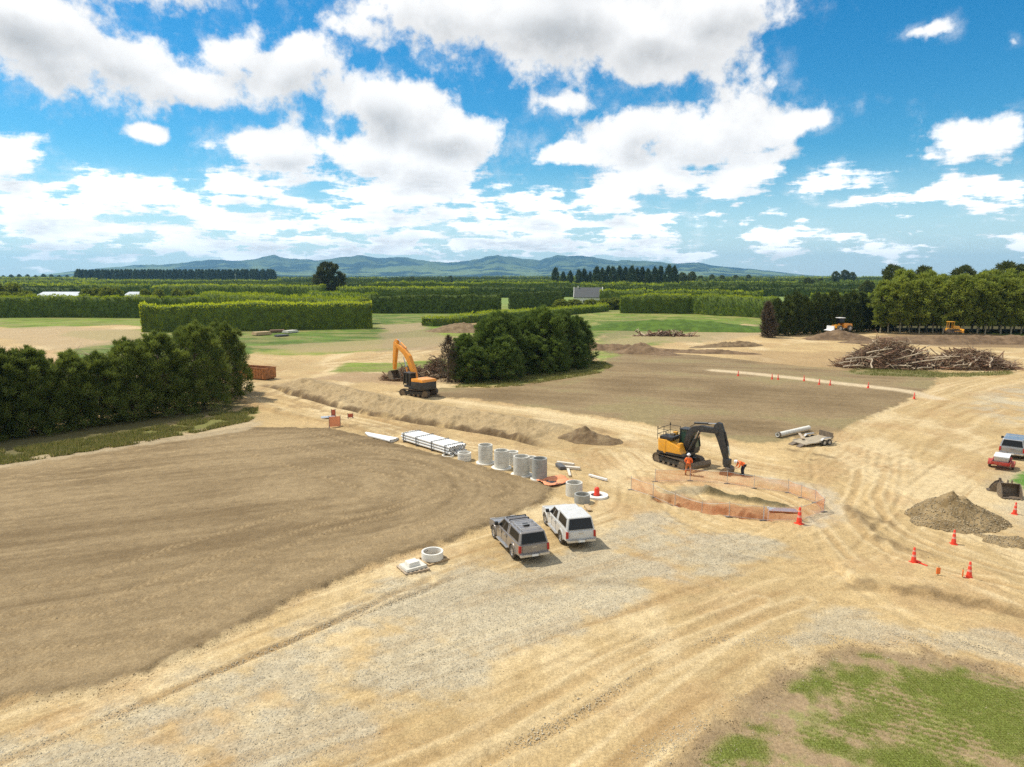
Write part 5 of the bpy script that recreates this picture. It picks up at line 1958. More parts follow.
    # boom: low cranked, reaches out level
    bm_ = beam([(.50, .75), (.75, 1.9), (1.25, 2.52), (2.1, 2.72), (3.55, 2.66)], [(1.0, .60), (1.25, 1.65), (1.6, 2.08), (2.2, 2.20), (3.55, 2.26)], .36)
    bm_.lathe([(0.001, -.21), (.18, -.21), (.18, .21), (0.001, .21)], 14, (3.5, 0, 2.46), 'y')
    part(bm_, 'boom', CHAR, bevel=.02)
    st = beam([(3.25, 2.95), (3.55, 3.22), (3.85, 3.15), (4.10, 2.5), (4.42, 1.2), (4.55, .15)], [(3.2, 2.7), (3.35, 2.2), (3.60, 1.7), (4.22, .12)], .32)
    part(st, 'stick', CHAR, bevel=.02)
    def cyl2(p0, p1, r, frac, yy):
        m1 = MB(); a, b = Vector((p0[0], yy, p0[1])), Vector((p1[0], yy, p1[1]))
        m1.tube([a, a + (b - a) * frac], r, 10); c = part(m1, 'hydraulic_cylinder', CHAR, smooth=True)
        m1 = MB(); m1.tube([a + (b - a) * (frac - .02), b], r * .55, 8); rod = part(m1, 'cylinder_rod', CHROMR, smooth=True); rod.parent = c
    cyl2((1.15, .5), (1.95, 2.3), .09, .6, -.27)
    cyl2((1.15, .5), (1.95, 2.3), .09, .6, .27)
    cyl2((1.4, 2.84), (3.4, 3.05), .10, .62, 0)
    cyl2((4.15, 2.5), (4.66, .6), .08, .6, 0)
    m = MB()
    m.tube([(.9, .12, 2.4), (1.7, .12, 2.95), (2.7, .12, 2.85), (3.5, .12, 3.15)], .03, 6)
    m.tube([(3.95, .12, 2.7), (4.4, .16, 1.6), (4.6, .12, .6)], .03, 6)
    part(m, 'hydraulic_hose', BLACK)
    m = MB()   # tilt hitch
    m.box(4.18, 4.72, -.25, .25, -.20, .30)
    m.lathe([(0.001, -.2), (.28, -.2), (.28, .0), (0.001, .0)], 16, (4.45, 0, -.18))
    part(m, 'tilt_rotator', CHAR, bevel=.03)
    T = Matrix.Translation((4.50, 0, -.62)) @ Matrix.Scale(.62, 4)
    b = MB()
    shell = [(-.10, .48), (-.42, .34), (-.58, .02), (-.50, -.36), (-.18, -.58), (.30, -.60), (.66, -.52)]
    # mouth faces back to the machine
    shell = [(-x_, z_) for x_, z_ in shell]
    inner = [(x_ * .9, z_ * .9) for x_, z_ in shell][::-1]
    b.prism(shell + inner, -1.0, 1.0)
    side = [(.10, .48), (.42, .34), (.58, .02), (.50, -.36), (.18, -.58), (-.30, -.60), (-.66, -.52), (-.50, -.10), (-.20, .30)]
    for sd in (-1, 1):
        b.prism(side, sd * .98 - .03, sd * .98 + .03)
    b.v = [tuple(T @ Vector(p)) for p in b.v]
    part(b, 'bucket', STEEL)
    return base


excavator_near()


def excavator_far():
    x, y = P(419, 396)
    hd = math.atan2(.80, -.60)
    base = empty('excavator', on_ground(x, y), math.atan2(-.36, .93))
    tag(base, 'orange and black excavator with raised boom clearing brush by the middle trees', 'excavator')
    track(base, -1.2, 4.3, .95, .6)
    track(base, 1.2, 4.3, .95, .6)
    m = MB(); m.box(-1.1, 1.1, -.95, .95, .45, .90); m.lathe([(0.001, .90), (.75, .90), (.75, 1.10), (0.001, 1.10)], 20); m.build('undercarriage', CHAR, base)
    up = math.atan2(.74, -.67) - math.atan2(-.36, .93)
    def part(mb, name, m_, **k):
        mb.v = [tuple(Matrix.Rotation(up, 3, 'Z') @ Vector(p) + Vector((0, 0, 1.1))) for p in mb.v]
        return mb.build(name, m_, base, **k)
    m = MB(); m.box(-2.2, 1.6, -1.3, 1.3, 0, .28); part(m, 'turntable_deck', CHAR, bevel=.03)
    prof = [(-1.5, -1.35), (-2.35, -1.2), (-2.62, -.7), (-2.72, 0), (-2.62, .7), (-2.35, 1.2), (-1.5, 1.35)]
    m = MB()
    m.add([(a, b, .02) for a, b in prof] + [(a, b, .98) for a, b in prof], [tuple(range(6, -1, -1)), tuple(range(7, 14))] + [(i, (i + 1) % 7, (i + 1) % 7 + 7, i + 7) for i in range(7)])
    part(m, 'counterweight', CHAR, bevel=.06)
    m = MB(); m.hexa([(-2.55, -1.2, .98), (-.1, -1.3, .90), (-.1, 1.3, .90), (-2.55, 1.2, .98)], [(-2.45, -1.1, 1.32), (-.1, -1.25, 1.32), (-.1, 1.25, 1.32), (-2.45, 1.1, 1.32)]); part(m, 'engine_cover', ORG, bevel=.05)
    m = MB(); m.box(-1.5, 1.3, -1.32, -.45, .28, .90); m.box(-1.5, -.1, .45, 1.32, .28, .90); part(m, 'side_cover', CHAR, bevel=.03)
    f = MB()
    for (xb, xt) in ((.1, .15), (.85, .85), (1.75, 1.5)):
        for yy in (.42, 1.28):
            f.hexa([(xb - .055, yy - .055, .28), (xb + .055, yy - .055, .28), (xb + .055, yy + .055, .28), (xb - .055, yy + .055, .28)], [(xt - .055, yy - .055, 1.9), (xt + .055, yy - .055, 1.9), (xt + .055, yy + .055, 1.9), (xt - .055, yy + .055, 1.9)])
    f.box(.02, 1.65, .36, 1.34, 1.9, 2.0)
    cb = part(f, 'cab', CHAR, bevel=.015)
    g = MB(); g.hexa([(.13, .44, .45), (1.70, .44, .45), (1.70, 1.26, .45), (.13, 1.26, .45)], [(.18, .44, 1.9), (1.47, .44, 1.9), (1.47, 1.26, 1.9), (.18, 1.26, 1.9)])
    g = part(g, 'cab_glass', GLASS); g.parent = cb
    bm_ = beam([(.30, .75), (.8, 2.3), (1.9, 4.1), (3.0, 4.85), (5.25, 5.7)], [(.95, .55), (1.55, 2.0), (2.45, 3.4), (3.3, 4.2), (5.25, 5.2)], .52)
    part(bm_, 'boom', ORG, bevel=.03)
    st = beam([(4.75, 6.05), (5.25, 6.15), (5.75, 5.6), (6.05, 1.9)], [(4.8, 5.7), (4.95, 5.0), (5.15, 4.3), (5.70, 1.8)], .42)
    part(st, 'stick', ORG, bevel=.02)
    def cyl2(p0, p1, r, frac, yy):
        m1 = MB(); a, b = Vector((p0[0], yy, p0[1])), Vector((p1[0], yy, p1[1]))
        m1.tube([a, a + (b - a) * frac], r, 10); c = part(m1, 'hydraulic_cylinder', ORG, smooth=True)
        m1 = MB(); m1.tube([a + (b - a) * (frac - .02), b], r * .55, 8); rod = part(m1, 'cylinder_rod', CHROMR, smooth=True); rod.parent = c
    cyl2((1.5, .6), (3.0, 3.8), .12, .6, -.36)
    cyl2((1.5, .6), (3.0, 3.8), .12, .6, .36)
    cyl2((2.8, 5.05), (4.9, 6.15), .11, .62, 0)
    cyl2((5.85, 5.3), (6.35, 2.5), .09, .6, 0)
    b = MB()
    sh = [(-.10, .48), (-.42, .34), (-.58, .02), (-.50, -.36), (-.18, -.58), (.30, -.60), (.66, -.52)]
    sh = [(-x_, z_) for x_, z_ in sh]
    b.prism(sh + [(x_ * .9, z_ * .9) for x_, z_ in sh][::-1], -.6, .6)
    sd_ = [(.10, .48), (.42, .34), (.58, .02), (.50, -.36), (.18, -.58), (-.30, -.60), (-.66, -.52), (-.50, -.10), (-.20, .30)]
    for sd in (-1, 1):
        b.prism(sd_, sd * .58 - .024, sd * .58 + .024)
    T = Matrix.Translation((5.95, 0, 1.15)) @ Matrix.Scale(1.15, 4)
    b.v = [tuple(T @ Vector(p)) for p in b.v]
    part(b, 'bucket', STEEL)


excavator_far()


# ------------------------------------------------------------------ people
def skin_mesh(name, joints, edges, m, parent, levels=1):
    me = bpy.data.meshes.new(name)
    me.from_pydata([j[0] for j in joints], edges, [])
    o = bpy.data.objects.new(name, me)
    link(o, parent)
    md = o.modifiers.new('skin', 'SKIN')
    if not me.skin_vertices:
        bm = bmesh.new(); bm.from_mesh(me); bm.verts.layers.skin.verify(); bm.to_mesh(me); bm.free()
    for i, j in enumerate(joints):
        sv = me.skin_vertices[0].data[i]
        sv.radius = (j[1], j[1] if len(j) < 3 else j[2])
        sv.use_root = i == 0
    md.use_smooth_shade = True
    sb = o.modifiers.new('sub', 'SUBSURF')
    sb.levels = levels
    sb.render_levels = levels
    dg = bpy.context.evaluated_depsgraph_get()
    ev = o.evaluated_get(dg)
    m2 = bpy.data.meshes.new_from_object(ev)
    o.modifiers.clear()
    o.data = m2
    m2.materials.clear()
    m2.materials.append(m)
    return o


def person(loc, rz, label, J, top_m, leg_m, helmet=True):
    """J: dict of joint positions; clothes are slightly larger skins over the same joints"""
    r = empty('person', loc, rz)
    tag(r, label, 'person')
    names = ['pelvis', 'belly', 'chest', 'neck', 'head', 'crown', 'shL', 'elL', 'wrL', 'haL', 'shR', 'elR', 'wrR', 'haR', 'hipL', 'knL', 'anL', 'toL', 'hipR', 'knR', 'anR', 'toR']
    rad = dict(pelvis=.13, belly=.12, chest=.14, neck=.055, head=.095, crown=.07, sh=.065, el=.043, wr=.03, ha=.035, hip=.09, kn=.06, an=.04, to=.035)
    ed = [('pelvis', 'belly'), ('belly', 'chest'), ('chest', 'neck'), ('neck', 'head'), ('head', 'crown')]
    for s in 'LR':
        ed += [('chest', 'sh' + s), ('sh' + s, 'el' + s), ('el' + s, 'wr' + s), ('wr' + s, 'ha' + s), ('pelvis', 'hip' + s), ('hip' + s, 'kn' + s), ('kn' + s, 'an' + s), ('an' + s, 'to' + s)]
    idx = {n_: i for i, n_ in enumerate(names)}
    jr = lambda n_: rad.get(n_, rad.get(n_[:-1]))
    skin_mesh('body', [(J[n_], jr(n_)) for n_ in names], [(idx[a], idx[b]) for a, b in ed], SKIN, r)
    # fingers: five short chains on each hand
    for s in 'LR':
        h, w = Vector(J['ha' + s]), Vector(J['wr' + s])
        d = (h - w).normalized()
        u = d.cross(Vector((0, 1, 0.2))).normalized()
        fm = MB()
        for k in range(4):
            o = h + u * (k - 1.5) * .02
            fm.tube([o, o + d * .045 + Vector((0, 0, -.006)), o + d * (.075 + .008 * (1 - abs(k - 1.5))) + Vector((0, 0, -.022))], .0095, 6, .007)
        o = w + d * .03 + u * .03
        fm.tube([o, o + d * .03 + u * .025, o + d * .06 + u * .03], .011, 6, .008)
        fm.build('fingers', SKIN, r, smooth=True)
    # jacket
    tn = ['belly', 'chest', 'pel2', 'nk', 'shL', 'elL', 'wrL', 'shR', 'elR', 'wrR']
    J2 = dict(J)
    J2['pel2'] = tuple(Vector(J['pelvis']) * .7 + Vector(J['belly']) * .3)
    J2['nk'] = tuple(Vector(J['chest']) * .55 + Vector(J['neck']) * .45)
    for s in 'LR':
        J2['wr' + s] = tuple(Vector(J['wr' + s]) * .85 + Vector(J['el' + s]) * .15)
    tr = dict(belly=.155, chest=.175, pel2=.16, nk=.10, shL=.088, shR=.088, elL=.062, elR=.062, wrL=.05, wrR=.05)
    ti = {n_: i for i, n_ in enumerate(tn)}
    skin_mesh('jacket', [(J2[n_], tr[n_]) for n_ in tn], [(ti[a], ti[b]) for a, b in [('belly', 'chest'), ('belly', 'pel2'), ('chest', 'nk'), ('chest', 'shL'), ('shL', 'elL'), ('elL', 'wrL'), ('chest', 'shR'), ('shR', 'elR'), ('elR', 'wrR')]], top_m, r)
    ln = ['pelvis', 'hipL', 'knL', 'anL', 'hipR', 'knR', 'anR']
    lr = dict(pelvis=.15, hipL=.115, hipR=.115, knL=.082, knR=.082, anL=.065, anR=.065)
    li = {n_: i for i, n_ in enumerate(ln)}
    skin_mesh('trousers', [(J[n_], lr[n_]) for n_ in ln], [(li[a], li[b]) for a, b in [('pelvis', 'hipL'), ('hipL', 'knL'), ('knL', 'anL'), ('pelvis', 'hipR'), ('hipR', 'knR'), ('knR', 'anR')]], leg_m, r)
    for s in 'LR':
        a, t = Vector(J['an' + s]), Vector(J['to' + s])
        d = (t - a); d.z = 0; d.normalize()
        p = Vector((-d.y, d.x, 0))
        b = MB()
        z0 = a.z - .08
        q0, q1 = a - d * .08, a + d * .22
        b.hexa([(q0 - p * .05).to_tuple()[:2] + (z0,), (q1 - p * .045).to_tuple()[:2] + (z0,), (q1 + p * .045).to_tuple()[:2] + (z0,), (q0 + p * .05).to_tuple()[:2] + (z0,)],
               [(q0 - p * .05).to_tuple()[:2] + (z0 + .15,), (q1 - p * .04).to_tuple()[:2] + (z0 + .06,), (q1 + p * .04).to_tuple()[:2] + (z0 + .06,), (q0 + p * .05).to_tuple()[:2] + (z0 + .15,)])
        b.build('boot', BLACK, r, bevel=.02)
    hd, cr = Vector(J['head']), Vector(J['crown'])
    upv = (cr - hd).normalized()
    face = Vector(J['face']).normalized()
    # nose and ears so that the head has a front
    f = MB()
    n0 = hd + face * .098
    f.tube([n0 + upv * .03, n0 + face * .022 - upv * .01], .014, 6, .018)
    f.build('nose', SKIN, r, smooth=True)
    f = MB()
    sdv = upv.cross(face).normalized()
    for s in (-1, 1):
        e = hd + face * .09 + sdv * s * .035 + upv * .02
        f.tube([e, e + face * .008], .012, 6)
    f.build('eyes', BLACK, r)
    if helmet:
        rot = Vector((0, 0, 1)).rotation_difference(upv).to_matrix()
        h = MB()
        pr = [(.001, .155), (.06, .148), (.105, .115), (.13, .06), (.135, .02), (.165, .012), (.165, .0), (.12, .0), (.001, .0)]
        h.lathe(pr, 18)
        h.v = [tuple(rot @ Vector(p) + hd + upv * .03) for p in h.v]
        h.build('helmet', WHITEB, r, smooth=True)
    return r


def stand_pose(spread=.16, armL=(.18, .05), armR=(.18, .05)):
    J = dict(pelvis=(0, 0, .98), belly=(.01, 0, 1.14), chest=(0, 0, 1.36), neck=(0, 0, 1.52), head=(.02, 0, 1.65), crown=(.015, 0, 1.74), face=(1, 0, -.15))
    for s, sg in (('L', 1), ('R', -1)):
        J['sh' + s] = (0, sg * .20, 1.42)
        J['el' + s] = (.02, sg * .29, 1.14)
        J['wr' + s] = (.20, sg * .24, 1.0)
        J['ha' + s] = (.27, sg * .21, .98)
        J['hip' + s] = (0, sg * .10, .90)
        J['kn' + s] = (.04, sg * spread, .50)
        J['an' + s] = (0, sg * (spread + .03), .09)
        J['to' + s] = (.13, sg * (spread + .05), .05)
    return J


x, y = P(688, 475)
person(on_ground(x, y), R(70), 'worker in orange hi-vis top and orange trousers standing by the near excavator tracks', stand_pose(.17), HIVIS, OVERALL)
J = dict(pelvis=(-.12, 0, .92), belly=(.06, 0, 1.02), chest=(.30, 0, 1.14), neck=(.45, 0, 1.18), head=(.57, 0, 1.18), crown=(.64, 0, 1.23), face=(.6, 0, -.8))
for s, sg in (('L', 1), ('R', -1)):
    J['sh' + s] = (.30, sg * .19, 1.12); J['el' + s] = (.34, sg * .22, .84); J['wr' + s] = (.52, sg * .16, .70); J['ha' + s] = (.59, sg * .14, .68)
    J['hip' + s] = (-.12, sg * .10, .86); J['kn' + s] = (.0, sg * .13, .48); J['an' + s] = (-.06, sg * .15, .09); J['to' + s] = (.07, sg * .17, .05)
x, y = P(742, 475.5)
person(on_ground(x, y), R(188), 'worker in orange top and dark trousers and white helmet stooping towards the digging bucket', J, HIVIS, NAVY)


# ------------------------------------------------------------------ concrete manhole risers, lids and pipes
def ring_prof(ro, ri, h, z0=0):
    return [(ri, z0), (ro, z0), (ro, z0 + h), (ri, z0 + h)]


def riser(px, py, h, ro, label, flange=.0, m=CONC, ribs=0, hole=True, name='concrete_riser', group='concrete risers and rings beside the brown field', wx=None):
    x, y = P(px, py) if wx is None else wx
    r = empty(name, on_ground(x, y, -.02), random.uniform(0, 6))
    tag(r, label, 'concrete ring' if name != 'concrete_lid' else 'concrete lid', group)
    b = MB()
    z = 0
    if flange:
        f = MB(); f.lathe([(.001, 0), (flange, 0), (flange, .12), (.001, .12)], 32); f.build('base_slab', CONCL, r, smooth=True)
        z = .122
    if ribs:
        prof = []
        for k in range(ribs + 1):
            a = z + h * k / (ribs + 1)
            c = z + h * (k + 1) / (ribs + 1) - .02
            prof += [(ro, a), (ro, c), (ro - .014, c + .003), (ro - .014, c + .017)]
        prof = [(ro - .10, z)] + prof + [(ro, z + h), (ro - .10, z + h)]
    else:
        prof = ring_prof(ro, ro - .10, h, z)
    b.lathe(prof, 32)
    b.build('shaft', m, r, smooth=True)
    s = MB()   # lifting eyes and step irons
    for k in range(max(1, int(h / .4))):
        s.tube([(ro - .10, -.12, z + .3 + k * .35), (ro - .22, -.12, z + .3 + k * .35), (ro - .22, .12, z + .3 + k * .35), (ro - .10, .12, z + .3 + k * .35)], .014, 6)
    s.build('step_iron', STEEL, r)
    return r


riser(485.5, 463, 1.55, .62, 'pale ribbed concrete riser, first from the pipe stack in the row of tall ones', .82, CONC, 3)
riser(501.5, 468, 1.45, .62, 'concrete riser, second from the pipe stack in the tall row', .86, CONC, 2)
riser(521.5, 475, 1.50, .66, 'concrete riser, third from the pipe stack in the tall row', .88, CONC, 3)
riser(539.5, 479, 1.62, .60, 'darkest tall concrete riser, beside the orange sheet', .74, mat('dark_concrete', (.33, .335, .31), .8, 0, .15, 3, dirt=(.3, .25, .17), dirt_amt=.3), 4)  # darker concrete tone than the other risers
riser(512.5, 464, 1.15, .50, 'narrow pale riser half hidden between the second and third tall ones', 0, CONCL, 2)
riser(531, 470, 1.15, .50, 'narrow pale riser half hidden between the third and darkest tall ones', 0, CONCL, 2)
for k in range(3):
    x, y = P(464.5, 460)
    r = riser(464.5, 460, .22, .60, f'{("bottom", "middle", "top")[k]} ring of the low stack of concrete rings next to the pipe stack', 0, CONCL, 0)
    r.location.z += k * .245
x, y = P(449, 456.5)
r = riser(448, 456.5, .16, .55, 'flat concrete ring lying between the pipe stack and the low ring stack', 0, CONCL, 0)
riser(574, 495, 1.0, .62, 'grey concrete ring standing beside the orange sheet', 0, CONC, 0)
riser(582, 502, .62, .56, 'short dark-mouthed concrete ring nearest the white ute', 0, mat('dark_concrete', (.33, .335, .31)), 0)


def lid_disc():
    x, y = P(596.5, 496.5)
    r = empty('concrete_disc', on_ground(x, y), 0)
    tag(r, 'round white concrete lid lying on the sand with a red bollard on it', 'concrete disc')
    m = MB(); m.lathe([(.001, 0), (.85, 0), (.85, .16), (.42, .16), (.42, .10), (.001, .10)], 32); m.build('disc', CONCL, r, smooth=True)
    m = MB(); m.lathe([(.001, .101), (.40, .101), (.40, .112), (.001, .112)], 24); m.build('hatch', BLACK, r)
    b = empty('red_bollard', on_ground(x + .02, y, .112), 0)
    tag(b, 'bright red round topped bollard standing on the white concrete lid', 'bollard')
    m = MB(); m.lathe([(.001, 0), (.24, 0), (.24, .05), (.20, .10), (.19, .48), (.16, .56), (.08, .62), (.001, .64)], 20); m.build('post', REDO, b, smooth=True)


lid_disc()


def near_rings():
    # ring on a pallet and block on a pallet, by the field edge
    for (px, py, rz, lab) in ((432.5, 560, .75, 'orange stained pallet under the low concrete ring'), (413, 569, .55, 'weathered pallet under the grey concrete block')):
        x, y = P(px, py)
        r = empty('pallet', on_ground(x, y), rz)
        tag(r, lab, 'pallet')
        mm = TIMBER if px > 420 else WOODP
        for k in range(3):
            m = MB(); m.box(-.72, .72, -.62 + k * .57, -.52 + k * .57, 0, .09); m.build('bearer', mm, r)
        for k in range(6):
            m = MB(); m.box(-.72 + k * .265, -.60 + k * .265, -.66, .66, .092, .115); m.build('board', mm, r)
    x, y = P(432.5, 560)
    r = riser(432.5, 560, .42, .62, 'low round concrete ring lying on its pallet at the edge of the haul road', 0, CONCL, 0, group=None)
    r.location.z = gz(x, y) + .12
    x, y = P(413, 569)
    r = empty('concrete_block', on_ground(x, y, .118), .62)
    tag(r, 'grey square concrete block with a recessed top on its pallet', 'concrete block')
    m = MB(); m.hexa([(-.62, -.52, 0), (.62, -.52, 0), (.62, .52, 0), (-.62, .52, 0)], [(-.60, -.50, .14), (.60, -.50, .14), (.60, .50, .14), (-.60, .50, .14)]); m.build('slab', CONC, r, bevel=.015)
    m = MB(); m.hexa([(-.38, -.30, .142), (.30, -.30, .142), (.30, .30, .142), (-.38, .30, .142)], [(-.34, -.26, .36), (.26, -.26, .36), (.26, .26, .36), (-.34, .26, .36)]); m.build('upstand', CONCL, r, bevel=.02)


near_rings()


def pipe_stack():
    ax, ay = P(402, 441.5)
    bx, by = P(450, 456.5)
    L = math.hypot(bx - ax, by - ay)
    ang = math.atan2(by - ay, bx - ax)
    rr = .115
    proto = None
    for lay_ in range(3):
        for k in range(8):
            pos = Vector((ax, ay, gz((ax + bx) / 2, (ay + by) / 2))) + Vector((-math.sin(ang), math.cos(ang), 0)) * (k * .24 + .05)
            pos.z += .14 + rr + lay_ * .255
            if proto is None:
                r = empty('white_pipe', pos, ang)
                m = MB(); m.lathe([(rr * .82, 0), (rr, 0), (rr, 1), (rr * .82, 1)], 12)
                m.v = [(p[2] * L, p[0], p[1]) for p in m.v]
                m.build('barrel', PVC, r, smooth=True)
                m = MB(); m.lathe([(rr, 0), (rr * 1.09, 0), (rr * 1.09, .03), (rr, .03)], 12)
                m.v = [(L - .22 + p[2] * 7, p[0], p[1]) for p in m.v]
                m.build('socket', PVC, r, smooth=True)
                proto = r
            else:
                r = copy_tree(proto)
            r.location = pos + Vector((math.cos(ang), math.sin(ang), 0)) * random.uniform(-.12, .12)
            tag(r, 'long white plastic pipe in the strapped stack beside the brown field', 'pipe', 'white pipes in the strapped stack')
    n = Vector((-math.sin(ang), math.cos(ang), 0))
    u = Vector((math.cos(ang), math.sin(ang), 0))
    z0 = gz((ax + bx) / 2, (ay + by) / 2)
    for k, t in enumerate((.06, .34, .66, .93)):
        r = empty('stacking_frame', (ax + u.x * L * t, ay + u.y * L * t, z0), ang)
        tag(r, f'dark timber strap frame round the white pipes, {ORD[k]} from the far end', 'frame', 'strap frames round the pipe stack')
        m = MB(); m.box(-.04, .04, -.16, 1.90, .0, .13); m.build('bearer', STRAP, r)
        for yy in (-.15, 1.86):
            m = MB(); m.box(-.04, .04, yy - .03, yy + .03, .13, .91); m.build('upright', STRAP, r)
        m = MB(); m.box(-.04, .04, -.18, 1.89, .91, .955); m.build('crossbar', STRAP, r)
    # pipes lying loose beyond the stack
    for k in range(7):
        q0 = P(366 + k * .6, 434.5 + .55 * k)
        q1 = P(398 - k * 1.2, 440.5 + .45 * k)
        L2 = math.hypot(q1[0] - q0[0], q1[1] - q0[1])
        a2 = math.atan2(q1[1] - q0[1], q1[0] - q0[0])
        r = copy_tree(proto)
        r.location = on_ground(q0[0], q0[1], .16 + (k % 2) * .02)
        r.rotation_euler = (0, 0, a2)
        r.scale = (L2 / L, 1.25, 1.25)
        tag(r, 'white pipe lying loose on the ground beyond the strapped stack', 'pipe', 'loose white pipes beyond the stack')
    # short fittings at the near end of the stack
    for k, (px, py, rz) in enumerate(((453, 451, .3), (456, 453, 1.2), (459, 451.5, 2.2), (451, 449, .9), (457, 455.5, 2.8))):
        x, y = P(px, py)
        r = empty('pipe_fitting', on_ground(x, y, .13), rz)
        tag(r, 'short white pipe fitting lying in the jumble at the end of the stack', 'pipe fitting', 'white fittings at the end of the pipe stack')
        m = MB(); m.tube([(-.28, 0, 0), (.05, 0, 0), (.22, .05, .12), (.28, .05, .32)], .12, 12); m.build('elbow', PVC, r, smooth=True)
        m = MB(); m.lathe([(.10, 0), (.15, 0), (.15, .08), (.10, .08)], 12, (.28, .05, .30)); m.build('collar', CHAR, r)


pipe_stack()


def planks():
    for k, (a, b, w, h, lab, mm) in enumerate((
            ((557, 464), (574, 466.5), .30, .22, 'bleached timber beam lying behind the orange sheet, farther of the pair', TIMBERL),
            ((563, 468.5), (580, 470), .34, .2, 'bleached timber beam lying behind the orange sheet, nearer of the pair', TIMBERL),
            ((589, 476.5), (607, 481.5), .16, .16, 'long thin white batten lying right of the concrete rings', PVC),
            ((568, 470), (570, 477), .2, .12, 'short pale plank pointing to the orange sheet', TIMBERL),
            ((586, 506), (590, 512), .3, .1, 'short scrap board by the concrete ring near the white ute', TIMBER),
            ((558, 466), (563, 470), .5, .24, 'dark short block under the timber beams', STRAP))):
        q0, q1 = P(*a), P(*b)
        L = math.hypot(q1[0] - q0[0], q1[1] - q0[1])
        r = empty('timber_beam' if k != 2 else 'white_batten', on_ground(q0[0], q0[1]), math.atan2(q1[1] - q0[1], q1[0] - q0[0]))
        tag(r, lab, 'plank')
        m = MB(); m.box(0, L, -w / 2, w / 2, .05, .05 + h); m.build('beam', mm, r, bevel=.015)
        m = MB()
        for t in (.2, .8):
            m.box(L * t - .04, L * t + .04, -w / 2 - .05, w / 2 + .05, 0, .05)
        m.build('packer', STRAP, r)
    # folded orange mesh sheet on the sand
    x, y = P(555, 482)
    n = 14
    V, F = [], []
    rg = np.random.default_rng(4)
    for i in range(n + 1):
        for j in range(n + 1):
            u, v = i / n * 2 - 1, j / n * 2 - 1
            V.append((u * 1.25 + .12 * math.sin(v * 3), v * .95 + .18 * math.sin(u * 2.5), .16 + .16 * math.sin(u * 4 + v * 2) * (1 - abs(v)) + .05 * math.sin(9 * v + 3 * u) + rg.uniform(0, .03)))
    for i in range(n):
        for j in range(n):
            a = i * (n + 1) + j
            F.append((a, a + n + 1, a + n + 2, a + 1))
    r = empty('safety_mesh_sheet', on_ground(x, y), .5)
    tag(r, 'crumpled orange safety mesh sheet lying beside the darkest concrete riser', 'mesh sheet')
    mb = MB(); mb.add(V, F)
    o = mb.build('sheet', mat('faded_orange', (.80, .30, .14), .7, 0, .15, 6), r, smooth=True)
    so_ = o.modifiers.new('thickness', 'SOLIDIFY'); so_.thickness = .02
    m = MB(); m.box(-1.1, 1.0, -.9, .75, -.02, .12); m.build('rolled_core', CHAR, r, bevel=.04)


planks()


# ------------------------------------------------------------------ cones
BANDM = mat('dusty_reflective', (.72, .34, .26), .5, 0, .1, 9)
CONE_P = empty('traffic_cone', (0, 0, 0))
m = MB(); m.box(-.19, .19, -.19, .19, 0, .04); m.build('base', REDO, CONE_P, bevel=.012)
m = MB(); m.lathe([(.001, .04), (.145, .04), (.05, .88), (.035, .90), (.001, .90)], 20); m.build('body', REDO, CONE_P, smooth=True)
m = MB(); m.lathe([(.10, .36), (.1105, .36), (.096, .48), (.08, .48)], 20); m.build('reflective_band', BANDM, CONE_P, smooth=True)
m = MB(); m.lathe([(.05, .66), (.0765, .66), (.066, .74), (.05, .74)], 20); m.build('reflective_band', BANDM, CONE_P, smooth=True)
cones = [(913.5, 563, 'red traffic cone standing alone with a fallen orange marker at its foot', 1), (953.5, 544, 'red traffic cone at the foot of the gravel heap', 1), (968.5, 581, 'red traffic cone nearest the near grass corner', 1),
         (1014.5, 514, 'red traffic cone beside the loose digging bucket', .95), (799, 524, 'red traffic cone at the corner of the mesh fence', 1.25)]
far_c = [(738, 376.5), (772, 380), (778, 380.5), (804, 382), (819, 385.5), (830, 386), (914, 399), (868, 389)]
for k, (px, py, lab, s) in enumerate(cones + [(a, b, 'tiny distant cone along the pale strip across the middle field', .95) for a, b in far_c]):
    r = CONE_P if k == 0 else copy_tree(CONE_P)
    x, y = P(px, py)
    r.location = on_ground(x, y, -.01)
    r.scale = (s, s, s)
    r.rotation_euler = (R(2 * (k % 3 - 1)), R(1.5 * (k % 2)), k * 1.3)
    tag(r, lab, 'traffic cone', 'cones along the pale strip in the middle field' if k >= 5 else None)


def stakes():
    for k, (px, py, lab) in enumerate(((937.5, 579, 'short orange marker stake between two cones on the haul road'), (962, 581, 'orange marker stake touching the cone nearest the grass'), (922, 565, 'fallen orange marker lying beside the lone cone'))):
        x, y = P(px, py)
        r = empty('marker_stake', on_ground(x, y), k)
        tag(r, lab, 'marker stake')
        if k < 2:
            m = MB(); m.box(-.02, .02, -.02, .02, 0, .55); m.build('stake', TIMBER, r)
            m = MB(); m.box(-.10, .10, -.03, .03, .08, .42); m.build('flag', ORANGE, r, bevel=.01)
        else:
            m = MB(); m.box(-.30, .30, -.04, .04, 0, .05); m.build('stake', REDO, r)
            m = MB(); m.box(.10, .36, -.10, .10, .05, .09); m.build('flag', REDO, r, bevel=.01)


stakes()


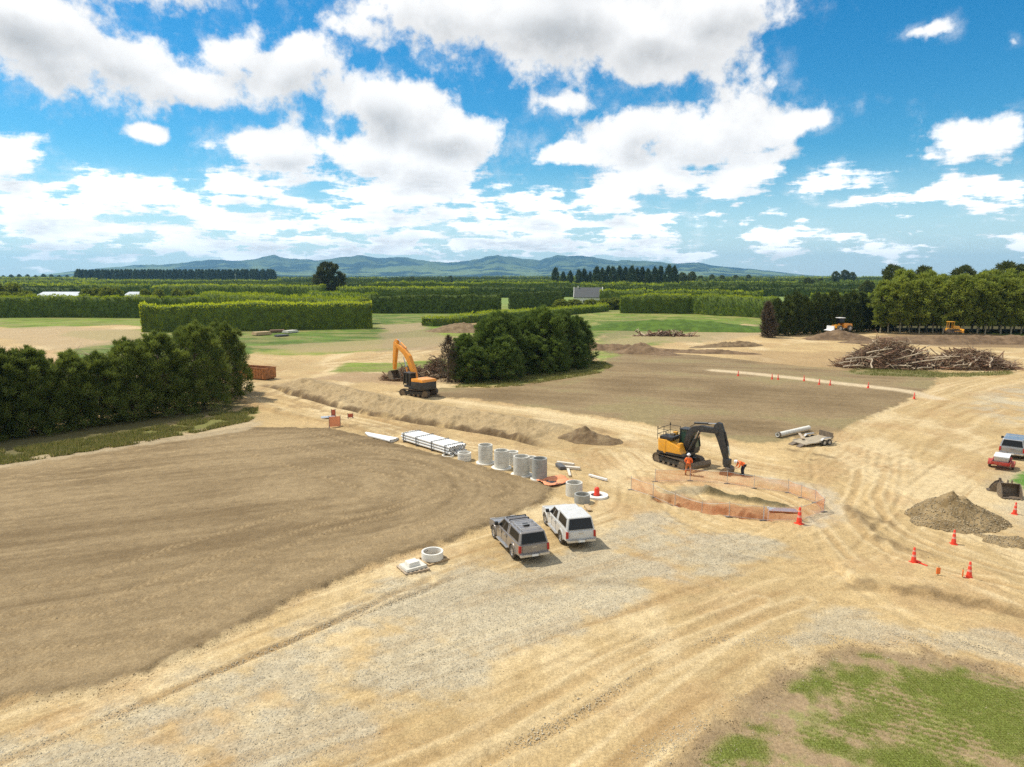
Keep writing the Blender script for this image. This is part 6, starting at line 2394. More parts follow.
# ------------------------------------------------------------------ mesh fence round the pit
def mesh_mat():
    m = bpy.data.materials.new('orange_mesh')
    m.use_nodes = True
    q = NT(m.node_tree)
    nodes = m.node_tree.nodes
    b = nodes['Principled BSDF']
    out = nodes['Material Output']
    b.inputs['Base Color'].default_value = (.75, .22, .07, 1)
    b.inputs['Roughness'].default_value = .7
    tr = q.n('ShaderNodeBsdfTransparent')
    mx = q.n('ShaderNodeMixShader')
    # a fine net: about two fifths thread
    tc = q.n('ShaderNodeTexCoord')
    n = q.noise(tc.outputs['Object'], 1.5, 3, .6)
    q.put(mx.inputs[0], q.lin(n, .3, .7, .11, .22))
    m.node_tree.links.new(tr.outputs[0], mx.inputs[1])
    m.node_tree.links.new(b.outputs[0], mx.inputs[2])
    m.node_tree.links.new(mx.outputs[0], out.inputs[0])
    return m


MESHM = mesh_mat()
GALV = mat('galvanised_tube', (.50, .50, .48), .5, .4, .06, 4)


def mesh_fence(points, hgt, label, every=1, closed=False, name='mesh_fence'):
    r = empty(name, (points[0][0], points[0][1], 0))
    tag(r, label, 'fence')
    ox, oy = points[0]
    pts = [(a - ox, b - oy) for a, b in points]
    for k in range(len(pts) - (0 if closed else 1)):
        a, b = pts[k], pts[(k + 1) % len(pts)]
        n = 6
        za = [gz(a[0] + ox + (b[0] - a[0]) * i / n, a[1] + oy + (b[1] - a[1]) * i / n) for i in range(n + 1)]
        L = math.hypot(b[0] - a[0], b[1] - a[1])
        nx_, ny_ = -(b[1] - a[1]) / L * .006, (b[0] - a[0]) / L * .006
        m = MB()
        v, f = [], []
        for i in range(n + 1):
            t = i / n
            sag = .07 * math.sin(PI * t) + .02 * math.sin(7 * t + k)
            lean = .05 * math.sin(PI * t * 2 + k)
            px_, py_ = a[0] + (b[0] - a[0]) * t, a[1] + (b[1] - a[1]) * t
            for s in (-1, 1):
                v.append((px_ + s * nx_, py_ + s * ny_, za[i] + .04))
                v.append((px_ + s * nx_ + lean * ny_ * 50, py_ + s * ny_ - lean * nx_ * 50, za[i] + hgt - sag))
        for i in range(n):
            q = i * 4
            f += [(q, q + 4, q + 5, q + 1), (q + 2, q + 3, q + 7, q + 6), (q + 1, q + 5, q + 7, q + 3), (q, q + 2, q + 6, q + 4)]
        f += [(0, 1, 3, 2), (n * 4, n * 4 + 2, n * 4 + 3, n * 4 + 1)]
        m.add(v, f)
        m.build('net_panel', MESHM, r)
        w = MB()
        w.tube([(a[0], a[1], za[0] + hgt), ((a[0] + b[0]) / 2, (a[1] + b[1]) / 2, (za[0] + za[-1]) / 2 + hgt - .05), (b[0], b[1], za[-1] + hgt)], .012, 5)
        w.build('rail', GALV, r)
        w = MB(); w.tube([(a[0], a[1], za[0] + .08), (b[0], b[1], za[-1] + .08)], .012, 5)
        w.build('rail', GALV, r)
    for k, a in enumerate(pts):
        z = gz(a[0] + ox, a[1] + oy)
        m = MB(); m.tube([(a[0], a[1], z - .1), (a[0], a[1], z + hgt + .12)], .022, 6); m.build('post', GALV, r)
        m = MB(); m.box(a[0] - .22, a[0] + .22, a[1] - .05, a[1] + .05, z, z + .04); m.build('foot', STRAP, r)


FP = [(631, 490), (653, 496.5), (675, 502), (702, 509), (729, 517), (763, 521), (800, 521.5), (824, 512), (815, 503), (801, 498), (788, 493), (754, 488.5), (727, 484), (690, 481), (655, 482)]
mesh_fence(pxs(FP), .98, 'orange safety mesh fence on thin steel posts enclosing the clay pit')


def gate_frame():
    # white plastic barrier leaf inside the front run of the fence
    x, y = P(766, 517)
    r = empty('barrier_post', on_ground(x, y), .1)
    tag(r, 'white upright frame leaning inside the mesh fence near its corner', 'barrier')
    m = MB(); m.tube([(-.15, 0, 0), (-.15, 0, 1.25), (.15, 0, 1.25), (.15, 0, 0)], .03, 8); m.build('frame', WHITEB, r)
    x, y = P(783, 512)
    r = empty('steel_plate', on_ground(x, y, .06), -.15)
    tag(r, 'pale steel plate lying at the end of the clay pit', 'plate')
    m = MB(); m.box(-1.0, .9, -.35, .35, .05, .09); m.build('plate', ALLOY, r, bevel=.01)
    m = MB()
    for sx in (-.7, .6):
        m.box(sx - .05, sx + .05, -.4, .4, 0, .05)
    m.build('skid', STRAP, r)


gate_frame()

# barrier mesh panels beside the trench on the left
for k, (px, py, h, w, lab) in enumerate(((335, 428, 1.15, .58, 'faded orange mesh barrier standing on the spoil left of the pipes'), (333.5, 416.5, .8, .22, 'dark red barrier just behind the faded orange one'), (350.5, 418, .5, .28, 'small red barrier right of the faded orange one'))):
    x, y = P(px, py)
    r = empty('mesh_barrier', on_ground(x, y), .35)
    tag(r, lab, 'barrier')
    mm = mat('faded_orange', (.80, .30, .14)) if k == 0 else mat('dull_red', (.42, .10, .05), .7, 0, .2, 5)
    m = MB(); m.box(-w, w, -.02, .02, .08, h); m.build('panel', mm, r)
    for s in (-1, 1):
        m = MB(); m.tube([(s * w, 0, 0), (s * w, 0, h + .1)], .03, 6); m.box(s * w - .05, s * w + .05, -.25, .25, 0, .05)
        m.build('leg', STRAP, r)
x, y = P(328, 418)
r = empty('steel_plate', on_ground(x, y), .4)
tag(r, 'grey flat plate lying left of the red barrier by the trench', 'plate')
m = MB(); m.box(-.8, .8, -.5, .5, .1, .16); m.build('plate', ALLOY, r, bevel=.02)
m = MB(); m.box(-.6, -.45, -.5, .5, 0, .1); m.build('skid', STRAP, r)


# ------------------------------------------------------------------ rusty bin
def skip_bin():
    ax, ay = P(240, 379)
    r = empty('skip_bin', (ax + 1.0, ay, gz(ax + 2, ay)), R(-24))
    tag(r, 'rusty ribbed steel skip bin standing open at the end of the near pines', 'skip bin')
    L, W, H = 6.0, 2.4, 1.75
    x0, y0 = -2.2, 0
    w = MB()
    t = .07
    w.box(x0, x0 + L, y0, y0 + t, .2, H)
    w.build('side_wall', RUST, r)
    w = MB(); w.box(x0, x0 + L, y0 + W - t, y0 + W, .2, H); w.build('side_wall', RUST, r)
    w = MB(); w.box(x0 - t, x0 - .002, y0, y0 + W, .2, H); w.build('end_wall', RUST, r)
    w = MB(); w.box(x0 + L + .002, x0 + L + t, y0, y0 + W, .2, H); w.build('end_wall', RUST, r)
    w = MB(); w.box(x0, x0 + L, y0 + t, y0 + W - t, .12, .22); w.build('floor_plate', RUST, r)
    for k in range(11):
        for yy in (y0 - .06, y0 + W + .002):
            x = x0 + .15 + k * (L - .4) / 10
            w = MB(); w.box(x, x + .10, yy, yy + .058, .22, H - .14); w.build('rib', RUST, r)
    w = MB()
    w.box(x0 - .1, x0 + L + .1, y0 - .08, y0 + .10, H + .002, H + .12)
    w.box(x0 - .1, x0 + L + .1, y0 + W - .10, y0 + W + .08, H + .002, H + .12)
    w.box(x0 - .1, x0 + .05, y0 + .10, y0 + W - .1, H + .002, H + .12)
    w.box(x0 + L - .05, x0 + L + .1, y0 + .10, y0 + W - .1, H + .002, H + .12)
    w.build('rim', RUST, r, bevel=.015)
    w = MB()
    for s in (.35, 1.95):
        w.box(x0 + .1, x0 + L - .1, y0 + s, y0 + s + .12, 0, .12)
    w.build('skid_rail', RUST, r)
    # scrap inside
    rg = random.Random(5)
    w = MB()
    for k in range(26):
        a = Vector((x0 + rg.uniform(.4, L - .4), y0 + rg.uniform(.3, W - .3), rg.uniform(.5, 1.3)))
        d = Vector((rg.uniform(-1, 1), rg.uniform(-.5, .5), rg.uniform(-.1, .2)))
        w.tube([a, a + d * .8], rg.uniform(.03, .08), 5)
    o = w.build('scrap_load', WOODD, None)
    o.location = r.location
    o.rotation_euler = r.rotation_euler
    o.name = 'scrap_load'
    tag(o, 'broken branches and scrap lying inside the rusty skip bin', 'scrap', kind='stuff')


skip_bin()


# ------------------------------------------------------------------ tilt trailer with a loose pipe
def flat_trailer():
    x, y = P(818, 443)
    hd = math.atan2(.40, .92)
    r = empty('flat_trailer', on_ground(x, y), hd)
    r.scale = (.86, .86, .86)
    tag(r, 'dusty flat deck twin axle trailer parked at the edge of the middle field', 'trailer')
    m = MB(); m.hexa([(-2.9, -1.0, .25), (1.1, -1.0, .55), (1.1, 1.0, .55), (-2.9, 1.0, .25)], [(-2.9, -1.0, .33), (1.1, -1.0, .66), (1.1, 1.0, .66), (-2.9, 1.0, .33)]); m.build('deck', MUD, r, bevel=.01)
    for s in (-1, 1):
        m = MB(); m.box(-2.7, 1.1, s * 1.03 - .03, s * 1.03 + .03, .36, .46); m.build('side_rail', CHROME, r)
        m = MB(); m.prism([(-.85, .62), (-.55, .84), (.55, .84), (.9, .62), (.9, .66), (.58, .88), (-.58, .88), (-.88, .66)], s * 1.18 - .14, s * 1.18 + .14); m.build('mudguard', CHROME, r)
        for xx in (-.40, .36):
            wheel(r, xx, s * 1.18, .34, .22, s)
    m = MB(); m.box(1.1, 1.18, -.95, .95, .60, 1.25)
    m.build('headboard', STEEL, r)
    m = MB(); m.tube([(1.1, .6, .55), (2.4, 0, .5)], .05); m.tube([(1.1, -.6, .55), (2.4, 0, .5)], .05); m.tube([(2.2, 0, .5), (2.2, 0, .95)], .04); m.build('drawbar', STEEL, r)
    for s in (-1, 1):
        m = MB(); m.hexa([(-3.6, s * .55 - .3, .04), (-2.92, s * .55 - .3, .22), (-2.92, s * .55 + .3, .22), (-3.6, s * .55 + .3, .04)], [(-3.6, s * .55 - .3, .09), (-2.92, s * .55 - .3, .30), (-2.92, s * .55 + .3, .30), (-3.6, s * .55 + .3, .09)]); m.build('ramp', STEEL, r)
    q0, q1 = P(777, 439.5), P(813, 431)
    L = 5.6
    r2 = empty('steel_pipe', on_ground(q0[0], q0[1], .32), math.atan2(q1[1] - q0[1], q1[0] - q0[0]))
    tag(r2, 'wide pale pipe lying on the ground against the flat deck trailer', 'pipe')
    m = MB(); m.lathe([(.17, 0), (.22, 0), (.22, 1), (.17, 1)], 20)
    m.v = [(p[2] * L, p[0], p[1]) for p in m.v]
    m.build('barrel', CONCL, r2, smooth=True)
    m = MB(); m.lathe([(.22, 0), (.27, 0), (.27, .05), (.22, .05)], 20)
    m.v = [(p[2] * 6, p[0], p[1]) for p in m.v]
    m.build('collar', STEEL, r2, smooth=True)
    q0 = P(801, 441)
    r3 = empty('timber_beam', on_ground(q0[0], q0[1], .35), hd + .9)
    tag(r3, 'grey plank lying across the back of the flat deck trailer', 'plank')
    m = MB(); m.box(-1.2, 1.2, -.12, .12, .12, .2); m.build('beam', WOODP, r3, bevel=.01)


flat_trailer()

# loose bucket by the silver ute
x, y = P(1009, 497)
r = empty('digging_bucket', on_ground(x, y, .56), math.atan2(-.80, -.25))
tag(r, 'loose rusty digging bucket lying with its mouth open near the silver ute', 'bucket')
o = build_bucket('bucket_shell', STEEL, r, 1.3, .95)
x, y = P(997, 491)
r = empty('digging_bucket', on_ground(x, y, .45), math.atan2(.5, -.8))
tag(r, 'smaller rusty bucket lying behind the open-mouthed one', 'bucket')
build_bucket('bucket_shell', STEEL, r, .7, .8)


# ------------------------------------------------------------------ heaps
def heap(name, px, py, rx, ry, h, label, m, seed=0, rz=0.0, n=70, rugged=.22, parts=None, tail=None, peaks=((0, 0, 1),), wx=None, cat='heap', sink=-.04):
    x, y = P(px, py) if wx is None else wx
    rg = np.random.default_rng(seed)
    u = np.linspace(-1.55, 1.55, int(n * 1.3))
    n = len(u)
    U, V_ = np.meshgrid(u, u)
    z = np.zeros(U.shape)
    for (a, b, s) in peaks:
        d = np.hypot(U - a, V_ - b)
        d = d * (1 + (fbm(U * 1.5 + seed, V_ * 1.5, 3, seed) - .5) * .6)
        z = np.maximum(z, s * np.clip(1 - d, 0, 1) ** .92)
    nz = fbm(U * rx * 1.4, V_ * ry * 1.4, 4, seed + 3, .6) - .5
    z = z * h * (1 + nz * rugged * 2) + nz * rugged * .5 * np.minimum(1, z * 6)
    z -= .05 * h * np.exp(-z * 5)
    c, s = math.cos(rz), math.sin(rz)
    X, Y = U * rx, V_ * ry
    X, Y = X * c - Y * s, X * s + Y * c
    G0 = terrain((X + x).ravel(), (Y + y).ravel()).reshape(X.shape)
    keep = z > .012
    Z = np.where(keep, z, -sink - .1) + G0
    idx = np.arange(n * n).reshape(n, n)
    f = np.stack([idx[:-1, :-1].ravel(), idx[:-1, 1:].ravel(), idx[1:, 1:].ravel(), idx[1:, :-1].ravel()], 1)
    kf = keep.ravel()[f].any(1)
    f = f[kf]
    used = np.unique(f)
    remap = np.full(n * n, -1); remap[used] = np.arange(len(used))
    P3 = np.stack([X.ravel(), Y.ravel(), Z.ravel()], 1)[used]
    o = np_mesh(name, P3, remap[f], m, smooth=True)
    o.location = (x, y, 0)
    tag(o, label, cat)
    return o, (X + x, Y + y, Z, z)


def earth_mat(name, a, b, stone=0.0, sc=1.0):
    m = bpy.data.materials.new(name)
    m.use_nodes = True
    q = NT(m.node_tree)
    bs = m.node_tree.nodes['Principled BSDF']
    p = q.n('ShaderNodeNewGeometry').outputs['Position']
    n = q.noise(p, .9 * sc, 8, .68)
    col = q.mix(q.smooth(n, .35, .65), a, b)
    vr = q.n('ShaderNodeTexVoronoi', feature='F1')
    q.put(vr.inputs['Vector'], p)
    vr.inputs['Scale'].default_value = 7
    sp = q.n('ShaderNodeSeparateColor')
    q.put(sp.inputs[0], vr.outputs['Color'])
    pb = q.m('MULTIPLY', q.smooth(vr.outputs['Distance'], .5, .25), q.m('GREATER_THAN', sp.outputs[0], .4))
    col = q.mix(q.m('MULTIPLY', pb, stone), col, q.mix(sp.outputs[1], (.14, .12, .09), (.46, .42, .34)))
    q.put(bs.inputs['Base Color'], col)
    bs.inputs['Roughness'].default_value = .95
    bs.inputs['Specular IOR Level'].default_value = .15
    bp = q.n('ShaderNodeBump')
    bp.inputs['Distance'].default_value = .09
    q.put(bp.inputs['Height'], q.m('ADD', q.noise(p, 2.2 * sc, 8, .7), q.m('MULTIPLY', pb, stone * .5)))
    q.put(bs.inputs['Normal'], bp.outputs[0])
    return m


E_GRAV = earth_mat('gravelly_earth', (.18, .125, .06), (.33, .24, .125), .3)
E_SUB = earth_mat('subsoil', (.15, .10, .055), (.25, .18, .10), .15)
E_DARK = earth_mat('topsoil', (.13, .085, .05), (.23, .155, .09), .1, .6)
_, GH = heap('gravel_heap', 955, 520, 2.7, 2.4, 2.0, 'grey-brown gravel heap beside the cones on the right', E_GRAV, 3, .25, 110, .20, peaks=((-.08, .05, 1.0), (.22, -.12, .62), (-.25, -.1, .58)))
_, GH2 = heap('gravel_heap', 1018, 544, 1.7, 1.0, .34, 'low rubbly tail heap at the right of the gravel heap', E_GRAV, 8, -.5, 80, .5, peaks=((0, 0, 1), (.4, .1, .8), (-.4, 0, .7)))
heap('spoil_heap', 591, 441, 2.7, 1.8, 1.35, 'dark brown spoil heap at the end of the long bank', E_SUB, 12, -.2, 70, .25, peaks=((-.2, 0, 1), (.3, -.1, .55)))
heap('soil_heap', 648, 353.5, 5.2, 3.5, 2.3, 'small dark pointed soil heap at the head of the middle field', E_DARK, 15, -.3, 60, .15, peaks=((-.3, 0, 1), (.35, -.2, .3)))
heap('soil_heap', 612, 349, 7.5, 3, 1.3, 'low dark soil windrow left of the pointed heap', E_DARK, 16, -.05, 60, .3, peaks=((-.45, 0, 1), (0, 0, 1), (.5, 0, .9)))
heap('soil_heap', 693, 352, 9, 2.2, .9, 'long low dark ridge of earth right of the pointed heap', E_DARK, 17, -.25, 60, .3, peaks=((-.5, 0, .6), (0, 0, .7), (.5, 0, 1)))
heap('soil_heap', 727, 346, 7, 2.2, 1.2, 'narrow earth ridge in front of the grassy mound', E_SUB, 18, .25, 60, .3, peaks=((-.5, 0, .6), (0, 0, .9), (.5, 0, 1)))
heap('soil_heap', 838, 339, 6.6, 4.2, 2.8, 'dark soil heap in front of the loader and dark conifers', E_DARK, 19, 0, 60, .15, peaks=((0, 0, 1), (-.3, 0, .8), (.25, 0, .75)))
heap('soil_heap', 968, 343, 20, 4, 2.0, 'long dark soil bank under the yellow bulldozer', E_DARK, 20, -.05, 80, .22, peaks=((-.6, 0, .9), (-.25, 0, 1), (.1, 0, 1), (.5, 0, 1)))
E_TURF = earth_mat('turfed_earth', (.06, .10, .02), (.10, .165, .025), 0, .4)
heap('grassy_mound', 680, 329, 22, 11, 3.0, 'long low grassy mound in front of the clipped hedge', E_TURF, 21, -.12, 60, .12, peaks=((-.35, 0, .9), (0, 0, 1), (.4, 0, .8)))
heap('soil_heap', 447, 310, 12, 6, 2.6, 'pale bare earth heap showing over the middle block of pines', E_SUB, 22, 0, 50, .2, wx=AT(462, 200))


def heap_stones(name, H, n, label, seed, lo=.02, hi=.10, foot=True):
    X, Y, Z, z = H
    rg = np.random.default_rng(seed)
    X, Y, Z, z = X.ravel(), Y.ravel(), Z.ravel(), z.ravel()
    w = (z > .02) * (np.exp(-z * 1.3) + .12)
    i = rg.choice(len(X), n, p=w / w.sum())
    sz = lo + (hi - lo) * rg.uniform(0, 1, n) ** 4
    st_ = np.abs(X[1] - X[0]) + .03
    px_, py_, pz = X[i] + rg.uniform(-.5, .5, n) * st_, Y[i] + rg.uniform(-.5, .5, n) * st_, Z[i] + sz * .3
    ico = np.array([[1, 0, 0], [-1, 0, 0], [0, 1, 0], [0, -1, 0], [0, 0, 1], [0, 0, -1]], float)
    fc = np.array([[0, 2, 4], [2, 1, 4], [1, 3, 4], [3, 0, 4], [2, 0, 5], [1, 2, 5], [3, 1, 5], [0, 3, 5]])
    V = ico[None] * (1 + rg.normal(size=(n, 6, 3)) * .22) * sz[:, None, None]
    V += np.stack([px_, py_, pz], 1)[:, None]
    F = (fc[None] + (np.arange(n) * 6)[:, None, None]).reshape(-1, 3)
    t = rg.uniform(0, 1, n)
    c = np.array([.33, .265, .165]) * (.65 + .75 * t[:, None])
    o = np_mesh(name, V.reshape(-1, 3), F, bpy.data.materials['loose_stone'], cols=np.repeat(c, 6, 0))
    tag(o, label, 'stones', kind='stuff')


heap_stones('heap_stones', GH, 4200, 'stones spilling down the sides of the gravel heap', 31, .012, .065)
heap_stones('heap_stones', GH2, 1500, 'rubble strewn over the low tail heap', 32, .012, .06)


# ------------------------------------------------------------------ brush piles
def brush_pile(cx, cy, rx, ry, h, n, rz, name, label, mats_, seed, rr=(.04, .11), L=(1.2, 3.6), twigs=0, clods=True):
    rg = np.random.default_rng(seed)
    segs = []
    for k in range(n):
        a = rg.uniform(0, 2 * PI); d = rg.uniform(0, 1) ** .6
        u, v = math.cos(a) * d, math.sin(a) * d
        top = h * (1 - d ** 1.6) * rg.uniform(.75, 1.1)
        z = rg.uniform(.1, 1) ** .6 * top + .1
        an = rg.uniform(0, 2 * PI); el = rg.normal() * .38
        l = rg.uniform(*L) * .5
        dv = np.array([math.cos(an) * math.cos(el), math.sin(an) * math.cos(el), math.sin(el)]) * l
        x, y = u * rx, v * ry
        x, y = x * math.cos(rz) - y * math.sin(rz), x * math.sin(rz) + y * math.cos(rz)
        c = np.array([x, y, z])
        r = rg.uniform(*rr)
        p0, p1 = c - dv, c + dv
        p0[2] = max(p0[2], .03); p1[2] = max(p1[2], .03)
        bend = rg.normal(size=3) * l * .12
        segs.append((p0, c + bend, r, r * .8)); segs.append((c + bend, p1, r * .8, r * .35))
        for j in range(3):
            q = c + bend + (p1 - c) * rg.uniform(.1, .9)
            segs.append((q, q + rg.normal(size=3) * np.array([.5, .5, .4]) * l * .7, r * .4, r * .12))
    third = len(segs) // len(mats_)
    first = None
    root = empty(name, (cx, cy, gz(cx, cy)))
    tag(root, label, 'brush pile')
    for k, mm in enumerate(mats_):
        v, f = tubes_np(segs[k * third:(k + 1) * third], 5)
        o = np_mesh(('pale_branches', 'brown_branches', 'dark_branches')[k], v, f, mm, root, smooth=True)
        o['kind'] = 'stuff'
    if twigs:
        N = twigs
        a = rg.uniform(0, 2 * PI, N); d = rg.uniform(0, 1, N) ** .55
        x, y = np.cos(a) * d * rx, np.sin(a) * d * ry
        z = (1 - d ** 1.6) * h * rg.uniform(.0, 1.0, N)
        X, Y = x * math.cos(rz) - y * math.sin(rz), x * math.sin(rz) + y * math.cos(rz)
        dirs = rnd_unit(rg, N); dirs[:, 2] = np.abs(dirs[:, 2]) * .6
        v, f, t, dd = cards(rg, np.stack([X, Y, z], 1), dirs, rg.uniform(.3, 1.1, N), rg.uniform(.04, .14, N), rg.uniform(0, 1, N))
        o = np_mesh('twigs', v, f, foliage_mat('dead_twigs', (.10, .06, .035), (.34, .22, .13), .1), root, attrs={'tint': t, 'dry': dd})
        o['kind'] = 'stuff'
    return root


WG = mat('grey_branch', (.46, .36, .24), .85, 0, .25, 4)
WR = mat('red_brown_branch', (.27, .15, .09), .9, 0, .3, 4)
WD = mat('dark_branch', (.15, .09, .06), .9, 0, .3, 4)
bx, by = P(925, 368)
brush_pile(bx - 5.5, by + 2, 9, 4.4, 5.2, 520, 0, 'brush_pile', 'tall left part of the huge tangled branch pile beyond the pale road', [WG, WR, WD], 51, (.035, .11), (2, 5.0), 22000)
brush_pile(bx + 8.0, by + 1, 8.5, 3.8, 3.4, 420, 0, 'brush_pile', 'lower right part of the huge tangled branch pile', [WG, WR, WD], 52, (.035, .11), (2, 5.0), 20000)
x, y = P(402, 381)
brush_pile(x + 1, y + 2, 4.4, 2.6, 2.1, 170, .1, 'brush_pile', 'reddish brush heap under the bucket of the orange excavator', [WR, WD, WG], 53, (.03, .09), (1, 3), 5000)
x, y = P(434, 379)
brush_pile(x, y + 3, 3.2, 2.2, 3.0, 120, .1, 'brush_pile', 'dark brush heap between the orange excavator and the middle pines', [WD, WR, WG], 54, (.03, .09), (1, 3), 5000)
x, y = P(666, 336)
brush_pile(x, y, 8, 1.6, .8, 90, -.05, 'brush_pile', 'low pile of brown logs on the grass before the grassy mound', [WR, WG, WD], 55, (.1, .2), (2, 5), 1200)
x, y = P(75, 400)
brush_pile(x - 2, y + 6.5, 6.0, 2.0, 6.0, 150, .2, 'brush_pile', 'bare grey branches showing among the near left pines', [WG, WD], 56, (.03, .08), (1.5, 4), 800)

LOGM = mat('pale_log', (.46, .37, .26), .85, 0, .2, 4)
rgl = random.Random(3)
logs = [(-14, -2.0, 1.0, 3.4, .1, .12), (-12, -3.2, 1.9, 6.5, .12, .05), (-9, -2.5, 3.2, 4.0, -.6, .25), (-4, -3.4, 2.4, 6.0, -.5, .35), (-1, -3.6, 1.6, 6.5, -.35, .2), (2, -3.2, 2.2, 4.5, -.5, .12), (-11, -4.2, 1.2, 2.8, 1.2, .6), (-6, -4.4, .8, 3.0, -.9, .1),
        (7, -3.6, 1.5, 4.0, .6, .3), (10, -3.4, 1.4, 3.0, .9, .5), (12, -3.0, 1.0, 3.0, -.2, .1), (4.5, -4.0, .9, 3.2, .2, .05), (-14, -4.0, .6, 3.2, -.3, .1), (-2, -4.6, .5, 3.4, .3, 0)]
for k, (dx, dy, z, L, an, el) in enumerate(logs):
    r = empty('log', (bx + dx, by + dy + 1.2, gz(bx + dx, by + dy) + z), an)
    r.rotation_euler = (0, -el, an)
    m = MB(); m.tube([(-L / 2, 0, 0), (-L / 6, .22, .09), (L / 5, -.12, .08), (L / 2, .2, 0)], .14, 8, .07); m.build('trunk', LOGM, r, smooth=True)
    m = MB(); m.tube([(L * .1, 0, 0), (L * .3, .5, .5)], .07, 6, .03); m.tube([(L * .25, 0, 0), (L * .42, -.35, .6)], .06, 6, .03); m.build('branch', LOGM, r, smooth=True)
    tag(r, 'bleached log jutting out of the huge branch pile', 'log', 'bleached logs in the huge branch pile')


# ------------------------------------------------------------------ far machines
def loader():
    x, y = AT(841, 186)
    r = empty('wheel_loader', (x, y, 1.2), R(195))
    tag(r, 'orange and cream loader standing on the dark soil heap before the conifers', 'loader')
    m = MB(); m.hexa([(-2.6, -1.1, .9), (.2, -1.1, .9), (.2, 1.1, .9), (-2.6, 1.1, .9)], [(-2.5, -1.0, 2.0), (.2, -1.0, 2.2), (.2, 1.0, 2.2), (-2.5, 1.0, 2.0)]); m.build('engine_cover', ORG, r, bevel=.08)
    m = MB(); m.hexa([(-.2, -.8, 2.1), (1.4, -.8, 2.1), (1.4, .8, 2.1), (-.2, .8, 2.1)], [(-.1, -.7, 3.5), (1.2, -.7, 3.5), (1.2, .7, 3.5), (-.1, .7, 3.5)]); cb = m.build('cab', GLASS, r, bevel=.05)
    m = MB(); m.box(-.3, 1.4, -.9, .9, 3.5, 3.68); m.build('cab_roof', WHITEB, cb, bevel=.05)
    m = MB(); m.box(.2, 2.0, -.6, .6, .8, 1.6); m.build('front_frame', YEL, r, bevel=.05)
    for s in (-1, 1):
        m = MB(); m.tube([(1.0, s * .5, 1.7), (2.6, s * .5, 1.5), (3.6, s * .5, .7)], .14, 6); m.build('lift_arm', YEL, r)
        for xx in (-1.6, 1.5):
            wheel(r, xx, s * 1.2, .8, .55, s)
    m = MB(); m.prism([(3.4, .3), (3.4, 1.4), (3.6, 1.5), (3.7, .5), (4.6, .3), (4.6, .22)], -1.4, 1.4); m.build('bucket', WHITEB, r)


def bulldozer():
    x, y = AT(951, 176)
    r = empty('bulldozer', (x, y, 1.55), R(-12))
    tag(r, 'small yellow bulldozer with canopy working on the long dark soil bank', 'bulldozer')
    track(r, -.95, 3.2, 1.0, .5)
    track(r, .95, 3.2, 1.0, .5)
    m = MB(); m.box(-1.3, 1.6, -.66, .66, .55, 1.15); m.hexa([(.2, -.5, 1.15), (1.7, -.5, 1.15), (1.7, .5, 1.15), (.2, .5, 1.15)], [(.2, -.5, 1.85), (1.6, -.45, 1.7), (1.6, .45, 1.7), (.2, .5, 1.85)]); m.build('engine_cover', YEL, r, bevel=.05)
    m = MB()
    for a in (-1.0, .15):
        for b in (-.65, .65):
            m.box(a - .05, a + .05, b - .05, b + .05, 1.1, 2.75)
    m.build('canopy_post', YEL, r)
    m = MB(); m.box(-1.2, .35, -.85, .85, 2.75, 2.88); m.build('canopy_roof', YEL, r, bevel=.03)
    m = MB(); m.box(-.85, -.35, -.3, .3, 1.15, 1.5); m.box(-.95, -.82, -.3, .3, 1.5, 1.95); m.build('seat', BLACK, r, bevel=.03)
    m = MB(); m.prism([(2.2, .05), (2.35, .1), (2.25, .55), (2.4, 1.0), (2.28, 1.0), (2.1, .55)], -1.4, 1.4); m.build('blade', YEL, r)
    for s in (-1, 1):
        m = MB(); m.box(.2, 2.2, s * 1.28 - .06, s * 1.28 + .06, .4, .55); m.build('push_arm', YEL, r)


loader()
bulldozer()


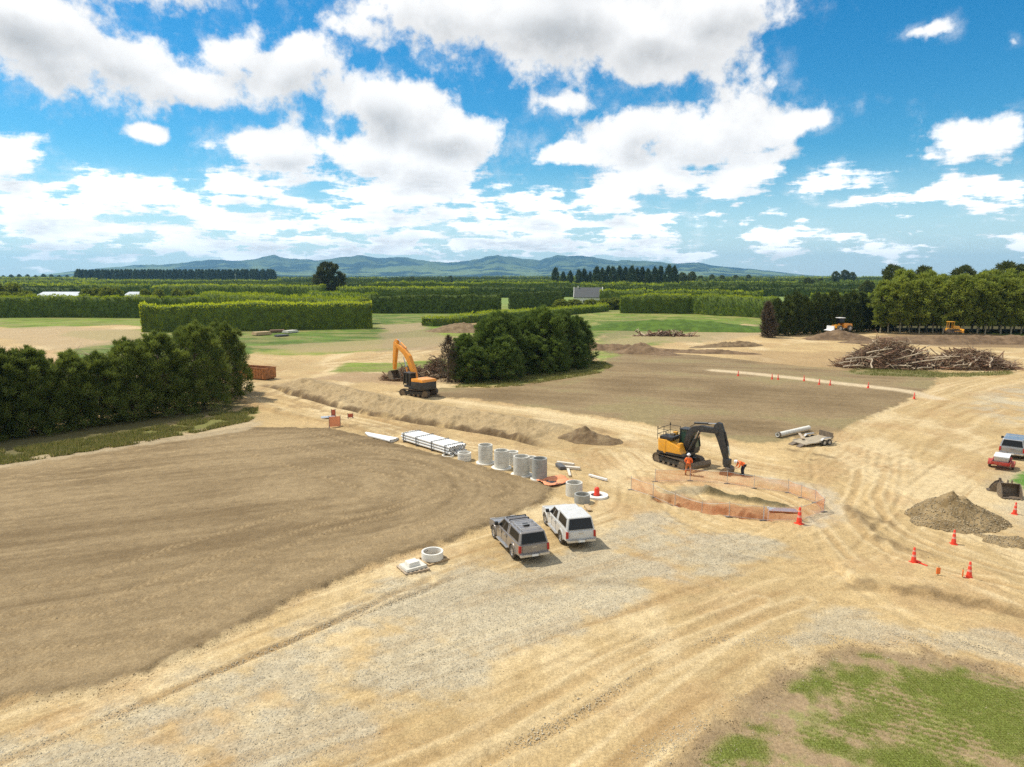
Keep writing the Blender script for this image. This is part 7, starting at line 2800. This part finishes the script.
# ------------------------------------------------------------------ farmhouse, sheds, timber on the grass
def farmhouse():
    x, y = AT(588, 385)
    r = empty('farmhouse', (x, y, 0), R(-8))
    tag(r, 'grey roofed farmhouse with white gables behind the young hedge', 'house')
    L, W, e, rz = 15.5, 8, 4.6, 9.4
    m = MB(); m.box(-L / 2, L / 2, -W / 2, W / 2, 0, e); m.build('wall', WALLW, r)
    for s in (-1, 1):
        m = MB()
        x0 = s * L / 2
        m.prism([(0, 0)] * 0 + [(-W / 2, e), (W / 2, e), (0, rz)], 0, .3)
        m.v = [(x0 - s * p[1] + (s * .01), p[0], p[2]) for p in m.v]
        g = m.build('gable', WALLW, r)
        m = MB()
        for k in (-1, 1):
            m.hexa([(x0 - .05, k * W / 2 * 1.1 - .0, e - .5), (x0 + .3 * s, k * W / 2 * 1.1, e - .5), (x0 + .3 * s, 0, rz + .15), (x0 - .05, 0, rz + .15)], [(x0 - .05, k * W / 2 * 1.1, e - .1), (x0 + .3 * s, k * W / 2 * 1.1, e - .1), (x0 + .3 * s, 0, rz + .55), (x0 - .05, 0, rz + .55)])
        m.build('barge_board', WALLW, g)
    m = MB()
    for k in (-1, 1):
        m.hexa([(-L / 2 + .1, k * W / 2 * 1.12, e - .55), (L / 2 - .1, k * W / 2 * 1.12, e - .55), (L / 2 - .1, 0, rz), (-L / 2 + .1, 0, rz)], [(-L / 2 + .1, k * W / 2 * 1.12, e - .3), (L / 2 - .1, k * W / 2 * 1.12, e - .3), (L / 2 - .1, 0, rz + .25), (-L / 2 + .1, 0, rz + .25)])
    rf = m.build('roof', ROOFM, r)
    m = MB(); m.box(-L / 2 + 1.6, -L / 2 + 2.5, -.45, .45, rz - .6, rz + 1.1); m.build('chimney', CONC, rf)
    for k in range(4):
        m = MB(); m.box(-L / 2 + 1.5 + k * 3.6, -L / 2 + 3 + k * 3.6, -W / 2 - .04, -W / 2 + .02, 1.0, 2.6); m.build('window', GLASS, r)
    x, y = AT(611, 380)
    r = empty('garden_shed', (x, y, 0), R(-8))
    tag(r, 'small grey roofed shed at the right end of the farmhouse', 'shed')
    m = MB(); m.box(-2.5, 2.5, -2, 2, 0, 3.0); m.build('wall', WALLW, r)
    m = MB(); m.hexa([(-2.8, -2.4, 3.0), (2.8, -2.4, 3.0), (2.8, 2.4, 3.0), (-2.8, 2.4, 3.0)], [(-2.6, -.1, 4.6), (2.6, -.1, 4.6), (2.6, .1, 4.6), (-2.6, .1, 4.6)]); m.build('roof', ROOFM, r)


farmhouse()


def shed(px0, px1, d, h, label):
    a, b = AT(px0, d), AT(px1, d)
    L = math.hypot(b[0] - a[0], b[1] - a[1])
    r = empty('storage_shed', (a[0], a[1], 0), math.atan2(b[1] - a[1], b[0] - a[0]))
    tag(r, label, 'shed')
    m = MB(); m.box(0, L, 0, 14, 0, h - 1.2); m.build('wall', WALLW, r)
    m = MB(); m.hexa([(-.4, -.5, h - 1.2), (L + .4, -.5, h - 1.2), (L + .4, 14.5, h - 1.2), (-.4, 14.5, h - 1.2)], [(-.4, 6.9, h + 1.0), (L + .4, 6.9, h + 1.0), (L + .4, 7.1, h + 1.0), (-.4, 7.1, h + 1.0)]); m.build('roof', SHED, r)
    for k in range(max(2, int(L / 5))):
        m = MB(); m.box(1 + k * 5, 3.4 + k * 5, -.05, .02, .1, h - 1.7)
        m.build('door', mat('shed_door', (.35, .38, .40), .6, 0, .1, 2), r)


shed(37, 83, 390, 6.0, 'long pale roofed shed over the dark hedge, the longer of two')
shed(124, 141, 390, 6.0, 'short pale roofed shed between round bushes')
# second pale strip: cover cloth over a far paddock
for (a, b, d, lab) in ((98, 130, 1500, 'far pale cloth covered orchard row, left one'), (150, 186, 1500, 'far pale cloth covered orchard row, right one')):
    A_, B_ = AT(a, d), AT(b, d)
    r = empty('orchard_cover', (A_[0], A_[1], 0))
    tag(r, lab, 'orchard cover')
    m = MB(); m.hexa([(0, 0, 3.6), (B_[0] - A_[0], B_[1] - A_[1], 3.6), (B_[0] - A_[0], 30, 3.6), (0, 30, 3.6)], [(0, 15, 6.0), (B_[0] - A_[0], 15, 6.0), (B_[0] - A_[0], 15.5, 6.0), (0, 15.5, 6.0)]); m.build('cloth', SHED, r)
    m = MB()
    for k in range(8):
        t = k / 7
        m.box((B_[0] - A_[0]) * t - .1, (B_[0] - A_[0]) * t + .1, 0.1, .3, 0, 3.6)
    m.build('post', WOODD, r)


def timber_stacks():
    for k, (a, b, w, h, mm, lab) in enumerate((((256, 336), (272, 335), 3.0, .8, TIMBER, 'yellow timber stack on the grass before the bright hedge'), ((270, 333), (286, 332.5), 3.0, .6, WOODD, 'brown timber stack behind the yellow one'),
                                             ((288, 333.5), (299, 332.5), 2.5, .6, CONC, 'grey stack of sheets right of the timber stacks'), ((278, 337), (290, 336), 2.0, .35, STRAP, 'dark flat stack nearest the haul road on the grass'))):
        q0, q1 = P(*a), P(*b)
        L = math.hypot(q1[0] - q0[0], q1[1] - q0[1])
        r = empty('timber_stack', on_ground(q0[0], q0[1]), math.atan2(q1[1] - q0[1], q1[0] - q0[0]))
        tag(r, lab, 'timber stack')
        for j in range(3):
            m = MB(); m.box(L * (.15 + .33 * j), L * (.15 + .33 * j) + .2, 0, w, 0, .15); m.build('bearer', WOODD, r)
        for j in range(3):
            z0 = .15 + j * (h / 3)
            m = MB(); m.box(.1 * j, L - .15 * j, .05 * j, w - .1 * j, z0 + .005, z0 + h / 3); m.build('layer', mm, r)


timber_stacks()
# distant power poles
for k, (px, d) in enumerate(((236, 900), (688, 1100), (441, 1300))):
    x, y = AT(px, d)
    r = empty('power_pole', (x, y, 0))
    tag(r, 'thin power pole standing far off among the shelterbelts', 'power pole', 'distant power poles')
    m = MB(); m.tube([(0, 0, 0), (0, 0, 19)], .28, 6, .18); m.build('pole', GALV, r)
    m = MB(); m.box(-1.4, 1.4, -.1, .1, 17.5, 17.8); m.build('crossarm', GALV, r)
